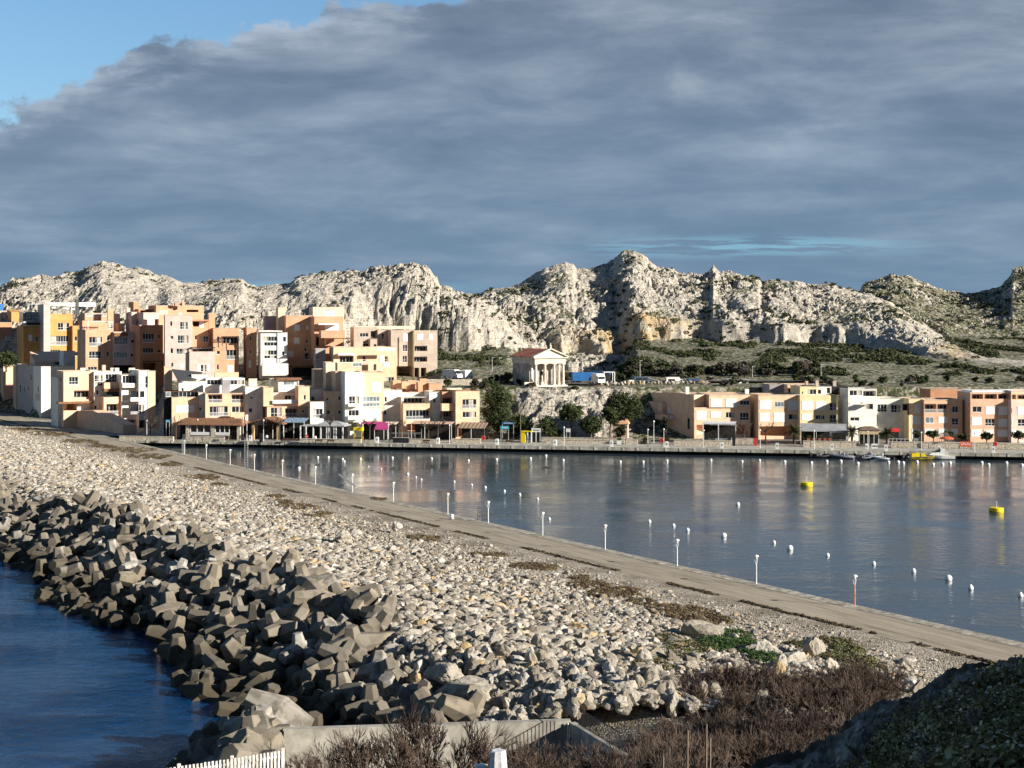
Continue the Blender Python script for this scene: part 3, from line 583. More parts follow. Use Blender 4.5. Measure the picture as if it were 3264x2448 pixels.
def hill(px, Y):
    X = (px - CX) / F * Y; gs = (np.interp(px, SILx, SILy) - HZ) / F; Yc = 42.
    zn = CH - Y * (gs + .0042 * np.clip(Yc - Y, 0, None)); zn = np.where(Y < 16, np.minimum(np.interp(Y, [0, 6, 16], [26.3, 25.0, 0]) + (Y >= 6) * 0, 99) if False else CH - 1.7 - np.clip(Y, 0, 16) / 16 * (16 * (gs + .0042 * 26) - 1.7), zn)
    zr = CH - Yc * gs; zn = np.where(Y > Yc, zr - (Y - Yc) * .14 - np.clip(Y - Yc - 3, 0, None) * .42, zn)
    left = np.interp(Y, [0, 2, 8, 20, 50, 70, 80, 86.5, 88, 94, 102, 200], [26.2, 26, 24.2, 20.4, 11.75, 4.9, 1.2, 1.2, 2.6, 2.7, 1.0, 1.0]); left = np.minimum(left, CH - .318 * Y - .25 * (Y < 54))
    k = np.clip((px - 2150) / 300, 0, 1); z = left * (1 - k) + np.maximum(zn, left * .0 + 1.2) * k
    z = np.maximum(z, np.where(Y > 76, np.clip(np.interp(Y, [76, 90, 104, 112, 200], [3.4, 2.5, 1.7, 1.3, 1.0]) , 0, 9), -9) * np.clip((X - 8.5) / 5, 0, 1))
    z = np.where((Y > 14), z - 1.0 * k * np.clip((Y - 14) / 16, 0, 1) * (Y < 47) + k * np.clip((60 - Y) / 20, 0, 1) * (.55 * fbm(X / 1.9, Y / 1.6, 0, 4, 14, ridged=True) + .2 * fbm(X / .35, Y / .5, 0, 3, 24, ridged=True)), z)
    tall = np.clip((X - np.maximum(.385 * Y + 1.2, 6)) * .95, 0, 1.6) * np.clip((54 - Y) / 12, 0, 1); z = z + tall
    xs_ = np.where(Y < 60, -22., -19.); z = np.where(X < xs_, z - (xs_ - X) * 1.2, z); xq = Uinv(X, Y)[0]; z = np.where((xq > -.6) & (Y > 62), z - (xq + .6) * 1.5 - .5, z); return np.maximum(z, -6), X
hp, hY = np.meshgrid(XC, YR); hz, hX = hill(hp, hY)
def hill_near_mat():
    m = bpy.data.materials.new('rocky_earth'); m.use_nodes = True; t = NT(m.node_tree); b = m.node_tree.nodes['Principled BSDF']; b.inputs['Roughness'].default_value = .95; b.inputs['Specular IOR Level'].default_value = .1
    tcn = t.n('ShaderNodeTexCoord').outputs['Object']; n = t.noise(tcn, .9, 7, .65)
    c = t.ramp(n, [(.32, (.07, .055, .04)), (.5, (.16, .14, .11)), (.64, (.40, .38, .34)), (.8, (.58, .56, .52))]); t.put(b.inputs['Base Color'], c)
    bp = t.n('ShaderNodeBump'); bp.inputs['Distance'].default_value = .25; t.put(bp.inputs['Height'], t.noise(t.scl(tcn, (1, 1, 2.5)), 1.6, 8, .7)); t.put(b.inputs['Normal'], bp.outputs[0]); return m
tag(mk('hillside', np.stack([hX, hY, hz], -1).reshape(-1, 3), gridF(*hp.shape), hill_near_mat()), kind='structure')
def hz1(px, Y): return float(hill(np.array([float(px)]), np.array([float(Y)]))[0][0])
EVL = mat('evergreen_leaves', (.12, .115, .05), .7, .4, 1.3, spec=.1); _t = NT(EVL.node_tree); _a = _t.n('ShaderNodeAttribute', attribute_name='shade').outputs['Fac']
_t.put(EVL.node_tree.nodes['Principled BSDF'].inputs['Base Color'], _t.mix(_t.rng(_t.noise(_t.n('ShaderNodeTexCoord').outputs['Object'], .9, 3), .4, .62, 0., .6), _t.ramp(_a, [(0, (.04, .043, .018)), (.4, (.15, .145, .055)), (.7, (.36, .34, .13)), (.97, (.75, .68, .48))]), (.10, .055, .035)))
# evergreen scrub on the shaded slope
r2 = np.random.default_rng(21); n = 7500; p = r2.uniform(2330, 3500, n); Yv = r2.uniform(17, 43, n); z, X = hill(p, Yv); sily = np.interp(p, SILx, SILy)
top = np.interp(p, [2330, 2600, 2900, 3264], [34.5, 37.5, 39.6, 41]); dens = fbm(X / 1.5, Yv / 1.5, 0, 3, 8); keep = (Yv < top) & (dens > -.22 - .1 * (p > 2900))
X, Yv, z = X[keep], Yv[keep], z[keep]; rad = r2.uniform(.12, .42, len(X)) * (1 + .7 * np.clip(dens[keep], 0, 1))
V, f, sh = leafcloud(np.stack([X, Yv, z + rad * .5], -1), rad, 22, r2.uniform(.026, .062, len(X)), r2, .9, .6)
tag(mk('scrub', V, f, EVL, attrs={'shade': sh}), 'dense dark evergreen scrub covering the shaded slope in the near right corner', 'scrub', kind='stuff')
# ------------------------------------------------------------------ bare shrubs
def shrub_geo(seed, H_=2.6, spread=1.5, stems=14, lev=4, r0=.03, rmin=.0105):
    r3 = random.Random(seed); segs = []
    def grow(p, d, L, r, k):
        q = p + d * L; segs.append((p, q, r)); 
        if k == 0: return
        for _ in range(3 if k > 1 else 4):
            a = Vector((r3.gauss(0, 1), r3.gauss(0, 1), r3.gauss(0, .8))).normalized(); nd = (d + a * r3.uniform(.35, .8) + Vector((0, 0, .25))).normalized()
            grow(p.lerp(q, r3.uniform(.45, 1.)), nd, L * r3.uniform(.55, .85), r * .6, k - 1)
    for _ in range(stems):
        a = r3.uniform(0, 6.28); t = r3.uniform(.15, 1.) * spread; d = Vector((math.cos(a) * t, math.sin(a) * t, 1.)).normalized(); grow(Vector((math.cos(a) * .15, math.sin(a) * .15, 0)), d, H_ * r3.uniform(.28, .42), r0, lev)
    A = np.array([s[0] for s in segs]); B = np.array([s[1] for s in segs]); r = np.array([max(s[2], rmin) for s in segs]); D = B - A; D /= np.linalg.norm(D, axis=1, keepdims=True)
    T = np.cross(D, [.3, .5, .8]); T /= np.linalg.norm(T, axis=1, keepdims=True); Bn = np.cross(D, T); n = len(A); vs = []
    for (c0, rs) in ((A, 1.), (B, .65)):
        for k in range(3): t = 2.094 * k; vs.append(c0 + (T * math.cos(t) + Bn * math.sin(t)) * (r * rs)[:, None])
    V = np.stack(vs, 1).reshape(-1, 3); b = np.arange(n)[:, None] * 6; Fc = np.concatenate([b + np.array([k, (k + 1) % 3, 3 + (k + 1) % 3, 3 + k]) for k in range(3)]); sh = np.repeat(np.random.default_rng(seed).random(n), 6)
    return V, Fc, sh
def shrub_proto(seed, m, **k):
    V, f, sh = shrub_geo(seed, **k); o = mk('bare_shrub', V, f, m, attrs={'shade': sh}); return o
TW2 = mat('reddish_twigs', (.095, .072, .056), .95, .3, 1., attr='shade'); TW3 = mat('pale_twigs', (.24, .20, .17), .95, .2, 1., attr='shade')
protos = [shrub_proto(1, TWIG), shrub_proto(2, TW2, stems=18, H_=2.3), shrub_proto(3, TWIG, stems=12, H_=2.9, spread=1.9), shrub_proto(4, TW3, stems=4, H_=2.6, lev=2, r0=.13, rmin=.075)]
protos.append(shrub_proto(5, mat('grey_twigs', (.145, .115, .09), .95, .2, 1., attr='shade'), stems=9, H_=2.7, lev=3, r0=.035)); used = [False] * 5
def put_shrub(px, Y, s, k, label, zoff=0., group=None, z=None):
    if not used[k]: o = protos[k]; used[k] = True
    else: o = protos[k].copy(); COL.objects.link(o)
    zz_ = hz1(px, Y) if z is None else z; o.location = ((px - CX) / F * Y, Y, zz_ + zoff - .05); o.rotation_euler = (0, 0, rb.uniform(0, 6.28)); o.scale = (s, s, s * rb.uniform(.85, 1.1)); tag(o, label, 'shrub', group); return o
for (px, Y, s, k, nm) in [(1085, 76, 1.35, 0, 'spreading bare brown shrub leaning over the left half of the concrete wall'), (1235, 75, 1.75, 2, 'dense bare shrub in front of the middle of the concrete wall'), (1395, 76, 1.85, 0, 'tall bare shrub rising above the wall, left of the white lamp'), (1500, 75, 1.5, 2, 'bare shrub against the wall just behind the white lamp'), (1620, 78, 1.1, 1, 'thin bare shrub with twigs in front of the lit end of the wall'),
        (1720, 66, .95, 1, 'low reddish bare bush right of the white lamp'), (1820, 67, 1.0, 1, 'reddish bare bush in front of the shaded wall corner'), (1925, 68, 1.1, 0, 'bare bush with pale twigs below the black railing'), (1680, 62, .9, 0, 'short bare bush at the bottom edge beside the lamp'), (1000, 66, .9, 2, 'short bare bush low in front of the left end of the wall')]:
    put_shrub(px, Y, s, k, nm)
ord_ = ['first', 'second', 'third', 'fourth', 'fifth', 'sixth', 'seventh', 'eighth', 'ninth', 'tenth', 'eleventh', 'twelfth', 'thirteenth', 'fourteenth', 'fifteenth', 'sixteenth', 'seventeenth', 'eighteenth', 'nineteenth', 'twentieth']
for i in range(165):
    px = rb.uniform(2040, 2800); Y = rb.uniform(88, 103) if i < 115 else rb.uniform(66, 88)
    if px < 2250 and Y > 90: Y -= 10
    if px > 2650: Y = min(Y, 97)
    if Y > 99 and px < 2450: Y -= 5
    put_shrub(px, Y, rb.uniform(.7, 1.35) * (1 if Y < 97 else .75), rb.choice([1, 1, 0, 2, 0, 4]), 'one of the tangled bare brown bushes massed between the wall and the shaded hillside', group='bare brown bushes of the thicket')
put_shrub(2640, 100.5, 1.0, 3, 'pale bare branches standing up beside the upright boulder')
for i in range(46):
    px = rb.uniform(2090, 2520); Y = rb.uniform(70, 86); put_shrub(px, Y, rb.uniform(.85, 1.35), rb.choice([1, 0, 2, 4]), 'one of the tangled bare brown bushes massed between the wall and the shaded hillside', group='bare brown bushes of the thicket')
for px, Y in [(2420, 40), (2750, 37), (2980, 38), (2600, 33), (3150, 36), (2850, 30), (2500, 30), (3050, 27)] + [(rb.uniform(2450, 3260), rb.uniform(24, 40)) for _ in range(44)]:
    put_shrub(px, Y, rb.uniform(.22, .42), 3, 'thin pale dead stems poking out of the dark evergreen scrub', group='dead stems in the near scrub')
# ------------------------------------------------------------------ concrete wall, railing, fence, stakes, lamp
A = P(905, 2330, 3.6); Cn = P(1815, 2302, 3.6); E = P(2075, 2462, 3.6)
t = empty('concrete_wall', (A.x, A.y, 0)); tag(t, 'long pale concrete wall at the foot of the slope, ending in a shaded corner', 'wall')
d1 = (Cn - A).normalized(); n1_ = Vector((-d1.y, d1.x, 0)); d2 = (E - Cn).normalized(); n2_ = Vector((-d2.y, d2.x, 0))
def wallseg(a, b, nrm, th, z0, z1): return MB().prism([(a.x, a.y), (b.x, b.y), (b.x + nrm.x * th, b.y + nrm.y * th), (a.x + nrm.x * th, a.y + nrm.y * th)], z0, z1, 'z')
wallseg(A, Cn, n1_, .45, -1, 3.6).build('front_wall', CONC, t, off=(A.x, A.y, 0)); wallseg(Cn + d2 * .02, E, n2_, .4, -1, 3.6).build('side_wall', CONC, t, off=(A.x, A.y, 0))
wallseg(A - d1 * .06, Cn + d1 * .1, n1_ * 1., .53, 3.602, 3.68).build('coping', CONC, t, off=(A.x, A.y, 0))
rl = empty('railing', Cn + Vector((0, 0, 0))); tag(rl, 'black metal railing with thin bars on top of the shaded side wall', 'railing'); mb = MB(); b0, b1 = Cn + d2 * .9, Cn + d2 * 6.6
for h in (.12, 1.05): mb.tube([b0 + Vector((0, 0, h)) + n2_ * .2, b1 + Vector((0, 0, h)) + n2_ * .2], .03, 5)
mb.build('rails', BLACKM, rl, off=Cn); mb = MB()
for i in range(34): q = b0.lerp(b1, i / 33) + n2_ * .2; mb.tube([q, q + Vector((0, 0, 1.05))], .016, 4)
mb.build('bars', BLACKM, rl, off=Cn)
pole = MB().tube([Cn + Vector((-.1, -.2, -1.9)), Cn + Vector((-.1, -.2, .02))], .05, 8).build('pole', WHITEP); tag(pole, 'thin white pole standing against the shaded wall corner', 'pole')
f0 = Q(905, 2392, 50); f1 = Q(360, 2475, 46.8); fn = empty('picket_fence', f0 - Vector((0, 0, 1.1))); tag(fn, 'weathered grey wooden picket fence above the sea at the bottom edge', 'fence'); dF = (f1 - f0); LF = dF.length; dF.normalize(); nF = Vector((dF.y, -dF.x, 0)).normalized(); PK = mat('weathered_wood', (.66, .64, .60), .9, .25, 3, stain=.3)
mb = MB(); n = int(LF / .135)
for i in range(n):
    c = f0 + dF * (.06 + i * .135); a = dF * .036; b = nF * .012; h = 1.1 + rb.uniform(-.012, .012); o = c - Vector((0, 0, 1.1))
    mb.add([o - a - b, o + a - b, o + a + b, o - a + b] + [q + Vector((0, 0, h)) for q in (o - a - b, o + a - b, o + a + b, o - a + b)], [(0,3,2,1),(4,5,6,7),(0,1,5,4),(1,2,6,5),(2,3,7,6),(3,0,4,7)])
mb.build('pickets', PK, fn, off=f0 - Vector((0, 0, 1.1))); mb = MB()
for h in (.28, .86):
    o = f0 + nF * .03 - Vector((0, 0, 1.1 - h)); a = dF * LF; b = nF * .03; cz = Vector((0, 0, .09)); mb.add([o, o + a, o + a + b, o + b, o + cz, o + a + cz, o + a + b + cz, o + b + cz], [(0,3,2,1),(4,5,6,7),(0,1,5,4),(1,2,6,5),(2,3,7,6),(3,0,4,7)])
mb.build('rails', PK, fn, off=f0 - Vector((0, 0, 1.1)))
for k in (0, 1, 2, 3):
    o = f0 + dF * (k * LF / 3.2) - Vector((0, 0, 1.1)); MB().box(-.05, -.05, -.3, .05, .05, 1.16).build('post', PK, fn).location = o - (f0 - Vector((0, 0, 1.1))) + nF * .09
for px, py, Y, lb in ((2190, 2328, 62, 'thin wooden stake, left one of the tall pair in the thicket'), (2250, 2308, 62, 'thin wooden stake, right one of the tall pair in the thicket'), (2112, 2412, 60, 'short wooden stake at the bottom edge left of the tall stakes'), (2262, 2352, 60, 'dark short stake just right of the tall stakes')):
    p = Q(px, py, Y); o = MB().tube([(0, 0, -3.2), (.03, 0, 0)], [.055, .04], 6).build('wooden_stake', mat('stake_wood', (.2, .16, .12), .9)); o.location = p; tag(o, lb, 'stake')
lp = Q(1588, 2391, 20); g = empty('garden_lamp', (lp.x, lp.y, lp.z - .85)); tag(g, 'white weathered tapered lamp with ribbed sides at the bottom edge', 'lamp'); LW = mat('weathered_white_paint', (.66, .65, .66), .7, .2, 9, stain=.5)
mb = MB(); nn = 16
prof = [(.155, .30), (.150, .42), (.125, .78), (.115, .835), (.09, .85)]; vs = []
for r, zq in prof:
    for k in range(nn): rr_ = r * (1 if k % 2 else .91); a = 2 * math.pi * k / nn; vs.append((rr_ * math.cos(a), rr_ * math.sin(a), zq))
fs = [(i*nn+k, i*nn+(k+1)%nn, (i+1)*nn+(k+1)%nn, (i+1)*nn+k) for i in range(4) for k in range(nn)] + [tuple(range(4*nn, 5*nn)), tuple(range(nn))[::-1]]
mb.add(vs, fs).build('lamp_shade', LW, g); MB().lathe([(.05, -.3), (.05, .31)], 10).build('post', LW, g)
lp = Q(1532, 2437, 20.2); g = empty('garden_lamp', (lp.x, lp.y, lp.z - .6)); tag(g, 'small round white disc-topped lamp left of the ribbed white lamp', 'lamp'); MB().lathe([(.085, .565), (.10, .585), (.06, .6)], 16).build('lamp_head', WHITEP, g, True); MB().lathe([(.03, -.3), (.03, .57)], 8).build('post', WHITEP, g)
# ------------------------------------------------------------------ causeway lamps
def cause_lamp(low, first=[None]):
    g = empty('street_lamp', (0, 0, 0)); MB().lathe([(.075, 0), (.06, .1), (.055, 2.0), (.03, 2.05)], 8).build('pole', low, g)
    mb = MB()
    for k in range(3): a = 2.094 * k + .5; c, s = math.cos(a), math.sin(a); mb.tube([(.03*c, .03*s, 2.0), (.15*c, .15*s, 2.3), (.16*c, .16*s, 2.55), (.05*c, .05*s, 2.84)], .02, 4)
    mb.build('bracket', WHITEP, g); MB().lathe([(.27, 2.78), (.24, 2.86), (.15, 2.94), (.03, 2.98)], 14).build('lamp_shade', WHITEP, g, True); MB().lathe([(.05, 2.52), (.07, 2.65), (.04, 2.78)], 8).build('bulb', WHITEP, g); return g
RUSTY = mat('white_paint_rusted', (.62, .36, .26), .6, .35, 1.5, col2=(.5, .14, .06)); P0 = cause_lamp(WHITEP); P1 = cause_lamp(RUSTY)
LX = [(2745,1928),(2427,1858),(2159,1803),(1930,1751),(1731,1706),(1555,1667),(1400,1640),(1262,1598),(1139,1568),(1026,1541),(927,1517),(834,1497),(750,1480),(671,1463),(601,1447)]
for i, (px, py) in enumerate(LX):
    o = P1 if i == 0 else (P0 if i == 1 else copy_tree(P0)); X0_, Y0_ = P(px, py, 1.6)[:2]; a, b = Uinv(X0_, Y0_); o.location = U(-.45, b, 1.58)
    tag(o, ('nearest causeway lamp, its white pole rusted orange at the bottom' if i == 0 else 'white mushroom-topped lamp on the causeway edge, %s counted from the near end' % ord_[i]), 'street lamp', 'white lamps along the harbour edge of the causeway')
# ladder / gangway frames
g = empty('swim_ladder', U(-.1, 0)); X0_, Y0_ = P(1523, 1663, 1.6)[:2]; a, b = Uinv(X0_, Y0_); g.location = U(-.3, b, 1.6); g.rotation_euler = (0, 0, CA); tag(g, 'dark metal ladder frame with handrails standing on the causeway edge', 'ladder')
DM = mat('dark_metal', (.05, .05, .055), .6); mb = MB()
for s in (0, 1.25): mb.tube([(0, s, 0), (0, s, 1.75), (-.9 if 0 else 0, s + .0, 1.75)], .035, 5); mb.tube([(0, s, 1.7), (.2, s + 1.1 * 0 , 1.6), (1.4, s, -1.2)], .035, 5)
mb.build('handrails', DM, g); mb = MB(); [mb.tube([(0, 0, h), (0, 1.25, h)], .03, 5) for h in (.6, 1.15, 1.7)]; [mb.tube([(.2 + k * .25, 0, 1.3 - k * .55), (.2 + k * .25, 1.25, 1.3 - k * .55)], .03, 5) for k in range(5)]; mb.build('rungs', DM, g)
b = P(1440, 1654, 1.6); o = MB().lathe([(.28, 0), (.28, .45), (.22, .62), (.08, .68)], 12).build('mooring_bollard', WHITEP, smooth=True); o.location = b; tag(o, 'squat white bollard on the causeway edge left of the ladder frame', 'bollard')
for (xa, ya, xb, yb, lb) in ((1080, 1512, 1136, 1552, 'long pale gangway plank sloping from the causeway lamp down over the water'),):
    p, q = Q(xa, ya, 222), Q(xb, yb, 219); g = MB().tube([p, q], .16, 4); o = g.build('gangway', STEEL); tag(o, lb, 'gangway')
for k, (px, yt, yb) in enumerate(((581, 1398, 1442), (590, 1400, 1440), (779, 1395, 1484), (789, 1392, 1484), (1137, 1480, 1508))):
    pass
for px, yt, yb, lb in ((785, 1395, 1488, 'pale twin-railed ladder post on the causeway, tall against the quay'), (585, 1397, 1448, 'pale twin-railed ladder post near the far end of the causeway')):
    X0_, Y0_ = P(px, yb, 1.6)[:2]; h = (yb - yt) / F * Y0_; g = empty('ladder', (X0_, Y0_, 1.55)); tag(g, lb, 'ladder'); mb = MB(); [mb.tube([(s, 0, 0), (s, 0, h)], .04, 5) for s in (-.28, .28)]; mb.build('handrails', STEEL, g); mb = MB(); [mb.tube([(-.28, 0, q * .45), (.28, 0, q * .45)], .03, 4) for q in range(1, int(h / .45))]; mb.build('rungs', STEEL, g)
# ------------------------------------------------------------------ buoys
def buoy(r, tall): 
    g = empty('mooring_buoy', (0, 0, 0)); pr = [(r * math.sin(a), r * .45 - r * math.cos(a)) for a in np.linspace(.15, 3.14 if not tall else 2.35, 10)]
    if tall: pr += [(r * .22, r * 1.7), (r * .1, r * 1.8)]
    MB().lathe(pr, 14).build('float', mat('buoy_white', (.80, .80, .78), .4, .03), g, True); MB().tube([(0, 0, pr[-1][1] - .05), (0, 0, pr[-1][1] + (.12 if tall else .08))], .02, 4).build('ring', DM, g); return g
BP = [buoy(.36, False), buoy(.25, True), buoy(.29, False)]; bu = [0, 0, 0]
def put_buoy(px, py, k, label, group, s=1.):
    o = BP[k] if not bu[k] else copy_tree(BP[k]); bu[k] = 1; p = P(px, py, 0); o.location = p; o.scale = (s, s, s); tag(o, label, 'buoy', group)
GR1 = 'white mooring buoys in the row along the far quay'
for px in (1013, 1047, 1092, 1149, 1251, 1301, 1376, 1493, 1583, 1691, 1740, 1795, 1977, 2050, 2126, 2266, 2365, 2421, 2501, 2586, 2635, 2680, 2734, 2832, 2863, 2879, 2923, 2974, 3004, 3028, 3129, 3151, 3208, 3257):
    put_buoy(px, 1462 + (px - 1000) * .0085 + rb.uniform(-5, 4) - (18 if px == 1740 else 0), 2 if px < 2500 else 0, 'one of the round white mooring buoys in the row along the far quay', GR1, .95 if px > 1500 else .85)
mid = [(953,1494,0,.8),(1097,1472,2,.9),(1175,1488,2,.5),(1216,1495,2,.5),(1300,1513,0,.75),(1326,1522,2,.6),(1343,1530,1,.7),(1448,1537,1,.75),(1504,1547,1,.75),(1547,1555,1,.85),(1608,1567,1,.8),(1657,1578,1,.85),(1714,1592,1,.8),(1751,1656,1,.8)]
for i, (px, py, k, s) in enumerate(mid): put_buoy(px, py, k, 'small white buoy in the mid-harbour line, %s from the left' % ord_[i], 'small white buoys in the line towards the middle of the harbour', s)
nb = [(2070,1665,1,1.),(2147,1678,1,1.),(2192,1692,1,1.),(2352,1610,0,.9),(2307,1711,0,1.05),(2467,1732,1,.95),(2518,1752,0,1.1),(2638,1773,1,.95),(2785,1800,1,1.),(2912,1824,1,1.1),(3023,1849,0,1.15),(3094,1878,1,1.2),(3253,1902,1,1.15)]
nbl = ['pointed white buoy, leftmost of the near right-hand group', 'pointed white buoy, second from the left of the near right-hand group', 'pointed white buoy just left of the big round buoy before the causeway lamp', 'round white buoy alone in the middle of the harbour', 'big round white buoy left of the middle of the near group', 'pointed white buoy with a thin stick between two big round buoys', 'big round white buoy just right of the pointed buoy with a stick', 'pointed white buoy above the second nearest causeway lamp', 'pointed white buoy above and left of the nearest causeway lamp', 'pointed white buoy right of the nearest causeway lamp', 'biggest round white buoy near the right edge', 'pointed white buoy just right of the biggest round buoy', 'pointed white buoy cut by the right edge of the picture']
for (px, py, k, s), lb in zip(nb, nbl): put_buoy(px, py, k, lb, 'white mooring buoys on the near right-hand water', s)
YB = mat('buoy_yellow', (.80, .60, .01), .45, .08, 1.); Y2 = None
for px, py, lb in ((2571, 1550, 'yellow drum-shaped buoy in mid harbour, the farther left of two'), (3176, 1633, 'yellow drum-shaped buoy near the right edge, the nearer of two')):
    if Y2 is None:
        Y2 = g = empty('yellow_buoy', (0, 0, 0)); MB().lathe([(.85, -.3), (1.02, -.1), (1.05, .15), (1.05, .62), (.98, .72), (.3, .76)], 24).build('float', YB, g); MB().lathe([(1.09, .1), (1.09, .22)], 24).build('band', mat('buoy_grime', (.28, .22, .04), .8), g)
        mb = MB(); mb.tube([(0, 0, .7), (0, 0, 1.55)], .07, 6); mb.tube([(0, 0, 1.3), (.18, 0, 1.6), (-.18, 0, 1.6), (0, 0, 1.3)], .05, 5); mb.build('mooring_ring', STEEL, g)
    else: g = copy_tree(Y2)
    g.location = P(px, py, 0); tag(g, lb, 'buoy', 'yellow drum buoys')
# ------------------------------------------------------------------ quay and promenade
def yq(X): return 314.0 - .187 * (X + 0.)            # depth of the quay edge along X
QA = math.atan(-.187); qc, qs = math.cos(QA), math.sin(QA)
def K(u, v, z=0.): return (u * qc - v * qs, 314.0 + u * qs + v * qc, z)      # quay frame: u along, v inland
QL = -118.
qo = MB().box(QL, 0, .75, 240, 9.0, 1.5).build('quay', mat('quay_concrete', (.42, .40, .34), .9, .2, .7, stain=.5, bump=.02)); qo.location = (0, 314, 0); qo.rotation_euler = (0, 0, QA); tag(qo, kind='structure')
MB_ = MB(); u = QL
while u < 240: MB_.box(u, -.06, .78, u + .45, .9, 1.42); u += 3.1
q2 = MB_.build('quay_piers', mat('pier_heads', (.60, .58, .50), .9, .2, 1.)); q2.location = (0, 314, 0); q2.rotation_euler = (0, 0, QA); tag(q2, kind='structure')
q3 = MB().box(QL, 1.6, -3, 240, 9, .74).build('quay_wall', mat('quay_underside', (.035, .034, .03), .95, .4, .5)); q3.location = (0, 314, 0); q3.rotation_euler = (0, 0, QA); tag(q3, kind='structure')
q4 = MB().box(QL - 50, 9.01, -3, 260, 32, 1.46).build('promenade', mat('promenade_paving', (.27, .24, .20), .95, .25, .5, bump=.03)); q4.location = (0, 314, 0); q4.rotation_euler = (0, 0, QA); tag(q4, kind='structure')
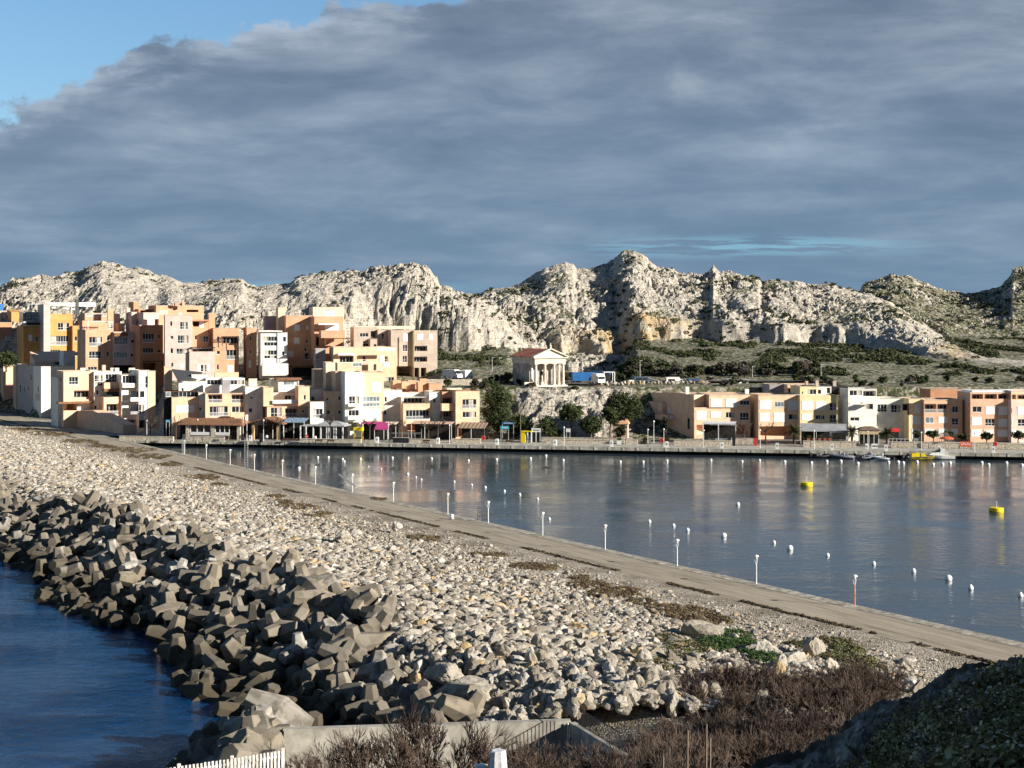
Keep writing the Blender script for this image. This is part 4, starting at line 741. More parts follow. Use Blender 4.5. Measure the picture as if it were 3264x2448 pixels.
# ------------------------------------------------------------------ buildings
PHI = R(29)
ZT = {1: (0, 900, .31646), 2: (650, 900, .31646), 3: (1300, 900, .31646), 4: (1950, 1150, .31646), 5: (2564, 1150, .31646), 6: (550, 1300, .24864), 7: (1050, 1300, .24864), 8: (1600, 1150, .27125), 0: (0, 0, 1)}
class Bld:
    def __init__(s, label, z, x0, Y, name='apartment_building', cat='building', phi=None, base=1.5, group=None):
        s.z = z; phi = phi or (PHI if s.px(x0, 0)[0] < 515 else R(16) if s.px(x0, 0)[0] < 2080 else R(29) if s.px(x0, 0)[0] < 2150 else R(5)); s.phi = phi; s.c, s.s = math.cos(phi), math.sin(phi); X, _ = s.px(x0, 0); s.dY = (96 if X < 120 and label.split()[0] in ('shaded', 'ochre') else 46 if X < 515 else 42 if (Y >= 350 and X < 1300) else 0); Y += s.dY
        s.O = ((X - CX) / F * Y, Y); s.base = base; s.root = empty(name, (s.O[0], Y, base), phi); tag(s.root, label, cat, group)
    def px(s, x, y): a, b, k = ZT[s.z]; return a + x * k, b + y * k
    def loc(s, o): dX, dY = o[0] - s.O[0], o[1] - s.O[1]; return (dX * s.c + dY * s.s, -dX * s.s + dY * s.c)
    def vol(s, x0, x1, yt, m, Y=None, D=9., wins=(), yb=None, cope=COPE, name='wall', side=(), zb=None, slope=None, z=None):
        if z is not None: s.z = z
        Y = Y + s.dY if Y else s.O[1]; p0, pt = s.px(x0, yt); p1, _ = s.px(x1, yt); O = ((p0 - CX) / F * Y, Y); ox, oy = s.loc(O); B = s.base; D = D * (.78 if 515 < p0 < 2080 and D < 14 else 1)
        def uu(px): t = (px - CX) / F; return (t * O[1] - O[0]) / (s.c - t * s.s)
        def zz(px, py): return CH - (py - HZ) / F * (O[1] + uu(px) * s.s) - B
        w_ = uu(p1); zt = zz(p0, pt); zb_ = (zb - B) if zb is not None else (-1.5 if yb is None else zz(p0, s.px(x0, yb)[1]))
        H = []
        for q in wins:
            kd, a, b, c, d = q[:5]; A_, B_ = s.px(a, b); C_, D_ = s.px(c, d); ua, ub = max(uu(A_), .02), min(uu(C_), w_ - .02); za, zc = zz(A_, D_), min(zz(A_, B_), zt - .05); za = max(za, zb_ + .02)
            if ub - ua > .12 and zc - za > .12: H.append((kd, ua, za, ub, zc) + tuple(q[5:]))
        mb = MB(); xs = sorted({0., w_} | {h[1] for h in H} | {h[3] for h in H}); zs = sorted({zb_, zt} | {h[2] for h in H} | {h[4] for h in H})
        for i in range(len(xs) - 1):
            for j in range(len(zs) - 1):
                cx, cz = (xs[i] + xs[i+1]) / 2, (zs[j] + zs[j+1]) / 2
                if xs[i+1] - xs[i] < 1e-4 or zs[j+1] - zs[j] < 1e-4 or any(h[1] < cx < h[3] and h[2] < cz < h[4] for h in H): continue
                mb.quad((ox + xs[i], oy, zs[j]), (ox + xs[i+1], oy, zs[j]), (ox + xs[i+1], oy, zs[j+1]), (ox + xs[i], oy, zs[j+1]))
        x0_, x1_, y1_ = ox, ox + w_, oy + D; zl, zr = (zt, zt) if slope is None else (zt, zt)
        zk = zt if slope is None else zt + slope
        if slope is None: mb.quad((x0_, y1_, zb_), (x0_, oy, zb_), (x0_, oy, zt), (x0_, y1_, zt)).quad((x1_, oy, zb_), (x1_, y1_, zb_), (x1_, y1_, zt), (x1_, oy, zt)).quad((x1_, y1_, zb_), (x0_, y1_, zb_), (x0_, y1_, zt), (x1_, y1_, zt)).quad((x0_, oy, zt - .12), (x1_, oy, zt - .12), (x1_, y1_, zt - .12), (x0_, y1_, zt - .12))
        else: mb.quad((x0_, y1_, zb_), (x0_, oy, zb_), (x0_, oy, zt), (x0_, y1_, zk)).quad((x1_, oy, zb_), (x1_, y1_, zb_), (x1_, y1_, zk), (x1_, oy, zt)).quad((x1_, y1_, zb_), (x0_, y1_, zb_), (x0_, y1_, zk), (x1_, y1_, zk)).quad((x0_, oy, zt), (x1_, oy, zt), (x1_, y1_, zk), (x0_, y1_, zk))
        for kd, a, b, c, d, *r in H:
            dep = {'w': .22, 'b': .35, 's': .06, 'l': 1.7, 'L': 1.7, 'd': 5., 'g': .1, 'p': .1}[kd]
            mb.quad((ox+a, oy, b), (ox+a, oy+dep, b), (ox+a, oy+dep, d), (ox+a, oy, d)).quad((ox+c, oy, b), (ox+c, oy, d), (ox+c, oy+dep, d), (ox+c, oy+dep, b))
            mb.quad((ox+a, oy, d), (ox+a, oy+dep, d), (ox+c, oy+dep, d), (ox+c, oy, d)).quad((ox+a, oy, b), (ox+c, oy, b), (ox+c, oy+dep, b), (ox+a, oy+dep, b))
            mb.quad((ox+a, oy+dep, b), (ox+c, oy+dep, b), (ox+c, oy+dep, d), (ox+a, oy+dep, d)); s.win(kd, ox + a, oy, b, ox + c, d, dep, *r)
        wall = mb.build(name, m, s.root)
        if slope is None and cope:
            cb = MB(); e = .10; t = .16; hh = .10
            for (xa, ya, xb, yb_) in ((x0_-e, oy-e, x1_+e, oy+t), (x0_-e, y1_-t, x1_+e, y1_+e), (x0_-e, oy+t, x0_+t, y1_-t), (x1_-t, oy+t, x1_+e, y1_-t)): cb.box(xa, ya, zt + .003, xb, yb_, zt + hh)
            cb.build('coping', cope, s.root)
        # small windows on the left side wall: (fraction of depth, py centre)
        for (fd, sy, sw, shh, kd) in side:
            zc = zz(p0, s.px(x0, sy)[1]); yy = oy + fd * D; f = MB(); f.box(x0_ - .05, yy - sw/2 - .06, zc - shh/2 - .06, x0_ + .0 - .002, yy + sw/2 + .06, zc + shh/2 + .06); fo = f.build('window', FRAME, s.root)
            MB().box(x0_ - .07, yy - sw/2, zc - shh/2, x0_ - .052, yy + sw/2, zc + shh/2).build('pane', GLASS if kd == 'w' else SHUT, fo)
        s.last = (ox, oy, w_, zt, D); return s
    def win(s, kd, a, y, b, c, d, dep, *r):
        W2 = c - a; Hh = d - b; t = .07
        if kd in 'wbgp':
            sill = Hh * (.36 if kd == 'b' else 0.); yb_ = y + dep - .10; mb = MB(); zb = b
            mb.box(a, yb_, zb, a + t, yb_ + .08, d).box(c - t, yb_, zb, c, yb_ + .08, d).box(a + t, yb_, d - t, c - t, yb_ + .08, d).box(a + t, yb_, zb, c - t, yb_ + .08, zb + t)
            n = max(1, round(W2 / .85)); 
            for i in range(1, n): x = a + W2 * i / n; mb.box(x - .035, yb_ + .005, zb + t, x + .035, yb_ + .075, d - t)
            if Hh > 1.5 and kd != 'b': zq = b + Hh * .34; mb.box(a + t, yb_ + .01, zq, c - t, yb_ + .07, zq + .07)
            mb.box(a - .08, y - .09, b - .10, c + .08, y - .003, b - .01)
            f = mb.build('window', FRAME, s.root)
            MB().box(a + t, yb_ + .03, b + t, c - t, yb_ + .05, d - t).build('pane', GLASSB if kd in 'gp' else GLASS, f)
            if kd in 'wb' and W2 > .9 and random.random() < .55:            # curtain or half-lowered blind inside
                x = a + t + W2 * random.choice([0, .5, .62]) * .9; MB().box(x, yb_ + .012, b + t + .02, min(x + W2 * .33, c - t), yb_ + .026, d - t - .02).build('curtain', mat('curtain', (.42, .38, .33), .9), f)
            if kd == 'b': s.rail(a, c, y - .12, b, b + Hh * .38)
        elif kd == 's':
            mb = MB().box(a + .03, y - .05, b + .02, c - .03, y + .03, d - .02); q = b + .18
            f = mb.build('shutter', SHUT, s.root); mb = MB()
            while q < d - .1: mb.box(a + .05, y - .062, q, c - .05, y - .0505, q + .02); q += .24
            mb.build('slat_grooves', mat('shutter_groove', (.55, .55, .55)), f)
            MB().box(a - .04, y - .1, d - .01, c + .04, y + .0, d + .12).build('shutter_box', SHUT, s.root)
        elif kd in 'lL':
            yb_ = y + dep - .12; mb = MB(); n = max(2, round(W2 / 1.)); mb.box(a + .15, yb_, b + .05, a + .23, yb_ + .08, d - .25).box(c - .23, yb_, b + .05, c - .15, yb_ + .08, d - .25).box(a + .23, yb_, d - .33, c - .23, yb_ + .08, d - .25)
            for i in range(1, n): x = a + W2 * i / n; mb.box(x - .04, yb_ + .005, b + .05, x + .04, yb_ + .075, d - .33)
            f = mb.build('glass_door', FRAME, s.root); MB().box(a + .23, yb_ + .03, b + .06, c - .23, yb_ + .05, d - .33).build('pane', GLASS, f)
            if kd == 'l': s.rail(a, c, y + .02, b, b + min(1., Hh * .42))
        elif kd == 'd':
            pass
    def rail(s, a, c, y, b, h):
        mb = MB().box(a, y, h - .08, c, y + .09, h).box(a, y, b, c, y + .09, b + .07); x = a + .05
        while x < c - .05: mb.box(x, y + .02, b + .07, x + .06, y + .07, h - .08); x += .22
        mb.build('balustrade', FRAME, s.root)
    def boxp(s, name, m, x0, y0, x1, y1, Y, D, z=None, th=None):
        """a free box given by its picture rectangle at depth Y; D deep"""
        if z is not None: s.z = z
        Y += s.dY; p0, q0 = s.px(x0, y0); p1, q1 = s.px(x1, y1); O = ((p0 - CX) / F * Y, Y); ox, oy = s.loc(O); t = (p1 - CX) / F; w_ = (t * O[1] - O[0]) / (s.c - t * s.s)
        zt = CH - (q0 - HZ) / F * Y - s.base; zb = CH - (q1 - HZ) / F * Y - s.base; MB().box(ox, oy, min(zb, zt), ox + w_, oy + D, max(zt, zb)).build(name, m, s.root); return s
    def chimney(s, x0, x1, y0, y1, Y, m=None, z=None): 
        return s.boxp('chimney', m or COPE, x0, y0, x1, y1, Y, .9, z)
    def pergola(s, x0, x1, yt, yb, Y, m, D=3., z=None, solid=False):
        if z is not None: s.z = z
        Y += s.dY; p0, q0 = s.px(x0, yt); p1, q1 = s.px(x1, yb); O = ((p0 - CX) / F * Y, Y); ox, oy = s.loc(O); t = (p1 - CX) / F; w_ = (t * O[1] - O[0]) / (s.c - t * s.s)
        zt = CH - (q0 - HZ) / F * Y - s.base; zb = CH - (q1 - HZ) / F * Y - s.base; mb = MB()
        for x in (ox, ox + w_ - .12): mb.box(x, oy, zb, x + .12, oy + .12, zt - .14).box(x, oy + D - .12, zb, x + .12, oy + D, zt - .14)
        mb.box(ox - .1, oy - .1, zt - .139, ox + w_ + .1, oy + .1, zt).box(ox - .1, oy + D - .1, zt - .139, ox + w_ + .1, oy + D + .1, zt)
        n = max(3, int(w_ / .55))
        if solid: mb.box(ox - .15, oy - .3, zt + .002, ox + w_ + .15, oy + D, zt + .08)
        else: 
            for i in range(n + 1): x = ox + (w_ - .08) * i / n; mb.box(x, oy - .3, zt + .002, x + .08, oy + D + .2, zt + .13)
        mb.build('pergola', m, s.root); return s
CREAMC = mat('cream_coping', (.68, .60, .48), .8)
# --- back rows, left part of the village
b = Bld('shaded ochre apartment block at the far left edge with a sloping roof', 1, -190, 378, base=6)
b.vol(-190, 120, 405, DORANGE, D=16, wins=[('w', 45, 530, 175, 615)], side=()); b.vol(115, 232, 300, OCHRE, Y=386, D=9, slope=1.0)
b.vol(-160, 110, 290, PINK, Y=392, D=8, wins=[('p', 0, 208, 45, 295)])
MB().add([(x, y, z) for x, y, z in ()], []) 
bb = MB().box(-.55, 0, -.9, .55, .12, .9).build('shutter', BLUEP, b.root); bl = b.loc(((12 * .3165 - CX) / F * 391.2, 391.2)); bb.location = (bl[0], bl[1] - .3, CH - (900 + 250 * .3165 - HZ) / F * 391.2 - 6)
b = Bld('ochre yellow apartment tower with a grey stair shaft and a white roof pergola', 1, 232, 362, base=6)
b.vol(232, 412, 440, OCHRE, D=11, wins=[('s', 285, 530, 325, 592), ('w', 340, 545, 385, 595), ('w', 350, 700, 385, 730)])
b.vol(232, 440, 300, mat('blue_grey_glass', (.10, .14, .19), .25, .3), Y=364, D=7, yb=395, name='glass_conservatory', cope=FRAME, wins=[('g', 240, 305, 330, 385), ('g', 335, 305, 410, 385)])
b.boxp('window_band', FRAME, 238, 395, 415, 436, 361.2, .5); b.boxp('glass_band', GLASS, 250, 403, 405, 430, 361.0, .1)
b.vol(440, 506, 222, PINK, Y=358.5, D=10); b.vol(506, 732, 318, OCHRE, Y=362, D=12, wins=[('w', 582, 408, 695, 480), ('b', 502, 540, 690, 632), ('b', 502, 680, 605, 745)])
b.vol(732, 790, 440, OCHRE, Y=363.5, D=12, wins=[('w', 750, 545, 775, 590), ('w', 748, 700, 780, 740)])
b.pergola(455, 760, 205, 312, 362.5, FRAME, 6); b.pergola(320, 440, 215, 300, 364, FRAME, 5)
for i, (xa, xb) in enumerate(((520, 560), (640, 700), (720, 752))): b.boxp('lattice', FRAME, xa, 250 + 6 * i, xb, 262 + 6 * i, 362.2, .1)
b.boxp('awning', SHUT, 470, 200, 965, 240, 368, 3.5); b.boxp('chimney', mat('dark_flue', (.08, .09, .09)), 765, 175, 795, 320, 367, .8)
b = Bld('orange apartment tower with a slatted white roof pergola', 1, 862, 360, base=6)
b.vol(862, 1142, 480, ORANGE, D=11, wins=[('b', 898, 550, 1028, 642), ('w', 1075, 553, 1100, 608), ('w', 895, 695, 1020, 765), ('w', 1073, 697, 1098, 750), ('w', 885, 850, 975, 885)])
b.pergola(885, 1140, 392, 478, 360.3, FRAME, 4); b.vol(855, 1080, 312, ORANGE, Y=371, D=6, wins=[('p', 870, 318, 1070, 338)]); b.chimney(1085, 1143, 265, 400, 370, ORANGE); b.vol(830, 1085, 385, ORANGE, Y=367, D=4, cope=None); b.chimney(1150, 1210, 315, 420, 376, PINK)
b = Bld('pale lilac low block with a band of grey windows between the orange towers', 1, 1142, 363, base=6)
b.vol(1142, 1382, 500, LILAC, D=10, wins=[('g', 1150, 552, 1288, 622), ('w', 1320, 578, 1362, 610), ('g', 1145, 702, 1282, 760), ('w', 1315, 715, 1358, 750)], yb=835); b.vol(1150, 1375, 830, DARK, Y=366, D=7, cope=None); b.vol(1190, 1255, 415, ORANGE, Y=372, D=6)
b.boxp('roof', TILE, 1150, 508, 1290, 545, 362, 1.2); b.chimney(1275, 1312, 255, 500, 374, PINK); b.vol(1325, 1378, 300, PINK, Y=371, D=6)
b = Bld('burnt orange narrow tower with a white balustrade and pink roof terrace', 1, 1407, 360, base=6)
b.vol(1407, 1642, 432, DORANGE, D=10, wins=[('b', 1438, 515, 1553, 605), ('w', 1590, 522, 1612, 568), ('w', 1438, 660, 1545, 712), ('w', 1585, 678, 1620, 706), ('d', 1440, 810, 1570, 885)])
b.vol(1445, 1600, 305, PINK, Y=366, D=6, wins=[('s', 1498, 368, 1538, 430), ('d', 1560, 370, 1640, 430)]); b.pergola(1455, 1640, 795, 870, 358.5, WOODD, 1.4, solid=True)
b.vol(1345, 1400, 200, DORANGE, Y=376, D=6); b.vol(1395, 1570, 272, DORANGE, Y=374, D=6, wins=[('d', 1415, 282, 1560, 305)])
b = Bld('tall pale pink grey tower with four rows of small windows', 1, 1662, 356, base=6)
b.vol(1662, 1938, 332, PINK, D=10, wins=[('w', 1712, 393, 1735, 440), ('w', 1812, 400, 1890, 472), ('w', 1708, 540, 1745, 572), ('w', 1788, 535, 1898, 612), ('w', 1715, 665, 1742, 715), ('w', 1775, 668, 1898, 722), ('w', 1722, 810, 1745, 850), ('s', 1815, 820, 1855, 865)])
b.chimney(1600, 1690, 280, 330, 366, CREAMC); b.chimney(1800, 1835, 305, 335, 360, WHITE)
b = Bld('long orange roof storey with chimneys behind the pink grey tower', 1, 1572, 373, base=8)
b.vol(1572, 2052, 235, ORANGE, D=9, wins=[('d', 1880, 275, 2000, 300)]); b.chimney(1740, 1760, 212, 238, 374, ORANGE); b.chimney(1765, 1795, 208, 238, 374, ORANGE); b.chimney(1835, 1862, 195, 238, 374, ORANGE)
b = Bld('orange house with a dark pergola balcony over a pale pink lower floor', 1, 1938, 362, base=6)
b.vol(1938, 2100, 385, ORANGE, D=9, wins=[('d', 1945, 395, 2005, 445), ('s', 2010, 390, 2055, 455), ('w', 1960, 535, 1982, 580), ('w', 2020, 540, 2100, 600)]); b.vol(2102, 2168, 312, ORANGE, Y=364, D=7, wins=[])
b.vol(1908, 2165, 700, PINK, Y=357, D=7, wins=[('s', 1985, 830, 2018, 895), ('w', 2020, 832, 2078, 898), ('s', 2080, 830, 2112, 895)]); b.pergola(1925, 2162, 655, 700, 357.3, WOODD, 3, solid=True); b.vol(1935, 2160, 655, PINK, Y=361, D=4, wins=[('w', 1950, 680, 1985, 715), ('w', 2005, 670, 2130, 725)])
b.boxp('eave', DORANGE, 1930, 375, 2110, 390, 360, 2.)
b = Bld('bright orange block with a pergola balcony and white balustrade below it', 2, 95, 360, base=6)
b.vol(95, 352, 462, ORANGE, D=12, wins=[('w', 130, 545, 152, 598), ('L', 190, 545, 345, 615), ('w', 128, 690, 160, 725), ('b', 225, 680, 328, 775), ('w', 128, 828, 150, 880), ('s', 238, 838, 300, 920)]); b.pergola(185, 352, 545, 640, 358, WOODD, 2); b.chimney(50, 105, 312, 470, 364, ORANGE)
b.boxp('wall', PEACH, 110, 908, 350, 960, 354, 2.)
b = Bld('plain orange block in half shadow with stepped parapet', 2, 430, 362, base=6)
b.vol(430, 530, 458, ORANGE, D=13, wins=[('w', 462, 540, 480, 590), ('w', 460, 680, 478, 722), ('s', 448, 792, 476, 860)], side=((.35, 560, .5, .9, 'w'),)); b.boxp('parapet', ORANGE, 385, 458, 430, 480, 368, 3)
b = Bld('white glazed block with two rows of wide windows beside the tall orange tower', 2, 572, 358, base=6)
b.vol(572, 742, 488, WHITE, D=9, wins=[('w', 590, 545, 735, 592), ('w', 606, 603, 735, 640), ('w', 606, 685, 735, 732), ('w', 606, 738, 735, 768), ('s', 590, 815, 735, 900)], side=((.3, 700, .6, 1.2, 'w'),)); b.vol(742, 840, 508, WHITE, Y=359, D=9, wins=[('w', 795, 548, 826, 598), ('w', 785, 695, 812, 740)]); b.boxp('roof_slab', FRAME, 550, 486, 790, 498, 357, 5); b.boxp('garage', WHITE, 590, 820, 850, 940, 354, 3)
b = Bld('tall orange tower with a cream top floor, highest building of the village', 2, 826, 366, base=6)
b.vol(826, 1102, 335, ORANGE, D=13, wins=[('s', 910, 428, 968, 488), ('s', 1030, 440, 1055, 480), ('s', 906, 562, 965, 620), ('w', 1025, 575, 1060, 612), ('w', 1010, 662, 1045, 695), ('w', 1015, 710, 1085, 775), ('s', 845, 695, 905, 755)], side=())
b.vol(1112, 1405, 345, ORANGE, Y=360, D=12, wins=[('s', 1215, 430, 1360, 498), ('d', 1130, 550, 1160, 640)]); b.vol(1098, 1410, 250, CREAM, Y=368, D=10, wins=[('p', 1115, 272, 1325, 285), ('s', 1200, 298, 1322, 338)], cope=CREAMC); b.vol(748, 822, 252, CREAM, Y=371, D=7); b.vol(618, 748, 342, GREYR, Y=376, D=7)
b.boxp('awning', SHUT, 1155, 412, 1350, 428, 357, 3); b.vol(1180, 1420, 488, ORANGE, Y=354.5, D=5.5, yb=560, wins=[]); b.pergola(1220, 1480, 565, 645, 353, TILE, 4, solid=True); b.boxp('garage', DARK, 900, 850, 1110, 945, 359, 2); b.boxp('canopy', TILE, 890, 838, 1180, 858, 357, 5)
b.vol(1125, 1225, 670, GREYR, Y=353, D=5, wins=[('w', 1140, 730, 1155, 775)])
b = Bld('wide peach block with a large terrace, a barrel-shaped pot and a small cage balcony', 2, 1305, 350, base=4)
b.vol(1305, 1940, 652, PEACH, D=10, wins=[('L', 1370, 738, 1508, 860), ('w', 1600, 740, 1635, 800), ('s', 1775, 740, 1815, 830), ('w', 1820, 745, 1855, 800), ('w', 1828, 955, 1915, 998)], side=((.3, 750, .5, 1.1, 'w'), (.7, 750, .5, 1.1, 'w'))); b.boxp('awning', SHUT, 1352, 715, 1515, 735, 348.5, 1.5)
b.boxp('balcony', FRAME, 1808, 806, 1870, 852, 348.3, 1.2); b.boxp('terrace_rail', FRAME, 1740, 658, 1928, 690, 349.2, .4); b.vol(1345, 1660, 812, PEACH, Y=344, D=5, yb=892, cope=FRAME, wins=[('p', 1500, 812, 1590, 845)])
b.boxp('screen', CREAM, 1655, 808, 1735, 888, 345, .3); b.boxp('screen', CREAM, 1740, 815, 1800, 888, 345, .3)
b = Bld('beige grey apartment block with stepped terraces and dark loggias', 2, 1510, 364, base=6)
b.vol(1510, 1750, 455, BEIGE, D=8, wins=[('w', 1570, 512, 1655, 550), ('L', 1680, 490, 1740, 550), ('w', 1600, 618, 1665, 648)], side=()); b.boxp('parapet', CREAM, 1512, 440, 2128, 470, 366.5, 1); b.vol(1510, 1600, 568, BEIGE, Y=358, D=4); b.vol(1675, 1745, 572, BEIGE, Y=358, D=4, wins=[('w', 1708, 622, 1738, 648)])
b.vol(1885, 2112, 482, BEIGE, Y=361, D=12, wins=[('s', 2003, 522, 2052, 595), ('w', 2002, 630, 2048, 695), ('w', 2000, 740, 2045, 805)], yb=845); b.vol(1750, 1885, 480, BEIGE, Y=365, D=8, wins=[('w', 1790, 515, 1815, 575), ('s', 1780, 622, 1810, 652)])
b.vol(2116, 2352, 488, BEIGE, Y=361.5, D=12, wins=[('s', 2148, 528, 2208, 580), ('L', 2122, 640, 2250, 692), ('L', 2118, 748, 2250, 800), ('s', 2265, 525, 2310, 580), ('d', 2120, 860, 2170, 960), ('d', 2185, 860, 2240, 960)], cope=CREAMC); b.vol(1950, 2115, 850, BEIGE, Y=364, D=6, wins=[('d', 1955, 855, 2095, 960)], cope=None)
b.boxp('downpipe', mat('olive_pipe', (.22, .24, .05)), 2104, 495, 2112, 850, 359.5, .2)
b = Bld('orange stepped roofs with broad chimneys at the right end of the left village', 3, -75, 345, base=3)
b.vol(-75, 210, 1010, ORANGE, D=7, zb=1.5); b.chimney(-60, 30, 1000, 1070, 342, ORANGE); b.chimney(5, 85, 985, 1080, 343, ORANGE); b.chimney(120, 190, 970, 1080, 344, ORANGE); b.vol(215, 345, 1020, ORANGE, Y=343, D=6, wins=[]); b.vol(105, 150, 1008, ORANGE, Y=341, D=2)
b.boxp('wall', ORANGE, -150, 985, -70, 1080, 343, 2)
# --- front row
b = Bld('long pinkish wing running back along the causeway at the far left', 1, 170, 382)
b.vol(345, 420, 848, PINK, Y=379, D=32, side=((.15, 960, 1.2, 1.6, 'w'), (.5, 1100, 1.0, 1.4, 'w'), (.3, 1080, .9, 1.2, 'w'), (.72, 1100, 1.4, 2.2, 'w'))); b.vol(165, 225, 845, PEACH, Y=404, D=6); b.vol(35, 165, 832, PEACH, Y=412, D=6)
b.vol(350, 640, 800, PEACH, Y=385, D=8, slope=3.0, wins=[('w', 530, 800, 600, 848)])
b = Bld('tall plain white corner block beside the pink wing with a small cage balcony', 1, 415, 364)
b.vol(415, 745, 850, WHITE, D=12, side=((.35, 1080, .8, 1.6, 'w'),)); b.vol(640, 757, 695, WHITE, Y=376, D=6); b.boxp('balcony', WHITE, 350, 1120, 400, 1195, 366, 1.)
b = Bld('orange and white apartment block with a stone-topped ramp wall and dark arcade', 1, 585, 324.0)
b.vol(585, 672, 965, WHITE, D=9, wins=[('w', 605, 965, 662, 995), ('w', 618, 1092, 658, 1128)], cope=FRAME); b.vol(640, 948, 900, PEACH, Y=321.6, D=9, wins=[('w', 695, 952, 785, 1028), ('L', 745, 1090, 910, 1160), ('d', 600, 1225, 775, 1295), ('s', 780, 1228, 910, 1300)], side=())
b.boxp('canopy', TILE, 590, 1208, 945, 1226, 319.0, 3); b.vol(948, 1225, 905, WHITE, Y=324.0, D=9, wins=[('w', 952, 935, 1035, 1000), ('w', 952, 1005, 1035, 1042), ('w', 1062, 925, 1190, 1005), ('w', 970, 1085, 992, 1130), ('w', 945, 1240, 975, 1278)])
b.vol(1050, 1200, 1010, PEACH, Y=322.8, D=2, yb=1082, cope=None); b.boxp('awning', TILE, 1048, 1072, 1215, 1100, 322.0, 2.5); b.vol(1045, 1225, 1160, PEACH, Y=320.6, D=5, wins=[('l', 1072, 1225, 1195, 1335), ('d', 1100, 1368, 1190, 1500)]); b.boxp('window_band', GLASS, 1062, 1102, 1205, 1152, 322.6, .2)
b.vol(1225, 1405, 932, WHITE, Y=322.0, D=9, wins=[('b', 1235, 940, 1395, 1060), ('w', 1320, 1095, 1455, 1200), ('d', 1228, 1385, 1400, 1510), ('s', 1230, 1228, 1262, 1285)]); b.vol(1398, 1500, 890, WHITE, Y=321.5, D=9, wins=[('w', 1408, 1095, 1455, 1195), ('w', 1318, 1232, 1450, 1328), ('w', 1462, 945, 1485, 1062), ('d', 1400, 1390, 1460, 1505)]); b.vol(1490, 1565, 895, PEACH, Y=322.5, D=9)
b.boxp('balcony', WHITE, 1235, 1018, 1400, 1062, 320.6, 1.2); b.boxp('window_band', GLASS, 1318, 1100, 1456, 1158, 320.9, .3); b.boxp('balustrade', FRAME, 1316, 1160, 1458, 1200, 320.6, .3); b.boxp('window_band', GLASS, 1316, 1232, 1452, 1300, 320.9, .3); b.boxp('balustrade', GREYA, 1316, 1300, 1452, 1330, 320.7, .2)
for xa, xb in ((810, 860), (1115, 1165), (1300, 1360), (1160, 1200)): b.chimney(xa, xb, 862, 905, 328, CREAMC)
b.chimney(1030, 1065, 832, 905, 328, BEIGE)
b = Bld('long low orange ramp wall sloping down to the promenade at the causeway end', 1, 605, 329.5, name='ramp_wall', cat='wall')
w0 = b; a = P(184, 1354, 1.5); c = P(392, 1384, 1.5); dr = (c - a); LW_ = dr.length; b.root.location = a; b.root.rotation_euler = (0, 0, math.atan2(dr.y, dr.x))
tp = [(0, 1290), (.56, 1290)]; zz0 = lambda f, yy: CH - (900 + yy * .31646 - HZ) / F * (a.y + dr.y * f) - 1.5
MB().prism([(0, -1), (LW_, -1), (LW_, zz0(1, 1440)), (LW_ * .56, zz0(.56, 1290)), (0, zz0(0, 1290))], 0, 3.5).build('wall', PEACH, b.root)
b = Bld('white and peach house with a dark slate mono-pitch roof', 1, 1730, 334)
b.vol(1730, 1998, 1160, PEACH, D=9, wins=[('s', 1768, 1243, 1958, 1312)], side=((.3, 1270, .4, 1.2, 'w'), (.6, 1270, .4, 1.2, 'w'))); b.vol(1655, 1995, 1100, DARK, Y=336.5, D=6, cope=TILE, wins=[('g', 1670, 1102, 1720, 1150), ('w', 1800, 1102, 1960, 1155)]); b.vol(1800, 2085, 1000, WHITE, Y=339, D=8, wins=[('w', 1825, 1065, 1850, 1095)]); b.vol(1930, 2085, 930, WHITE, Y=343, D=7, wins=[('w', 1985, 1010, 2005, 1035)])
b.vol(1655, 1735, 855, PEACH, Y=345, D=5)
# slate roof
def sp_(bb, x, y, Y): Y += bb.dY; a, c = bb.px(x, y); X = (a - CX) / F * Y; l = bb.loc((X, Y)); return (l[0], l[1], CH - (c - HZ) / F * Y - bb.base)
RF = MB(); q = [sp_(b, 1800, 1000, 338.4), sp_(b, 1962, 998, 341.5), sp_(b, 2040, 905, 348), sp_(b, 1730, 872, 345)]; RF.add(q + [(x, y, z - .22) for x, y, z in q], [(0, 1, 2, 3), (7, 6, 5, 4), (0, 4, 5, 1), (1, 5, 6, 2), (2, 6, 7, 3), (3, 7, 4, 0)]); RF.build('roof', SLATE, b.root)
b.vol(2000, 2060, 1110, WHITE, Y=336, D=8, wins=[('w', 2005, 1260, 2030, 1290)])
b = Bld('peach apartment block with two loggias and two white balustrades above the tiled pavilion', 2, 15, 333)
b.vol(15, 435, 1122, PEACH, D=9, wins=[('l', 42, 1128, 185, 1215), ('l', 278, 1128, 412, 1215), ('b', 55, 1250, 240, 1348), ('w', 280, 1250, 400, 1310)]); b.vol(-5, 415, 1040, WHITE, Y=338, D=8, cope=FRAME, wins=[]); b.vol(20, 195, 968, WHITE, Y=342, D=6, cope=FRAME, wins=[('w', 30, 982, 175, 1032)]); b.vol(190, 410, 970, WHITE, Y=341, D=6, cope=FRAME, wins=[('w', 235, 985, 405, 1032)])
b.boxp('balcony', PEACH, 268, 1312, 408, 1358, 331.8, 1.1); b.boxp('bulkhead', GREYR, 188, 985, 262, 1120, 336, 1.5)
b = Bld('plain white block with two tiny windows left of the peach courtyard house', 2, 418, 335)
b.vol(418, 592, 1052, WHITE, D=10, wins=[('w', 468, 1150, 490, 1175), ('w', 450, 1268, 488, 1310)]); b.chimney(452, 535, 970, 1050, 342, CREAMC)
b = Bld('peach courtyard house with an open upper terrace and a small white cottage on top', 2, 636, 333)
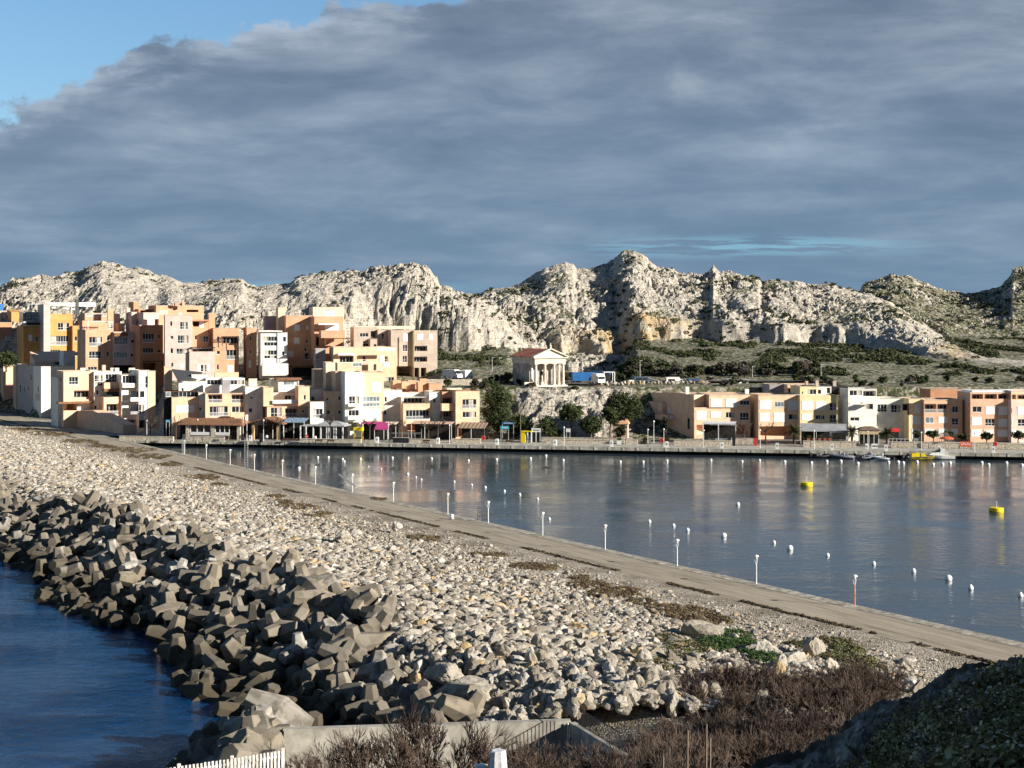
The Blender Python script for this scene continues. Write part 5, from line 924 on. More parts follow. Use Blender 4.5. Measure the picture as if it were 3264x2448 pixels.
b.vol(636, 1065, 1252, PEACH, D=9, wins=[('w', 672, 1262, 782, 1352), ('l', 818, 1268, 945, 1355), ('w', 985, 1285, 1015, 1315)], cope=None); b.vol(600, 700, 1060, PEACH, Y=332.6, D=8, yb=1250); b.vol(952, 1065, 1052, PEACH, Y=333, D=8, yb=1252, wins=[('w', 1003, 1135, 1025, 1185)]); b.vol(700, 952, 1110, WHITE, Y=338, D=6, wins=[('w', 815, 1138, 945, 1185)], cope=TILE); b.boxp('balustrade', FRAME, 692, 1185, 948, 1222, 332.6, .2)
b.vol(752, 958, 985, WHITE, Y=341, D=6, cope=TILE, wins=[('g', 800, 998, 910, 1035), ('g', 930, 1000, 955, 1040)]); b.boxp('roof', TILE, 730, 965, 985, 985, 340, 5); b.vol(672, 752, 975, LIME, Y=344, D=5)
b = Bld('orange tower block with a low white gabled front and small square windows', 2, 1212, 334)
b.vol(1212, 1405, 1100, PEACH, D=9, wins=[('w', 1230, 1165, 1255, 1192), ('w', 1235, 1290, 1270, 1328), ('w', 1352, 1145, 1378, 1188), ('w', 1352, 1292, 1378, 1325)]); b.vol(1325, 1420, 902, PEACH, Y=336, D=8); b.vol(1072, 1230, 1205, WHITE, Y=331.5, D=5, wins=[('b', 1098, 1275, 1195, 1365)]); b.vol(1072, 1225, 1075, WHITE, Y=337, D=7, wins=[('w', 1080, 1150, 1115, 1195)]); b.vol(1228, 1322, 808, CREAM, Y=342, D=6); b.vol(1112, 1225, 880, BEIGE, Y=347, D=6)
b = Bld('slim white tower with stacked dark windows joined to a peach wall with pink trim', 2, 1422, 330)
b.vol(1422, 1598, 905, WHITE, D=10, wins=[('w', 1460, 1148, 1562, 1225), ('w', 1455, 1288, 1560, 1345), ('d', 1450, 1410, 1558, 1500)], cope=CREAMC); b.vol(1598, 1812, 908, PEACH, Y=333, D=8, wins=[('s', 1602, 1035, 1622, 1075), ('s', 1695, 1012, 1788, 1108), ('g', 1598, 1150, 1772, 1200), ('g', 1598, 1215, 1772, 1252), ('s', 1590, 1280, 1780, 1395)]); b.boxp('balcony', WHITE, 1452, 1345, 1565, 1385, 328.8, 1.1); b.boxp('balcony', WHITE, 1455, 1222, 1565, 1252, 328.8, 1.1)
b = Bld('plain white house between the pink-trimmed wall and the peach balcony block', 2, 1812, 335)
b.vol(1812, 1995, 1088, WHITE, D=10, wins=[('w', 1818, 1152, 1842, 1205), ('w', 1805, 1292, 1840, 1335)]); b.vol(1975, 2212, 1110, WHITE, Y=338, D=8, wins=[('w', 2010, 1165, 2200, 1215)], cope=ORANGE)
b = Bld('peach block with a wide balcony of striped blinds and a white end wall', 2, 2008, 332)
b.vol(2008, 2295, 1225, PEACH, D=9, wins=[('b', 2035, 1288, 2270, 1385), ('d', 2050, 1425, 2210, 1500)], side=((.3, 1330, .3, 1.6, 's'),)); b.vol(2270, 2385, 1105, WHITE, Y=334, D=8, wins=[('w', 2310, 1168, 2335, 1212)], yb=None); b.pergola(1990, 2275, 1160, 1222, 333, WHITE, 3, solid=True)
b = Bld('peach end block with white balustrades beside the big pine, last of the left row', 3, 345, 331)
b.vol(345, 490, 1100, ORANGE, Y=334, D=8, wins=[('L', 350, 1160, 472, 1222), ('l', 358, 1300, 468, 1395)], cope=TILE); b.boxp('balcony', PEACH, 342, 1222, 482, 1295, 331.2, 2.2); b.vol(482, 722, 1095, PEACH, Y=331, D=9, wins=[('b', 550, 1178, 690, 1268), ('w', 550, 1305, 688, 1362), ('d', 490, 1425, 700, 1560)], cope=TILE); b.boxp('roof_slab', CREAMC, 395, 1068, 545, 1082, 337, 3)
# --- right wing
b = Bld('brown-shaded end house of the right row with stepped lit balconies behind the pines', 4, 435, 349)
b.vol(435, 592, 325, PALEP, D=14, wins=[('s', 478, 365, 545, 412), ('w', 550, 490, 620, 540), ('w', 370, 570, 400, 690), ('d', 590, 620, 680, 740)], side=((.2, 400, .8, 1.6, 's'), (.55, 390, 1.8, 2.2, 's'), (.35, 520, 1.4, 2.4, 's'))); b.vol(508, 665, 420, PALEP, Y=344, D=7, wins=[('w', 550, 490, 620, 545)], yb=540); b.vol(556, 690, 545, PALEP, Y=341, D=5, yb=600); b.boxp('balustrade', FRAME, 590, 552, 685, 582, 340.5, .2); b.boxp('door', GREYA, 590, 640, 625, 735, 347.5, .2); b.boxp('parapet', SHUT, 250, 305, 435, 322, 356, 1); b.boxp('parapet', SHUT, 590, 315, 850, 335, 351, 2)
b = Bld('brown-shaded stair wing joining the end house to the shuttered peach building', 4, 800, 334.5, phi=R(29))
b.vol(828, 930, 347, PALEP, Y=334.5, D=17, side=((.12, 640, .9, 2.6, 'w'), (.6, 520, .8, 1.2, 's')))
b = Bld('peach building with three wide white shutters and a dark ground floor arcade', 4, 830, 333)
b.vol(780, 980, 345, PALEP, Y=336, D=12, wins=[('s', 828, 380, 880, 430), ('p', 878, 432, 975, 465)]); b.vol(830, 1395, 470, PALEP, Y=333, D=12, wins=[('s', 850, 510, 955, 598), ('s', 995, 515, 1100, 575), ('w', 1148, 518, 1240, 575), ('w', 1290, 522, 1382, 598), ('d', 855, 645, 1380, 748)], cope=None); b.vol(982, 1395, 345, PALEP, Y=333, D=12, yb=471, wins=[('s', 998, 385, 1115, 478), ('s', 1145, 388, 1258, 478), ('w', 1292, 400, 1388, 445)], cope=CREAMC); b.chimney(1345, 1382, 285, 345, 338, WHITE); b.chimney(745, 780, 262, 335, 340, WHITE)
b = Bld('peach apartment block with white square shutters and one blue-green window', 4, 1478, 331)
b.vol(1478, 1895, 345, PALEP, D=7.5, wins=[('s', 1490, 402, 1608, 490), ('g', 1640, 412, 1735, 465), ('s', 1772, 405, 1885, 498), ('s', 1488, 530, 1590, 612), ('s', 1628, 528, 1742, 620), ('w', 1780, 538, 1868, 592), ('d', 1490, 660, 1885, 760)], cope=CREAMC); b.vol(1590, 1770, 240, GREYR, Y=344, D=7, wins=[]); b.vol(1770, 2060, 242, PALEP, Y=341, D=7, wins=[('w', 1780, 282, 1890, 325)], cope=CREAMC)
b = Bld('yellow apartment block with a glazed roof storey and white shutters', 4, 1896, 330)
b.vol(1896, 2262, 345, YELLOW, D=7.5, wins=[('s', 1912, 410, 2030, 498), ('s', 2050, 412, 2160, 500), ('s', 1912, 538, 2012, 598), ('w', 2055, 548, 2145, 590), ('w', 2195, 425, 2262, 500), ('w', 2195, 545, 2262, 620), ('d', 1905, 665, 2200, 760)], cope=None); b.vol(1896, 2065, 262, YELLOW, Y=332, D=8, yb=346, wins=[('w', 1965, 288, 2060, 340), ('w', 1912, 310, 1928, 335)], cope=CREAMC); b.vol(2060, 2212, 258, WHITE, Y=333, D=7, yb=346, wins=[('w', 2075, 290, 2110, 335), ('w', 2165, 270, 2200, 330)], cope=SLATE); b.chimney(1955, 1978, 205, 245, 338, BEIGE); b.chimney(2055, 2085, 198, 250, 338, BEIGE); b.z = 5; b.chimney(290, 322, 205, 258, 338, BEIGE)
b.vol(255, 440, 262, DARK, Y=335, D=6, cope=SLATE, wins=[('g', 345, 290, 435, 338)], yb=345)
b = Bld('pale cream-white block with a white framed roof terrace and dark upper windows', 5, 442, 327)
b.vol(442, 735, 375, LIME, D=7.5, wins=[('s', 455, 430, 558, 512), ('w', 610, 432, 692, 490), ('w', 462, 570, 552, 605)], cope=None); b.vol(735, 1000, 380, LIME, Y=328.9, D=7.5, wins=[('w', 735, 438, 832, 515), ('w', 873, 443, 970, 520), ('d', 740, 720, 960, 790)], cope=CREAMC); b.vol(442, 728, 288, WHITE, Y=329, D=7, yb=376, wins=[('w', 455, 298, 580, 350), ('L', 592, 300, 722, 358)], cope=FRAME); b.boxp('awning', WHITE, 585, 422, 708, 434, 325, 1.5)
b = Bld('narrow pale yellow house with a dark enclosed balcony cage', 5, 1052, 326)
b.vol(1052, 1205, 385, YELLOW, D=7.5, wins=[('s', 1105, 445, 1175, 525), ('s', 1085, 560, 1172, 640), ('s', 1080, 690, 1165, 790)], cope=CREAMC); b.boxp('balcony_cage', WOODD, 1055, 430, 1097, 545, 324.6, 1.2); b.boxp('shade_slats', GLASS, 995, 435, 1040, 500, 326.5, .4)
b = Bld('terracotta apartment block with a recessed top terrace and three white shutters', 5, 1205, 325)
b.vol(1205, 1592, 395, TERRA, D=7.5, wins=[('l', 1210, 435, 1330, 525), ('l', 1340, 435, 1465, 525), ('w', 1490, 458, 1550, 522), ('g', 1218, 568, 1302, 628), ('s', 1348, 570, 1442, 628), ('w', 1485, 578, 1552, 645), ('s', 1210, 688, 1310, 745), ('s', 1350, 690, 1440, 745), ('s', 1480, 690, 1545, 740)], cope=CREAMC)
b = Bld('tall terracotta block with a row of open roof terraces and a dark side wall', 5, 1672, 323)
b.vol(1672, 2082, 385, TERRA, D=7.5, wins=[('w', 1695, 462, 1782, 518), ('s', 1822, 465, 1920, 540), ('s', 1955, 465, 2048, 545), ('s', 1685, 572, 1785, 650), ('w', 1822, 585, 1915, 655), ('s', 1952, 590, 2045, 665), ('s', 1680, 695, 1785, 765), ('s', 1810, 700, 1905, 765), ('s', 1945, 700, 2048, 765)], cope=None); b.vol(1672, 2082, 320, TERRA, Y=323.4, D=7.5, yb=388, wins=[('L', 1685, 335, 1800, 385), ('L', 1815, 335, 1940, 385), ('L', 1952, 335, 2070, 385)], cope=FRAME)
b.vol(1270, 1672, 288, DORANGE, Y=337, D=7, cope=CREAMC); b.boxp('roof_slab', FRAME, 1690, 300, 2160, 318, 325, 6)
b = Bld('pink peach apartment block at the right edge with white shutters', 5, 2084, 322)
b.vol(2084, 2700, 395, PALEPK, D=7.5, wins=[('w', 2075, 478, 2094, 525), ('s', 2145, 468, 2230, 545), ('w', 2150, 588, 2225, 658), ('s', 2070, 588, 2098, 660), ('s', 2060, 700, 2130, 765), ('s', 2150, 700, 2235, 765)], cope=None); b.vol(2084, 2700, 305, PALEP, Y=323, D=7.5, yb=396, wins=[('L', 2092, 340, 2135, 388), ('L', 2145, 340, 2300, 388)], cope=FRAME)
# ------------------------------------------------------------------ temple
T0 = Q(1705, 1229, 354); t = empty('temple', T0, PHI); tag(t, 'cream stone temple with a columned porch and red tiled roof on the rock knoll', 'temple')
STO = mat('temple_stone', (.66, .60, .50), .9, .12, .8, stain=.25, bump=.02); STG = mat('temple_side_stone', (.42, .38, .34), .95, .2, .6, stain=.5, bump=.03)
TWd, TD = 9.0, 12.0
mb = MB().box(-.4, -.4, -.5, TWd + .4, TD + .3, .0).box(.2, -.9, -.6, TWd - .2, -.405, -.25); mb.build('base', STO, t)
MB().box(.25, 3.4, .003, TWd - .25, TD, 5.45).build('wall', STG, t)
for x, y in [(x, .45) for x in (.5, 3.15, 5.85, 8.5)] + [(.5, 2.6), (8.5, 2.6)]:
    c = MB().box(x - .48, y - .48, .003, x + .48, y + .48, .22); c.lathe([(.44, .22), (.40, .4), (.33, 5.0), (.40, 5.1), (.46, 5.2)], 14, (x, y, 0)); c.box(x - .48, y - .48, 5.2, x + .48, y + .48, 5.447); c.build('column', STO, t)
MB().box(0, 0, 5.452, TWd, TD, 6.2).box(-.12, -.12, 6.2, TWd + .12, TD + .1, 6.32).box(.03, .03, 6.32, TWd - .03, TD, 6.8).box(-.5, -.5, 6.8, TWd + .5, TD + .3, 7.05).build('entablature', STO, t)
PE = [(-.45, 7.055), (TWd + .45, 7.055), (TWd / 2, 9.0)]; MB().prism(PE, .1, .45).build('pediment', STO, t)
mb = MB()
for s in (-1, 1):
    x0_ = TWd / 2 + s * (TWd / 2 + .6); mb.prism([(x0_, 7.06), (TWd / 2, 9.08), (TWd / 2, 9.38), (x0_, 7.34)], -.5, .55)
mb.build('raking_cornice', STO, t); mb = MB()
for s in (-1, 1):
    x0_ = TWd / 2 + s * (TWd / 2 + .55); mb.prism([(x0_, 7.06), (TWd / 2, 8.95), (TWd / 2, 9.2), (x0_, 7.25)], .56, TD + .3)
mb.build('roof', REDTILE, t); MB().lathe([(.3, 9.35), (.22, 9.6), (.3, 9.75), (.3, 10.05), (.12, 10.3), (.2, 10.4), (.05, 10.65)], 10, (TWd / 2, 0, 0)).build('finial', STO, t)
MB().box(3.6, 3.3, .003, 5.4, 3.41, 3.4).build('door', DARK, t); mb = MB().box(.6, .1, .02, .8, .2, 1.0)
x = 3.6
while x < 5.4: mb.box(x, .4, .02, x + .04, .45, 1.); x += .2
mb.box(3.5, .38, 1., 5.5, .46, 1.05).build('railing', DM, t)
st = empty('statue', Vector(T0) + Vector((2.05 * math.cos(PHI) - .25 * -math.sin(PHI) * 0, 1.1, .05)), PHI); tag(st, 'small pale statue standing in the temple porch between the left columns', 'statue')
MB().box(-.3, -.3, 0, .3, .3, .9).build('pedestal', STO, st); MB().lathe([(.22, .9), (.25, 1.3), (.2, 1.7), (.26, 2.1), (.1, 2.3), (.13, 2.45), (.05, 2.6)], 10).build('figure', STO, st, True)
MB().box(-3, -.1, -.8, -.7, .15, .9).build('low_wall', STO, t); 
# ------------------------------------------------------------------ trees
def tree(name, label, px0, px1, yt, yb, Y, trunkf, m, seed, nclump=46, nl=46, lean=0., grp=None, ls=.17, squash=.62, cat='tree', hollow=.0):
    r3 = np.random.default_rng(seed); w_ = (px1 - px0) / F * Y; h = (yb - yt) / F * Y; base = Q((px0 + px1) / 2, yb, Y); g = empty(name, base); tag(g, label, cat, grp)
    ch = h * (1 - trunkf); cz = h * trunkf + ch * .5; C = []; RR = []
    for _ in range(nclump):
        d = r3.normal(size=3); d /= np.linalg.norm(d); rr_ = r3.uniform(hollow, 1) ** .5; cr = min(w_ * .17, ch * .3) * r3.uniform(.6, 1.2)
        C.append((d[0] * (w_ / 2 - cr) * rr_ + lean * .3, d[1] * (w_ / 2 - cr) * rr_ * .8, cz + d[2] * (ch / 2 - cr * .6) * rr_)); RR.append(cr)
    V, f, sh = leafcloud(np.array(C), np.array(RR), nl, ls, r3, squash, .5); mk('crown', V, f, m, g, attrs={'shade': sh})
    mb = MB(); top = Vector((lean * .3, 0, h * trunkf + ch * .45)); mb.tube([(-lean * .3, 0, -.5), (0, 0, h * trunkf * .6), top], [w_ * .03 + .05, w_ * .024 + .03, .04], 7)
    for k in range(7): c = Vector(C[k]); mb.tube([Vector((0, 0, h * trunkf * r3.uniform(.6, 1.05))), c * .6 + top * .4 * r3.uniform(.5, 1), c], [.09, .06, .03], 5)
    mb.build('trunk', BARK, g); return g
tree('pine_tree', 'big dark rounded pine between the peach end block and the temple knoll', 1524, 1650, 1214, 1400, 338, .08, PINE, 1, 170, 80, squash=.75)
tree('pine_tree', 'smaller dark pine filling in behind the blue signs below the knoll', 1600, 1710, 1318, 1412, 334, .1, PINE, 2, 80, 70)
tree('pine_tree', 'umbrella-shaped green tree in front of the pale rock knoll', 1772, 1868, 1276, 1385, 330, .30, PINE, 3, 90, 70, squash=.65)
tree('pine_tree', 'wide low dark tree right of the umbrella-shaped one below the knoll', 1838, 1930, 1322, 1395, 329, .12, PINE, 4, 90, 70)
tree('pine_tree', 'large spreading pine with a bare trunk in front of the brown end house', 1912, 2064, 1236, 1398, 334, .28, PINE, 5, 170, 70, squash=.65)
tree('pine_tree', 'lower crown of a pine left of the bare trunk, over the small orange roof', 1900, 1990, 1290, 1395, 330, .32, PINE, 6, 50, 50)
tree('cypress_tree', 'slim dark conical conifer in a wooden planter by the brown end house', 2108, 2136, 1318, 1402, 326, .08, mat('conifer', (.022, .030, .016), .8, .2, attr='shade'), 7, 40, 50, ls=.13)
for i, (a, b_, c, d, lb) in enumerate(((1700, 1790, 1318, 1398, 'dark shadowy bush at the foot of the knoll left of the umbrella-shaped tree'), (1655, 1712, 1345, 1400, 'dark green bush just right of the tall brown pole'), (1955, 2000, 1345, 1398, 'grey-green bush below the small orange roof'), (1740, 1800, 1360, 1400, 'green bush behind the white-headed lamp below the knoll'))): tree('bush', lb, a, b_, c, d, 329 + i * .7, .02, SCRUB if i != 0 else PINE, 20 + i, 34, 46, cat='bush')
tree('bush', 'dark round bush at the far left edge behind the long pink wing', -30, 70, 1112, 1180, 374, .02, PINE, 31, 50, 50, cat='bush'); tree('bush', 'low grey-green bush on the flat ground left of the temple', 1598, 1640, 1183, 1222, 362, .05, SCRUB, 32, 30, 40, cat='bush')
tree('bush', 'brown leafless bush growing at the front left foot of the temple', 1672, 1722, 1215, 1252, 352, .02, DRY, 33, 26, 40, cat='bush'); tree('bush', 'low green bush at the right foot of the temple', 1818, 1850, 1228, 1250, 351, .02, SCRUB, 34, 20, 40, cat='bush')
rt = random.Random(4)
GRY = mat('grey_brown_foliage', (.085, .075, .058), .9, .2, attr='shade')
for i in range(74):
    px = rt.uniform(1815, 2640); w_ = rt.uniform(34, 74); Y = rt.uniform(381, 398); zt = landz((px - CX) / F * Y, Y)[0]; yb_ = HZ + (CH - zt) / Y * F; hh = rt.uniform(22, 46)
    if 1800 < px < 1880: hh *= .7
    tree('tree', 'one of the low grey-green trees in the belt behind the parked vehicles', px - w_ / 2, px + w_ / 2, yb_ - hh, yb_ + 2, Y, .08, [SCRUB, GRY, PINE, GRY][i % 4], 100 + i, 16, 34, grp='low trees in the belt behind the parked vehicles', ls=.24)
for i in range(44):
    px = rt.uniform(2240, 3264) if i < 30 else rt.uniform(1370, 1660); Y = rt.uniform(352, 372); zt = landz((px - CX) / F * Y, Y)[0]; yb_ = HZ + (CH - zt) / Y * F; w_ = rt.uniform(24, 50)
    tree('bush', 'one of the low dark bushes on the slope behind the village houses', px - w_ / 2, px + w_ / 2, yb_ - rt.uniform(14, 30), yb_ + 2, Y, .02, [SCRUB, PINE, GRY][i % 3], 200 + i, 12, 34, grp='low bushes on the slope behind the houses', ls=.22, cat='bush')
def palm(label, px0, px1, yt, yb, Y, ycr, seed):
    r3 = random.Random(seed); base = Q((px0 + px1) / 2, yb, Y); g = empty('palm_tree', base); tag(g, label, 'palm tree', 'palms on the right-hand promenade'); w_ = (px1 - px0) / F * Y / 2 * 1.05; hc = (yb - ycr) / F * Y
    MB().lathe([(.38, -.3), (.32, .4), (.26, hc * .6), (.34, hc - .1), (.2, hc + .2)], 9).build('trunk', BARK, g); vs = []; fs = []; sh = []
    for k in range(46):
        a = r3.uniform(0, 6.28); el = r3.uniform(-.25, 1.35); L = w_ * r3.uniform(.85, 1.15); dv = Vector((math.cos(a) * math.cos(el), math.sin(a) * math.cos(el), math.sin(el))); p = Vector((0, 0, hc)); sd = Vector((-math.sin(a), math.cos(a), 0))
        prev = p; n = 9
        for j in range(1, n + 1):
            dv = (dv + Vector((0, 0, -.11))).normalized(); q = prev + dv * (L / n); wl = .5 * math.sin(math.pi * min(.98, j / n + .08)) + .05
            for s in (-1, 1):
                b0 = len(vs); tip = q + sd * s * wl + dv * wl * .6 + Vector((0, 0, -.12)); vs += [prev, q, tip]; fs.append((b0, b0 + 1, b0 + 2)); sh += [r3.random()] * 3
            prev = q
    mk('fronds', np.array([tuple(v) for v in vs]), np.array(fs), PALMF, g, attrs={'shade': np.array(sh)})
palm('palm with a short trunk in front of the peach shuttered block, leftmost of three', 2496, 2566, 1342, 1425, 318, 1380, 1)
palm('palm beside the grey-awning restaurant, middle one of three', 2684, 2748, 1334, 1420, 314, 1378, 2)
palm('palm just right of the brown-roofed kiosk, rightmost of three', 2798, 2856, 1350, 1425, 312, 1384, 3)
for i, (a, b_, c, d) in enumerate(((2905, 2945, 1368, 1405), (2948, 3002, 1368, 1408), (3120, 3170, 1372, 1415), (3215, 3275, 1370, 1412), (3052, 3090, 1380, 1412), (3000, 3050, 1372, 1400))): tree('bush', ['dense bush left of the white-framed sign', 'leafy bush behind the sloping driftwood frame', 'bushy tree right of the far right quay lamp', 'dark bush at the right edge of the promenade', 'low bush behind the orange banner', 'low bush behind the orange parasol'][i], a, b_, c, d, 316, .25, PINE if i % 2 else SCRUB, 40 + i, 26, 40, cat='bush')
def pruned(label, px, yb, yt, Y, seed, w_=3.4):
    r3 = random.Random(seed); g = empty('plane_tree', Q(px, yb, Y)); tag(g, label, 'tree'); H_ = (yb - yt) / F * Y; mb = MB(); mb.tube([(0, 0, -.3), (.05, 0, H_ * .55), (.05, 0, H_ * .62)], [.2, .15, .17], 8)
    for k in range(11):
        a = r3.uniform(0, 6.28); p = Vector((0, 0, H_ * .58)); q = p + Vector((math.cos(a) * w_ * .25, math.sin(a) * w_ * .2, H_ * .18)); s = q + Vector((math.cos(a + .5) * w_ * .25, math.sin(a) * .4, r3.uniform(.0, .25) * H_)); mb.tube([p, q, s], [.1, .07, .05], 5)
        for j in range(5): e = s + Vector((r3.gauss(0, .35), r3.gauss(0, .3), r3.uniform(.1, .8))); mb.tube([s, e], [.03, .012], 4)
    mb.build('trunk', mat('dark_bark', (.075, .06, .05), .95, .2), g)
for px, yb_, yt, Y, lb in ((560, 1398, 1330, 327, 'pruned bare plane tree beside the causeway arcade, leftmost of the promenade trees'), (480, 1395, 1332, 330, 'pruned bare tree in front of the white arcade'), (890, 1398, 1325, 324, 'knobbly pruned tree left of the white glass pavilion'), (1052, 1398, 1322, 323, 'thin pruned tree right of the white glass pavilion'), (1178, 1398, 1330, 322, 'pruned tree with raised arms above the magenta awning'), (1270, 1400, 1340, 322, 'knobbly bare tree right of the magenta awning'), (1395, 1402, 1338, 321, 'broad pruned tree in front of the striped awning terrace'), (1365, 1402, 1345, 323, 'thin bare tree left of the broad pruned tree'), (2370, 1412, 1350, 318, 'wide bare pergola tree beside the white terrace'), (2440, 1412, 1352, 318, 'wide bare tree left of the leftmost palm')): pruned(lb, px, yb_, yt, Y, int(px))
# ------------------------------------------------------------------ promenade structures
def post(mb, x, y, z0, z1, r=.07): mb.box(x - r, y - r, z0, x + r, y + r, z1)
class Prop:
    """a promenade structure in the quay frame; x along the quay in metres from its left end"""
    def __init__(s, name, label, cat, px, Y, z0=1.55, group=None):
        s.Y = Y; s.X = (px - CX) / F * Y; s.px0 = px; s.root = empty(name, (s.X, Y, z0), QA); s.z0 = z0; tag(s.root, label, cat, group)
    def x(s, px): t_ = (px - CX) / F; return (t_ * s.Y - s.X) / (qc - t_ * qs)
    def z(s, py, px=None): Y = s.Y + (s.x(px) * qs if px else 0); return CH - (py - HZ) / F * Y - s.z0
def hiproof(mb, x0, x1, y0, y1, z0, z1, ov=.4, hip=1.8):
    x0 -= ov; x1 += ov; y0 -= ov; y1 += ov; ym = (y0 + y1) / 2; v = [(x0, y0, z0), (x1, y0, z0), (x1, y1, z0), (x0, y1, z0), (x0 + hip, ym, z1), (x1 - hip, ym, z1)]
    mb.add(v + [(a, b_, c - .15) for a, b_, c in v[:4]], [(0, 1, 5, 4), (1, 2, 5), (2, 3, 4, 5), (3, 0, 4), (0, 6, 7, 1), (1, 7, 8, 2), (2, 8, 9, 3), (3, 9, 6, 0), (6, 9, 8, 7)])
p = Prop('tiled_pavilion', 'long restaurant pavilion with a brown tiled roof, stone pillars and white window panels', 'restaurant', 555, 329.5)
x1 = p.x(768); mb = MB(); hiproof(mb, 0, x1, 0, 7, p.z(1352), p.z(1334)); mb.build('roof', TILE, p.root); mb = MB()
for a in (592, 672, 755): xx = p.x(a); mb.box(xx, 0, 0, xx + .8, .6, p.z(1353) - .02)
mb.build('pillar', STONEW, p.root); mb = MB()
for a, c in ((606, 670), (685, 730)): mb.box(p.x(a), .1, p.z(1386), p.x(c), .25, p.z(1376))
mb.build('panel', SHUT, p.root); f = MB()
for a, c in ((606, 670), (685, 730)):
    xa, xc = p.x(a), p.x(c)
    for k in range(4): xx = xa + (xc - xa) * k / 3; f.box(xx - .06, .1, p.z(1376) + .003, xx + .06, .22, p.z(1356))
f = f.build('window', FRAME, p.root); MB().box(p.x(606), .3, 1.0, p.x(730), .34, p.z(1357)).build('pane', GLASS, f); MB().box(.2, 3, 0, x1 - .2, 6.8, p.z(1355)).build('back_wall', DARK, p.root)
p = Prop('gabled_porch', 'open wooden restaurant porch with a brown gabled roof facing the quay', 'restaurant', 803, 328)
x1 = p.x(888); zt, ze = p.z(1330), p.z(1349); mb = MB(); mb.prism([(-1.2, ze), (x1 / 2, zt), (x1 + 1.2, ze), (x1 + 1.2, ze - .25), (x1 / 2, zt - .28), (-1.2, ze - .25)], -.5, 6); mb.build('roof', TILE, p.root); mb = MB()
for xx in (0, x1 - .5): mb.box(xx, 0, 0, xx + .5, .5, ze - .4)
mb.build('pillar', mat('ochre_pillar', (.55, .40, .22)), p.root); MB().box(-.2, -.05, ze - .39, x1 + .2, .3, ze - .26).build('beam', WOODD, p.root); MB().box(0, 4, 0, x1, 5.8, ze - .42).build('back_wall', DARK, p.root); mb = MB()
for k in range(5): xx = x1 / 2 + (k - 2) * 1.0; mb.box(xx - .05, -.02, ze - .25, xx + .05, .06, zt - .4 - abs(k - 2) * .3)
mb.build('gable_strut', WOODD, p.root)
def canopy(label, px0, px1, yt, yf, m, Y=327, proj=3.2, zb=1.55, name='canopy', cat='awning', posts=True, drop=.0, cloth='awning_cloth'):
    p = Prop(name, label, cat, px0, Y, zb); x1 = p.x(px1); zt, zf = p.z(yt), p.z(yf); mb = MB(); mb.add([(0, 0, zf), (x1, 0, zf), (x1, proj, zt), (0, proj, zt), (0, 0, zf - .06), (x1, 0, zf - .06), (x1, proj, zt - .06), (0, proj, zt - .06)], [(0, 1, 2, 3), (7, 6, 5, 4), (0, 4, 5, 1), (1, 5, 6, 2), (2, 6, 7, 3), (3, 7, 4, 0)])
    if drop: mb.box(0, -.03, zf - drop, x1, .0, zf - .005)
    mb.build(cloth, m, p.root)
    if posts:
        n = max(2, int(x1 / 2.6) + 1); mb = MB()
        for k in range(n): post(mb, .08 + (x1 - .16) * k / (n - 1), .1, 0, zf - .07, .05)
        mb.build('posts', WHITEP, p.root)
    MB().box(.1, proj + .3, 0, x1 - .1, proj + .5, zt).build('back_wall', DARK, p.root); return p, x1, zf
canopy('blue and white awning between the gabled porch and the white pavilion', 902, 970, 1334, 1346, mat('blue_white_awning', (.22, .34, .46), .8, .3, 2), 329); canopy('dark awning edge with a white line of lettering left of the white pavilion', 868, 905, 1340, 1350, BROWNA, 330)
p = Prop('glass_pavilion', 'white glazed restaurant pavilion with a pale grey hipped roof', 'restaurant', 957, 326.5); x1 = p.x(1096); ze = p.z(1356); xm = p.x(1022)
mb = MB(); hiproof(mb, p.x(1000), x1, 0, 5, ze, p.z(1342), .2, 2.5); mb.build('roof', GREYA, p.root); MB().box(0, 1, ze - .12, p.x(1000) - .3, 5, ze - .02).build('flat_roof', GREYA, p.root); f = MB()
for a in (957, 975, 998, 1022, 1041, 1048, 1064, 1071, 1092): post(f, p.x(a), .1, 0, ze - .16, .13)
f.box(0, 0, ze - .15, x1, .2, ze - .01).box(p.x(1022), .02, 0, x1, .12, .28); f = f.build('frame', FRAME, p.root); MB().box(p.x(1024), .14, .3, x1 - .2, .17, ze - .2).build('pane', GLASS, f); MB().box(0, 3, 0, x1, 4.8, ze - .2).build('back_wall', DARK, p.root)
p, x1, zf = canopy('magenta awning with a striped side over a small restaurant front', 1192, 1236, 1350, 1369, MAG, 326, 2.6, drop=.0); canopy('thin long magenta awning edge above the magenta awning', 1150, 1222, 1345, 1350, MAG, 329, 1.5, posts=False)
p = Prop('kiosk', 'small yellow-roofed kiosk cart left of the magenta awning', 'kiosk', 1128, 324); x1 = p.x(1153); MB().box(-.1, -.2, p.z(1373), x1 + .1, 1.3, p.z(1362)).build('roof', YPAINT, p.root); mb = MB(); [post(mb, a, b_, 0, p.z(1373), .05) for a in (.05, x1 - .05) for b_ in (0, 1.1)]; mb.build('posts', YPAINT, p.root); MB().box(.1, 0, 0, x1 - .1, 1., 1.0).build('counter', WOODD, p.root)
p = Prop('terrace_railing', 'white metal railing round a restaurant terrace between two bare trees', 'railing', 1240, 323, 1.55); x1 = p.x(1343); mb = MB()
for h in (1.9, 2.15): mb.box(0, 0, h, x1, .06, h + .06)
mb.build('rails', STEEL, p.root); mb = MB()
for k in range(6): post(mb, x1 * k / 5 + .03, .03, 0, 2.14 if k < 5 else 3.2, .04)
mb.build('posts', STEEL, p.root)
p, x1, zf = canopy('beige and brown striped awning over the terrace of the peach end block', 1458, 1545, 1350, 1364, BUFFS, 327, 4.0); mb = MB()
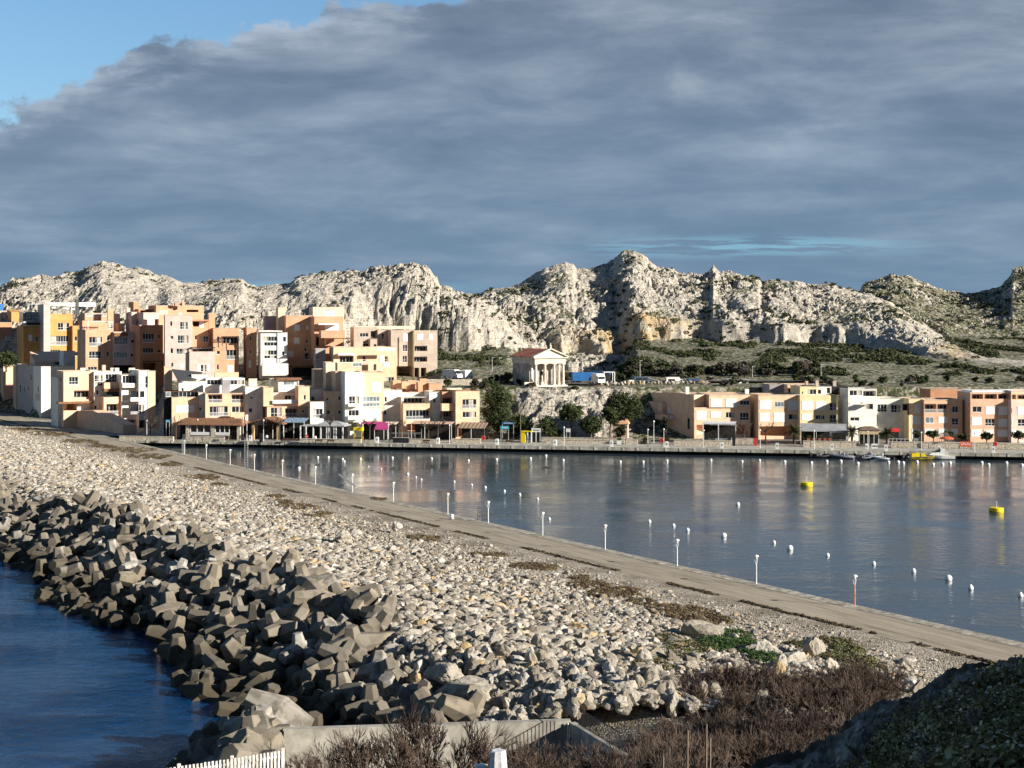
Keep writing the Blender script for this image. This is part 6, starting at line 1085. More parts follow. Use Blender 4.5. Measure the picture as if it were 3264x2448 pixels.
for k in range(7): xx = x1 * (k + .35) / 7; mb.add([(xx, -.01, zf + .012), (xx + .35, -.01, zf + .012), (xx + .35, 4.0, p.z(1350) + .012), (xx, 4.0, p.z(1350) + .012)], [(0, 1, 2, 3)])
mb.build('stripes', BROWNA, p.root); canopy('low cream canopy over the arcade between the white house and the peach block', 1222, 1262, 1346, 1352, CREAMC, 328, 2.5)
canopy('pale canopy in front of the peach block with striped blinds', 1310, 1440, 1345, 1350, mat('peach_canopy', (.6, .42, .32)), 328, 3.)
# right side restaurants
p = Prop('terrace', 'white framed glass terrace in front of the three-shuttered peach building', 'terrace', 2240, 320); x1 = p.x(2345); ze = p.z(1352); mb = MB()
for a in (2241, 2290, 2345): post(mb, p.x(a), .1, 0, ze, .1)
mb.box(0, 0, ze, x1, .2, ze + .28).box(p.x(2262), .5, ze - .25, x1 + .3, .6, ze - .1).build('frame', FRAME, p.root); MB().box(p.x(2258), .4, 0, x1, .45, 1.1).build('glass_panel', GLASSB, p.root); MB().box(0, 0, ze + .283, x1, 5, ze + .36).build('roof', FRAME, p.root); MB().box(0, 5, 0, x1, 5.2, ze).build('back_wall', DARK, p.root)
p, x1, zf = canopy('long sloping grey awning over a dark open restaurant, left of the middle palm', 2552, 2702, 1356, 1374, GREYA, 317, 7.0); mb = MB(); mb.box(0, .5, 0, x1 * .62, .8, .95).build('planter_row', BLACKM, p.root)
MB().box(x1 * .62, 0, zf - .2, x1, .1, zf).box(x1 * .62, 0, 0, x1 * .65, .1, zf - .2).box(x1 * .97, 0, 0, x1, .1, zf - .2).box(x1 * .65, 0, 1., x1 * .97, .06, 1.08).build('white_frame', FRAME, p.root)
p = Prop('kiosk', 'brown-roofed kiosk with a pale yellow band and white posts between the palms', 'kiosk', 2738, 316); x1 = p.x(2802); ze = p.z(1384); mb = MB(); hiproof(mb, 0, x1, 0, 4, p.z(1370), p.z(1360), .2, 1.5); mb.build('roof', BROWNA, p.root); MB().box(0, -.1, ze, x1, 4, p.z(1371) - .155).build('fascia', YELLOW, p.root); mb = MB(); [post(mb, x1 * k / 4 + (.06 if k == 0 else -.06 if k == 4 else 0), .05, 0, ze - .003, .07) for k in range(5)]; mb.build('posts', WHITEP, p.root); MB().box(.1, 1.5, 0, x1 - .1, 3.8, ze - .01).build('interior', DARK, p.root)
canopy('small red awning right of the rightmost palm', 2838, 2868, 1366, 1376, RED, 320, 1.2, posts=False)
p = Prop('terrace_railing', 'white picket terrace railing below the red awning', 'railing', 2832, 312); x1 = p.x(2898); mb = MB().box(0, 0, 1.55, x1, .06, 1.65).build('rails', FRAME, p.root); mb = MB(); [post(mb, x1 * k / 5 + (.04 if k == 0 else 0), .03, 0, 1.549, .05) for k in range(6)]; mb.build('posts', FRAME, p.root); MB().box(x1 * .4, .05, .1, x1, .08, 1.4).build('panel', BLACKM, p.root)
p = Prop('display_stand', 'white upright frame standing on the promenade right of the palms', 'sign', 2914, 310); mb = MB(); mb.box(0, 0, 0, .09, .08, 1.75).box(.75, 0, 0, .84, .08, 1.75).box(.0905, 0, 1.66, .7495, .08, 1.75).box(.0905, 0, .1, .7495, .08, .2).build('frame', FRAME, p.root); MB().box(.1, .02, .21, .74, .05, 1.65).build('panel', GLASSB, p.root)
# sloping driftwood frame, orange parasol, banner
p = Prop('driftwood_pyramid', 'pyramid of sloping weathered wooden poles beside the white motorboat', 'frame', 2968, 312, 1.55); x1 = p.x(3052); mb = MB()
for k in range(9): a = x1 * k / 8; mb.tube([(a, 0, 0), (x1 / 2 + (a - x1 / 2) * .25, 1.2, 2.9)], .07, 5)
mb.build('poles', mat('driftwood', (.26, .22, .18), .9), p.root)
p = Prop('parasol', 'orange-red parasol on the quay above the cabin of the white motorboat', 'parasol', 3002, 307, 1.5); MB().lathe([(1.55, 2.05), (1.5, 2.2), (.9, 2.45), (.05, 2.6)], 14, (1., 0, 0)).build('canopy', mat('orange_cloth', (.72, .14, .06), .8), p.root); MB().tube([(1, 0, 0), (1, 0, 2.5)], .04, 6).build('pole', WHITEP, p.root)
p = Prop('banner', 'orange-red banner with white patches on a low stand by the quay', 'banner', 3060, 305.5, 1.5); x1 = p.x(3099); MB().box(0, 0, .5, x1, .06, 1.55).build('panel', mat('orange_panel', (.74, .13, .07), .6), p.root); MB().box(0, .0, 0, .08, .06, .497).box(x1 - .08, 0, 0, x1, .06, .497).build('legs', STEEL, p.root); mb = MB(); [mb.box(.25 + k * .42, -.012, .8 + (k % 2) * .12, .5 + k * .42, -.003, 1.05 + (k % 2) * .2) for k in range(5)]; mb.build('lettering', SHUT, p.root)
# stone walls of the promenade
for px0, px1, yt, h, Y, lb in ((380, 552, 1384, 1.0, 327, 'low stone wall left of the tiled pavilion, by the causeway end'), (594, 715, 1384, 1.1, 325, 'low stone wall under the tiled pavilion'), (955, 1150, 1392, .8, 322, 'low stone wall in front of the white glass pavilion'), (1300, 1395, 1396, .8, 321, 'low stone wall below the terrace railing'), (1440, 1532, 1396, .9, 320.5, 'low stone wall in front of the striped awning terrace'), (1722, 1990, 1382, .8, 326, 'long low white stone wall along the planted bank below the knoll'), (1740, 1990, 1400, .7, 321, 'lower earth-coloured stone retaining wall beneath the long white one'), (2148, 2330, 1405, 1.15, 314, 'bright stone wall in front of the white framed terrace'), (2560, 2730, 1410, 1.25, 310, 'bright stone wall under the grey awning restaurant'), (2840, 2935, 1412, 1.2, 308.5, 'stone wall between the palms and the white motorboat'), (2940, 3290, 1418, 1.2, 307, 'stone wall with dark gaps behind the boats at the right edge'), (1995, 2032, 1405, 1.0, 316.5, 'short white stone block wall beside the green shrubs'), (2330, 2400, 1408, 1.3, 317, 'pale rendered wall behind the red bins')):
    o = MB().box(0, 0, 0, 1, .5, h); p = Prop('stone_wall', lb, 'wall', px0, Y, 1.5); x1 = p.x(px1); o = MB(); xx = 0; rs = random.Random(px0)
    while xx < x1: w_ = min(rs.uniform(.8, 1.6), x1 - xx + .01); o.box(xx, rs.uniform(-.03, .02), 0, xx + w_ - .02, .5, h + rs.uniform(-.04, .04)); xx += w_
    o.build('wall', STONEW, p.root); MB().box(-.03, -.08, h + .042, x1 + .03, .55, h + .11).build('capstone', CREAMC if px0 not in (1740,) else STONEW, p.root)
# small trees / planters on the bank, orange-roofed hut
p = Prop('hut', 'small hut with an orange sloping roof under the spreading pine', 'hut', 1955, 332, 1.6); x1 = p.x(2000); mb = MB(); hiproof(mb, 0, x1, 0, 3, p.z(1350), p.z(1332), .3, .6); mb.build('roof', ORANGE, p.root); MB().box(0, 0, 0, x1, 3, p.z(1352)).build('wall', BEIGE, p.root)
MBk = mat('bank_earth', (.16, .14, .08), .95, .3, 1.); b_ = MB().add([K(20, 9.02, 1.5), K(46, 9.02, 1.5), K(46, 22, 4.6), K(20, 22, 4.6), K(20, 22, 1), K(46, 22, 1), K(20, 9.02, 1), K(46, 9.02, 1)], [(0, 1, 2, 3), (3, 2, 5, 4), (0, 3, 4, 6), (1, 7, 5, 2)])
# signs
def sign(label, px0, px1, y0, y1, Y, m, base, strip=None, leg=True, name='sign', curved=False):
    p = Prop(name, label, 'sign', px0, Y); x1 = p.x(px1); z1, z0 = p.z(y0), p.z(y1); MB().box(0, 0, z0, x1, .12, z1).build('panel', m, p.root)
    if leg: mb = MB(); post(mb, .1, .06, 0, z0 - .002, .06); post(mb, x1 - .1, .06, 0, z0 - .002, .06); mb.build('posts', STEEL, p.root)
    if strip: 
        mb = MB(); rs = random.Random(px0); xx = x1 * .15
        while xx < x1 * .85: w_ = rs.uniform(.08, .2); mb.box(xx, -.012, z0 + (z1 - z0) * .35, xx + w_, -.003, z0 + (z1 - z0) * .65); xx += w_ + .07
        mb.build('lettering', strip, p.root)
    return p
sign('curved blue sign board high on posts, upper of the two blue signs', 1600, 1638, 1345, 1352, 324, BLUEP, 0, SHUT); sign('light blue sign board below the darker blue one', 1595, 1622, 1358, 1368, 323, CYAN, 0, SHUT); sign('white kiosk sign above a small ticket booth', 1694, 1723, 1365, 1377, 322, SHUT, 0, DARK); sign('small blank white sign under the umbrella-shaped tree', 1804, 1818, 1366, 1377, 325, SHUT, 0); sign('small blue and white sign on the promenade next to the ramp wall', 528, 541, 1338, 1346, 328, CYAN, 0, SHUT)
sign('large white lettered board standing by the grey rubber boats', 2758, 2770, 1414, 1432, 306.5, SHUT, 0, DARK, False); sign('second white lettered board right of the first by the boats', 2778, 2798, 1414, 1430, 306.5, SHUT, 0, DARK, False)
p = Prop('booth', 'yellow booth with open sides below the blue signs', 'booth', 1661, 321.5); x1 = p.x(1695); MB().box(0, 0, 0, x1 * .35, 1.2, 2.4).build('panel', YPAINT, p.root); MB().box(0, -.1, 2.403, x1, 1.3, 2.6).build('roof', YPAINT, p.root); mb = MB(); post(mb, x1 * .6, .1, 0, 2.4, .12); post(mb, x1 * .95, .1, 0, 2.4, .1); mb.build('posts', SHUT, p.root)
p = Prop('ticket_booth', 'dark glazed ticket booth under the white kiosk sign', 'booth', 1694, 322.3); x1 = p.x(1722); MB().box(0, .3, 0, x1, 2, 2.3).build('walls', GLASS, p.root); mb = MB(); [post(mb, q, .25, 0, 2.4, .07) for q in (.08, x1 / 2, x1 - .08)]; mb.build('frame', FRAME, p.root)
# no-entry sign and life rings
p = Prop('road_sign', 'round red no-entry sign with a white bar in front of the glass pavilion', 'sign', 978, 319.5); MB().tube([(0, 0, 0), (0, 0, 2.)], .04, 6).build('post', STEEL, p.root); q = MB(); q.prism([(math.cos(a) * .42, 1.55 + math.sin(a) * .42) for a in np.linspace(0, 6.28, 17)[:-1]], -.07, -.045); q = q.build('disc', RED, p.root); MB().box(-.29, -.08, 1.48, .29, -.072, 1.62).build('bar', SHUT, q)
for px, Y, lb in ((1541, 317, 'red life ring on a post in front of the striped awning terrace'), (2110, 309.5, 'red life ring on a post left of the bright stone wall'), (3172, 300.5, 'red life ring on a post near the right edge')):
    p = Prop('life_ring', lb, 'life ring', px, Y, 1.5, 'red life rings along the quay'); MB().tube([(0, .06, 0), (0, .06, 1.9)], .05, 6).build('post', RED, p.root); mb = MB(); pts = [(math.cos(a) * .33, -.05, 1.45 + math.sin(a) * .33) for a in np.linspace(0, 6.2832, 15)]; mb.tube(pts, .11, 7, False); mb.build('ring', RED, p.root); MB().box(-.42, -.0, 1.0, .42, .04, 1.9).build('board', mat('faded_red', (.6, .2, .15)), p.root)
# white service pedestals
PP = None
for i, px in enumerate((588, 799, 1003, 1202, 1396, 1584, 1769, 1949, 2125, 2301, 2477, 2652, 2824, 2993, 3166)):
    if PP is None: PP = g = empty('service_pedestal', (0, 0, 0)); MB().box(-.36, -.25, 0, .36, .25, 1.05).prism([(-.36, 1.05), (.36, 1.05), (.3, 1.3), (-.3, 1.3)], -.25, .25).build('body', WHITEP, g); MB().box(-.14, -.262, .55, .14, -.253, .9).build('plate', mat('grey_plate', (.2, .2, .22)), g)
    else: g = copy_tree(PP)
    t_ = (px - CX) / F; Yp = 315.6 / (1 + .187 * t_); g.location = (t_ * Yp, Yp, 1.5); g.rotation_euler = (0, 0, QA); tag(g, 'white service pedestal with a small grey plate on the quay edge, %s from the left' % ord_[i], 'pedestal', 'white service pedestals along the far quay')
# lamps on quay
QLp = None
for i, (px, h, dy) in enumerate(((468, 4.2, 4), (630, 4.6, 3), (775, 5.2, 2.4), (787, 5.8, 1.2), (840, 4.8, 1.8), (1238, 4.2, 2.5), (1433, 4.2, 2.5), (1798, 4.0, 3), (2065, 3.8, 2.5), (2084, 5, 12), (2116, 3.9, 3), (2243, 3.8, 2.5), (2423, 4, 3), (2595, 4, 2.2), (2766, 4, 2.2), (2937, 4, 2.2), (3107, 4, 2.2))):
    if QLp is None: QLp = g = empty('quay_lamp', (0, 0, 0)); MB().lathe([(.08, 0), (.06, .8), (.045, 3.7)], 7).build('pole', WHITEP, g); MB().lathe([(.04, 3.7), (.16, 3.8), (.2, 3.95), (.12, 4.1), (.02, 4.15)], 9).build('lamp_head', WHITEP, g)
    else: g = copy_tree(QLp)
    t_ = (px - CX) / F; Yp = (314 + dy) / (1 + .187 * t_); g.location = (t_ * Yp, Yp, 1.5); g.scale = (1, 1, h / 4); tag(g, 'slim white lamp post on the far quay, %s from the left' % ord_[i], 'lamp post', 'slim white lamp posts on the far quay')
g = MB().tube([(0, 0, 0), (0, 0, 8.2)], [.12, .07], 7).build('wooden_pole', mat('brown_pole', (.16, .13, .08))); t_ = (1659 - CX) / F; g.location = (t_ * 320, 320, 1.5); tag(g, 'tall brown wooden pole right of the blue signs', 'pole')
for i, (px, yt, yb_, Y) in enumerate(((1389, 1131, 1207, 368), (1569, 1140, 1196, 374), (1593, 1140, 1213, 366), (1857, 1126, 1190, 382), (2040, 1150, 1210, 378), (2398, 1168, 1215, 384), (2617, 1163, 1235, 372))):
    b0 = Q(px, yb_, Y); h = (yb_ - yt) / F * Y; g = empty('street_lamp', b0); mb = MB().tube([(0, 0, -1.5), (0, 0, h)], [.1, .05], 6); mb.build('pole', STEEL, g); MB().box(-.1, -.1, h - .02, .7, .1, h + .12).build('lamp_head', STEEL, g); tag(g, 'tall thin grey street lamp on the upper road behind the village, %s from the left' % ord_[i], 'street lamp', 'tall street lamps on the upper road')
# road, vehicles on the upper road
zr = lambda px, Y: float(landz((px - CX) / F * Y, Y)[0])
mb = MB(); N_ = 60; vs = []
for k in range(N_):
    px = 1340 + k * 22
    for Y in (364, 371): vs.append(((px - CX) / F * Y, Y, max(zr(px, 362), zr(px, 368), zr(px, 371)) + .32))
mb.add(vs, [(2*k, 2*k+2, 2*k+3, 2*k+1) for k in range(N_ - 1)]); tag(mb.build('upper_road', mat('asphalt', (.11, .105, .10), .95, .15, 1.)), kind='structure')
def wheel(g, x, y, r=.36, w=.22):
    o = MB().prism([(x + math.cos(a) * r, r + math.sin(a) * r) for a in np.linspace(0, 6.2832, 13)[:-1]], y, y + w).build('wheel', TIRE, g); MB().prism([(x + math.cos(a) * r * .55, r + math.sin(a) * r * .55) for a in np.linspace(0, 6.2832, 9)[:-1]], y - .01, y + w + .01).build('rim', STEEL, o)
def vehicle(name, label, cat, px, yb_, Y, L, prof, wd, m, rot, wins=(), z=None, extra=None):
    g = empty(name, ((px - CX) / F * Y, Y, CH - (yb_ - HZ) / F * Y if z is None else z), R(rot)); tag(g, label, cat); mb = MB().prism([(x * L, zz) for x, zz in prof], -wd / 2, wd / 2); mb.build('body', m, g)
    for (a, z0, c, z1) in wins:
        f = MB().box(a * L, -wd / 2 - .02, z0, c * L, wd / 2 + .02, z1).build('window', GLASS, g)
    for x in (.17, .8): wheel(g, x * L, -wd / 2 - .03); wheel(g, x * L, wd / 2 - .18)
    if extra: extra(g, L, wd)
    return g
VAN = [(0, .3), (1, .3), (1, 1.0), (.93, 1.25), (.82, 2.1), (.75, 2.35), (.02, 2.35), (0, 2.2)]; CARP = [(0, .3), (1, .3), (1, .75), (.88, .9), (.72, 1.0), (.6, 1.45), (.2, 1.45), (.05, .95), (0, .8)]
BOX = [(0, .5), (1, .5), (1, 1.3), (.95, 2.2), (.80, 2.25), (.79, 2.75), (0, 2.75)]
vehicle('van', 'white delivery van seen from the front quarter on the upper road', 'van', 1418, 1206, 368, 5.2, VAN, 2.0, WHITEP, -38, ((.8, 1.3, .9, 1.9),), extra=lambda g, L, w: MB().add([(L * .935, -w/2 + .15, 1.28), (L * .935, w/2 - .15, 1.28), (L * .828, w/2 - .2, 2.1), (L * .828, -w/2 + .2, 2.1)], [(0, 1, 2, 3)]).build('windscreen', GLASS, g))
vehicle('van', 'white van turned end-on behind the delivery van', 'van', 1472, 1209, 366.5, 4.6, VAN, 2.0, WHITEP, 65)
vehicle('truck', 'small white truck parked in front of the blue container', 'truck', 1896, 1224, 362.5, 4.4, BOX, 2.0, WHITEP, -70, ((.84, 1.5, .93, 2.1),), extra=lambda g, L, w: MB().box(L * .985, -w/2 + .15, 1.4, L * 1.002, w/2 - .15, 2.0).build('windscreen', GLASS, g))
p = Q(1825, 1214, 372); g = empty('shipping_container', p, R(8)); tag(g, 'blue shipping container right of the temple', 'container'); MB().box(0, 0, 0, 6.1, 2.4, 2.2).build('body', BLUEP, g); mb = MB(); [mb.box(.1 + k * .3, -.04, .1, .22 + k * .3, .0 - .002, 2.1) for k in range(20)]; mb.build('ribs', BLUEP, g)
p = Q(1888, 1214, 376); g = empty('shipping_container', p, R(-12)); tag(g, 'darker blue box body next to the white-framed bus skeleton', 'container'); MB().box(0, 0, 0, 4.6, 2.4, 2.6).build('body', mat('navy_paint', (.03, .07, .16), .6), g); MB().box(.3, -.03, .4, 1.6, -.002, 2.2).build('door', BLUEP, g)
p = Q(1926, 1221, 371); g = empty('lifting_frame', p, R(10)); tag(g, 'white-framed open boat trailer with dark equipment beside the containers', 'trailer'); mb = MB()
for x in (0, 2.8): post(mb, x, 0, 0, 2.75, .1); post(mb, x, 2.2, 0, 2.75, .1)
mb.box(-.1, -.1, 2.753, 2.9, 2.3, 2.95).build('frame', FRAME, g); MB().box(.5, .4, .3, 2.3, 1.8, 2.1).build('load', DARK, g); wheel(g, .8, -.2); wheel(g, 2.0, -.2)
vehicle('car', 'small white hatchback parked on the upper road', 'car', 1994, 1229, 366, 3.6, CARP, 1.7, WHITEP, -50, ((.3, 1.0, .58, 1.35),)); vehicle('van', 'dark blue-grey van beside the white hatchback', 'van', 2018, 1229, 367, 4.6, VAN, 1.9, mat('slate_paint', (.06, .09, .13), .4), 12, ((.1, 1.4, .45, 2.0), (.5, 1.4, .78, 2.0)))
p = Q(2062, 1204, 370); q_ = Q(2124, 1231, 365); g = empty('boat_mast_crane', q_); tag(g, 'long white boom sloping down towards the white truck', 'crane'); MB().tube([Vector(p) - Vector(q_), (0, 0, .5)], [.14, .38], 6).build('boom', WHITEP, g); MB().box(-.4, -.4, -.6, .5, .5, .55).build('base', STEEL, g)
vehicle('truck', 'white box truck with dark windscreen right of the sloping boom', 'truck', 2122, 1236, 365, 4.4, BOX, 2.1, WHITEP, 4, ((.83, 1.5, .94, 2.1), (.1, 1.2, .5, 2.3))); vehicle('van', 'blue van at the right end of the parked vehicles', 'van', 2190, 1236, 366, 3.9, VAN, 1.9, mat('blue_van_paint', (.05, .10, .20), .4), 6, ((.1, 1.4, .45, 2.0),), extra=lambda g, L, w: MB().box(L * .5, -w/2 - .03, .4, L * .98, -w/2 - .003, 1.2).build('door', SHUT, g))
p = Q(2326, 1240, 364); g = empty('shed', p, R(6)); tag(g, 'small white shed with a thin flat roof among the trees on the upper road', 'shed'); MB().box(0, 0, 0, 5.0, 3.5, 2.3).build('wall', WHITEP, g); MB().box(-.7, -.6, 2.303, 5.4, 4, 2.45).build('roof', GREYR, g); MB().box(3.2, -.03, 1.0, 4.4, -.002, 1.9).build('window', GLASS, g)
for i in range(34):
    px = 1880 + i * 11.5 + rt.uniform(-3, 3); Y = 361; me = RME[i % 12]; o = bpy.data.objects.new('rock', me); COL.objects.link(o); s = rt.uniform(.38, .62); o.location = ((px - CX) / F * Y, Y, zr(px, Y) + .45); o.scale = (s, s, s * 1.1); o.rotation_euler = (rt.uniform(0, 6), rt.uniform(0, 6), 0); tag(o, 'one of the pale boulders lined up along the edge of the upper road', 'rock', 'pale boulders lining the upper road')
for px0, px1, yt, yb_, Y, lb in ((1345, 1545, 1209, 1226, 358, 'long rough stone retaining wall below the two white vans'), (2030, 2240, 1236, 1252, 353, 'stone-faced bank above the flat roof of the brown end house')):
    a = Q(px0, yb_ + 6, Y); g = MB().box(0, 0, -2, (px1 - px0) / F * Y, 1, (yb_ + 6 - yt) / F * Y).build('stone_wall', STONEW); g.location = a; tag(g, lb, 'wall')
p = Q(3195, 1187, 440); g = empty('water_tank', (p.x + 2.1, p.y + 2, min(p.z, zr(3215, 442)) - .5)); tag(g, 'white round water tank on the hillside at the right edge', 'water tank'); hh = CH - (1158 - HZ) / F * 440 - g.location.z; MB().lathe([(2.1, 0), (2.1, hh), (2.0, hh + .05)], 24).build('tank', WHITEP, g)
# ------------------------------------------------------------------ boats
def loft(L, secs):
    """hull from stations: (x, halfbeam_top, z_top, halfbeam_chine, z_chine, z_keel)"""
    vs = []; fs = []
    for x, bt, zt, bc, zc, zk in secs: vs += [(x*L, -bt, zt), (x*L, -bc, zc), (x*L, 0, zk), (x*L, bc, zc), (x*L, bt, zt)]
    n = len(secs)
    for i in range(n - 1):
        for k in range(4): fs.append((i*5+k, i*5+k+1, (i+1)*5+k+1, (i+1)*5+k))
        fs.append((i*5, (i+1)*5, (i+1)*5+4, i*5+4))
    fs.append((0, 1, 2, 3, 4)[::-1]); return MB().add(vs, fs)
HULL = [(0, 1.0, .75, .9, .15, -.15), (.4, 1.1, .8, .95, .15, -.2), (.7, .95, .95, .6, .25, -.15), (.9, .5, 1.1, .2, .5, .1), (1., .04, 1.2, .02, .9, .7)]
def rib(label, px, py, L, rot, m1, m2, engine=BLACKM):
    p = P(px, py, 0); g = empty('inflatable_boat', p, R(rot)); tag(g, label, 'boat', 'rubber boats moored at the far quay'); W_2 = L * .17
    loft(L, [(x, b_ * W_2 * .8, z * .5, c * W_2 * .7, d * .6, e) for x, b_, z, c, d, e in HULL]).build('hull', m2, g); mb = MB(); r = L * .052
    mb.tube([(-.05 * L, -W_2, .38), (.5 * L, -W_2 * 1.02, .42), (.78 * L, -W_2 * .75, .5), (.95 * L, -W_2 * .25, .62), (1. * L, 0, .66), (.95 * L, W_2 * .25, .62), (.78 * L, W_2 * .75, .5), (.5 * L, W_2 * 1.02, .42), (-.05 * L, W_2, .38)], [r * .6] + [r] * 7 + [r * .6], 8); mb.build('tube', m1, g, True)
    MB().box(L * .35, -.3, .4, L * .47, .3, 1.15).box(L * .22, -.35, .4, L * .3, .35, .8).build('console', m2 if m2 != BLACKM else GREYF, g); o = MB().box(-.45, -.2, .55, .0, .2, 1.15).box(-.32, -.08, -.3, -.15, .08, .549).build('outboard_motor', engine, g); return g
GT = mat('grey_rubber', (.14, .15, .18), .5); GT2 = mat('light_grey_rubber', (.34, .36, .40), .5)
rib('black rubber boat with its engine up, leftmost of the moored boats', 2588, 1460, 4.6, 8, BLACKM, BLACKM); rib('grey rubber boat with a white console, second from the left of the moored boats', 2722, 1462, 5.6, 158, GT, GT2); rib('small dark dinghy tucked behind the stern of the second boat', 2738, 1466, 2.6, 5, GT, BLACKM); rib('pale grey rubber boat with a raised bow, below the white lettered boards', 2808, 1462, 5.4, 150, GT2, GT2, SHUT); rib('white and grey dinghy right of the pale grey rubber boat', 2834, 1468, 3.0, 165, GT2, WHITEP); rib('dark rubber boat with a raised bow in the middle of the moored boats', 2852, 1461, 5.0, 145, BLACKM, GT); rib('black rubber boat with a large engine, just left of the yellow boat', 2882, 1466, 3.2, 20, BLACKM, BLACKM)
def motorboat(name, label, px, py, L, rot, hm, cabin, grp=None):
    g = empty(name, P(px, py, 0), R(rot)); tag(g, label, 'boat'); k = L / 7.
    loft(L, [(x, b_ * k * 1.1, z * k, c * k * 1.1, d * k, e * k) for x, b_, z, c, d, e in HULL]).build('hull', hm, g); MB().tube([(0, -1.22 * k, .72 * k), (.42 * L, -1.25 * k, .8 * k), (.7 * L, -1.08 * k, .93 * k), (L, 0, 1.18 * k)], .05, 5).build('rub_rail', GT, g); cabin(g, L, k)
    MB().box(-.4, -.25, .1, -.02, .25, 1.3).build('outboard_motor', BLACKM, g); return g
def cab1(g, L, k):
    MB().prism([(L * .30, .8 * k), (L * .78, .98 * k), (L * .66, 1.45 * k), (L * .44, 1.55 * k), (L * .41, 2.2 * k), (L * .28, 2.2 * k)], -.8 * k, .8 * k).build('cabin', WHITEP, g); MB().prism([(L * .452, 1.56 * k), (L * .62, 1.50 * k), (L * .44, 2.1 * k)], -.7 * k, .7 * k).build('windscreen', GLASS, g); MB().tube([(L * .55, -.9 * k, 1.0 * k), (L * .6, -.9 * k, 1.6 * k), (L * .97, -.15 * k, 1.75 * k), (L * .98, 0, 1.2 * k)], .03, 4).build('bow_rail', STEEL, g)
    mb = MB(); [mb.lathe([(.12, 0), (.15, .2), (.12, .45)], 8, (L * a, -1.3 * k, .25)) for a in (.12, .3)]; mb.build('fenders', GT, g)
motorboat('motorboat', 'white motorboat with a small cabin and bow rail, largest of the moored boats', 3042, 1464, 6.9, 172, WHITEP, cab1)
def cab2(g, L, k):
    MB().prism([(L * .1, .75 * k), (L * .7, .95 * k), (L * .6, 1.5 * k), (L * .35, 1.9 * k), (L * .1, 1.8 * k)], -.75 * k, .75 * k).build('cover', YPAINT, g); mb = MB(); [post(mb, L * a, s * .8 * k, .7 * k, 2.3 * k, .03) for a in (.05, .45) for s in (-1, 1)]; mb.box(L * .03, -.85 * k, 2.3 * k, L * .48, .85 * k, 2.36 * k).build('canopy_frame', GT, g)
motorboat('motorboat', 'yellow workboat moored between the rubber boats and the white motorboat', 2896, 1465, 5.4, -4, mat('olive_yellow_hull', (.22, .17, .02), .5), cab2)
g = empty('upturned_boat', Q(3194, 1424, 309), QA); tag(g, 'white open boat lying on the promenade near the right edge', 'boat'); loft(4.8, [(x, b_ * .8, z * .8, c * .7, d * .7, e) for x, b_, z, c, d, e in HULL]).build('hull', WHITEP, g)
# ------------------------------------------------------------------ people
def person(label, px, Y, top, legs, pose=0, rz=0.):
    """continuous skinned figure, 1.72 m"""
    J = {'pel': (0, 0, .93), 'waist': (0, 0, 1.1), 'ch': (0, 0, 1.34), 'nk': (0, 0, 1.49), 'hd': (0, .0, 1.60), 'tp': (0, 0, 1.70)}; st_ = .22 if pose == 1 else .06
    for s, n in ((-1, 'l'), (1, 'r')):
        J['hp' + n] = (s * .1, 0, .88); J['kn' + n] = (s * .11, -s * st_ * .5 - .02, .48); J['an' + n] = (s * .12, s * -st_, .09); J['ft' + n] = (s * .13, s * -st_ - .16, .04); J['sh' + n] = (s * .19, 0, 1.40); J['el' + n] = (s * .25, s * st_ * .5, 1.12); J['wr' + n] = (s * .25, s * st_ - .08, .88); J['ha' + n] = (s * .25, s * st_ - .1, .79)
    rad = dict(pel=.14, waist=.13, ch=.16, nk=.06, hd=.095, tp=.07, hp=.09, kn=.06, an=.045, ft=.04, sh=.07, el=.05, wr=.035, ha=.04); names = list(J); idx = {n: i for i, n in enumerate(names)}
    E = [('pel', 'waist'), ('waist', 'ch'), ('ch', 'nk'), ('nk', 'hd'), ('hd', 'tp')]
    for n in 'lr': E += [('pel', 'hp' + n), ('hp' + n, 'kn' + n), ('kn' + n, 'an' + n), ('an' + n, 'ft' + n), ('ch', 'sh' + n), ('sh' + n, 'el' + n), ('el' + n, 'wr' + n), ('wr' + n, 'ha' + n)]
    me = bpy.data.meshes.new('person'); me.from_pydata([J[n] for n in names], [(idx[a], idx[b_]) for a, b_ in E], []); o = bpy.data.objects.new('person', me); COL.objects.link(o)
    m = o.modifiers.new('skin', 'SKIN'); me.skin_vertices[0].data[0].use_root = True
    for n in names: k = n if n in rad else n[:2]; me.skin_vertices[0].data[idx[n]].radius = (rad[k] * (1.15 if k in ('ch', 'pel', 'waist') else 1), rad[k])
    sb = o.modifiers.new('sub', 'SUBSURF'); sb.levels = 2; sb.render_levels = 2
    mm = bpy.data.materials.new('person_clothes'); mm.use_nodes = True; t2 = NT(mm.node_tree); bsdf = mm.node_tree.nodes['Principled BSDF']; sp2 = t2.n('ShaderNodeSeparateXYZ'); t2.put(sp2.inputs[0], t2.n('ShaderNodeTexCoord').outputs['Object']); z_ = sp2.outputs[2]
    c = t2.mix(t2.m('GREATER_THAN', z_, .93), legs, top); c = t2.mix(t2.m('GREATER_THAN', z_, 1.50), c, (.42, .26, .19)); c = t2.mix(t2.m('LESS_THAN', z_, .09), c, (.02, .02, .02)); t2.put(bsdf.inputs['Base Color'], c); bsdf.inputs['Roughness'].default_value = .85; o.data.materials.append(mm)
    t_ = (px - CX) / F; o.location = (t_ * Y, Y, 1.5); o.rotation_euler = (0, 0, rz); tag(o, label, 'person')
    h = MB().lathe([(.105, 1.60), (.112, 1.66), (.09, 1.73), (.03, 1.76)], 10, (0, .015, 0)).build('hair', mat('dark_hair', (.03, .02, .015), .9), o, True); return o
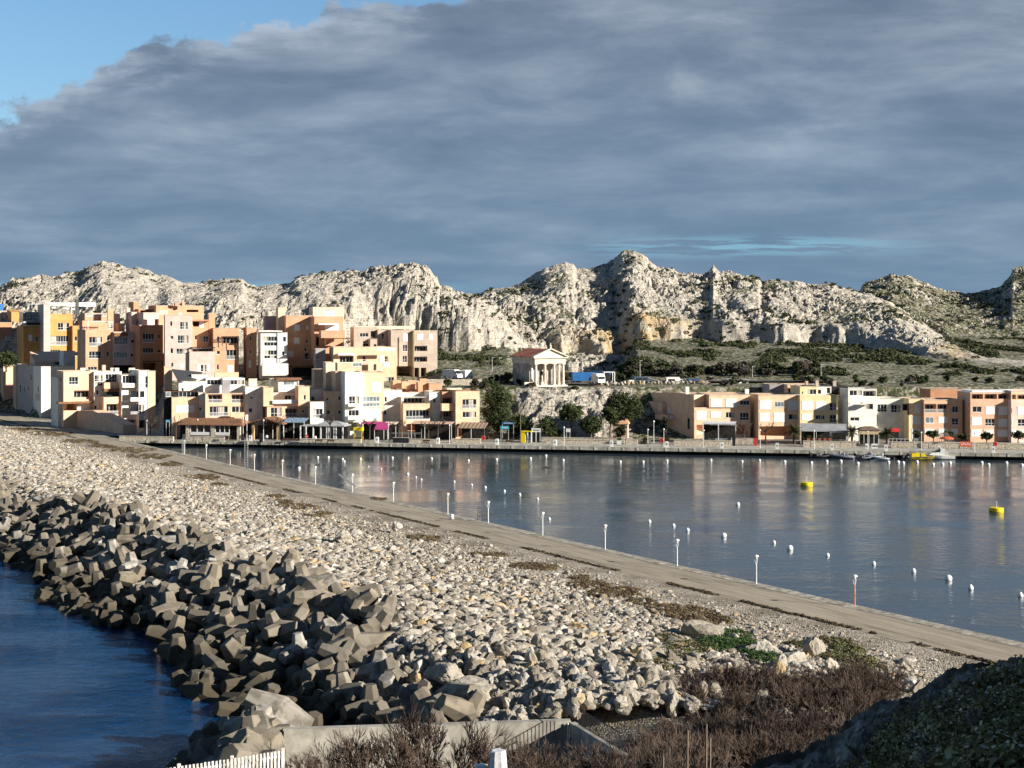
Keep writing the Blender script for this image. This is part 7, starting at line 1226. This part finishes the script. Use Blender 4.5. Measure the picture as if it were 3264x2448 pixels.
person('person in a dark jacket and blue-grey trousers walking past the tiled pavilion', 718, 322.5, (.02, .022, .03), (.05, .07, .11), 1, 1.2); person('person in pale brown clothes walking just right of the person in dark', 728, 324, (.3, .2, .14), (.2, .16, .13), 1, -1.2)
person('person in black standing left of the gabled porch', 766, 323, (.02, .02, .02), (.03, .03, .035), 0, .4); person('person in a white top standing under the gabled porch', 851, 324, (.6, .6, .62), (.05, .05, .08), 0, .3); person('person in dark clothes walking on the quay between the palms', 2725, 308.5, (.02, .02, .03), (.03, .03, .04), 1, -1.3); person('person in blue leaning beside the yellow booth', 1681, 320.5, (.04, .12, .25), (.05, .05, .07), 0, .2)
# terrace furniture: benches, planters, bins
def bench(label, px, Y):
    t_ = (px - CX) / F; g = empty('bench', (t_ * Y, Y, 1.5), QA); tag(g, label, 'bench'); MB().box(0, 0, .42, 1.7, .45, .48).build('seat', WOODD, g); MB().box(0, .42, .55, 1.7, .47, .9).build('backrest', WOODD, g)
    for x in (.1, 1.5): MB().box(x, .05, 0, x + .08, .42, .417).build('leg', DM, g)
for px, Y, lb in ((1003, 319.5, 'dark bench on the quay right of the no-entry sign'), (1042, 319.5, 'dark bench on the quay in front of the glass pavilion doors'), (896, 321, 'dark picnic bench in front of the blue and white awning'), (918, 321.5, 'second dark picnic bench right of the first under the blue and white awning'), (1345, 318.5, 'dark bench in front of the terrace railing'), (1610, 317.5, 'dark bench below the blue signs')): bench(lb, px, Y)
def planter(label, px, Y, m, w_=1.0, h=.6, z=1.5, plant=True):
    t_ = (px - CX) / F; g = empty('planter', (t_ * Y, Y, z), QA); tag(g, label, 'planter'); MB().prism([(0.05, 0), (w_ - .05, 0), (w_, h), (0, h)], 0, w_ * .7).build('box', m, g)
    if plant: r3 = np.random.default_rng(int(px)); V, f, sh = leafcloud(np.array([(w_ / 2 + a, w_ * .35, h + .35) for a in (-.25, .05, .3)]), np.array([.32] * 3), 40, .1, r3, .9); mk('plant', V, f, GREENF, g, attrs={'shade': sh})
planter('terracotta planter with a green plant under the striped awning', 1466, 321.5, ORANGE); planter('white planter box left of the terracotta planter', 1442, 321.6, SHUT, 1.5, .6, plant=False); planter('white planter right of the terracotta planter', 1482, 321.3, SHUT, .6, .9, plant=False); planter('white square planter on the bank right of the long white wall', 1966, 317, SHUT, 1., .8); planter('white planter left of the bright stone wall', 2172, 318, SHUT, .8, .7); planter('wooden planter under the dark conical conifer', 2117, 325.5, mat('planter_wood', (.45, .24, .07)), 1.2, .9, plant=False)
for i, px in enumerate((2572, 2590, 2608, 2625, 2640)): planter('terracotta pot on the stone wall under the grey awning, %s from left' % ord_[i], px, 310.6, mat('terracotta_pot', (.42, .14, .08)), .7, .5, 2.85, plant=(i % 2 == 0))
def bin_(label, px, Y, m, h=1.2): t_ = (px - CX) / F; g = empty('bin', (t_ * Y, Y, 1.5), QA); tag(g, label, 'bin'); MB().prism([(.04, 0), (.66, 0), (.7, h * .9), (0, h * .9)], 0, .7).build('body', m, g); MB().box(-.03, -.03, h * .903, .73, .73, h).build('lid', m, g)
bin_('red bin in front of the pale rendered wall', 2403, 313, RED, 1.7); bin_('black bin left of the pale rendered wall', 2334, 313, BLACKM, 1.8); bin_('black menu stand beside the gabled porch', 826, 323, BLACKM, 2.0); bin_('dark green bin by the bushes at the right edge', 3092, 309, mat('green_bin', (.02, .08, .06)), 1.1)
p = Prop('counter', 'black and steel counter under the terrace railing', 'counter', 1252, 321); x1 = p.x(1302); MB().box(0, 0, 0, x1, .8, 1.1).build('body', BLACKM, p.root); MB().box(-.05, -.05, 1.103, x1 + .05, .85, 1.16).build('top', STEEL, p.root)
for i, (px, Y, m_, w_) in enumerate(((1158, 322, BLACKM, 1.1), (905, 323, mat('brown_cloth', (.35, .12, .08)), 1.6), (930, 323, mat('brown_cloth', (.35, .12, .08)), 1.2), (2440, 316, RED, 1.0), (2462, 316, BLACKM, 1.4), (2300, 318, BLACKM, 1.6), (2270, 318, WOODD, 1.2), (1500, 323, SHUT, 1.0), (1520, 323, SHUT, 1.0))):
    t_ = (px - CX) / F; g = empty('table', (t_ * Y, Y, 1.5), QA); tag(g, ['black table beside the magenta awning', 'brown-clothed table left of two under the blue awning', 'brown-clothed table right of two under the blue awning', 'red table under the bare pergola tree', 'black table left of the leftmost palm', 'black table inside the white framed terrace', 'wooden table left inside the white framed terrace', 'white table left of two under the striped awning', 'white table right of two under the striped awning'][i], 'table'); MB().box(0, 0, .7, w_, .8, .76).build('top', m_, g); [MB().box(x, y, 0, x + .06, y + .06, .697).build('leg', DM, g) for x in (.05, w_ - .11) for y in (.05, .69)]
palm('small green fan palm with no trunk beside the short block wall', 2034, 2076, 1378, 1420, 318, 1408, 9)
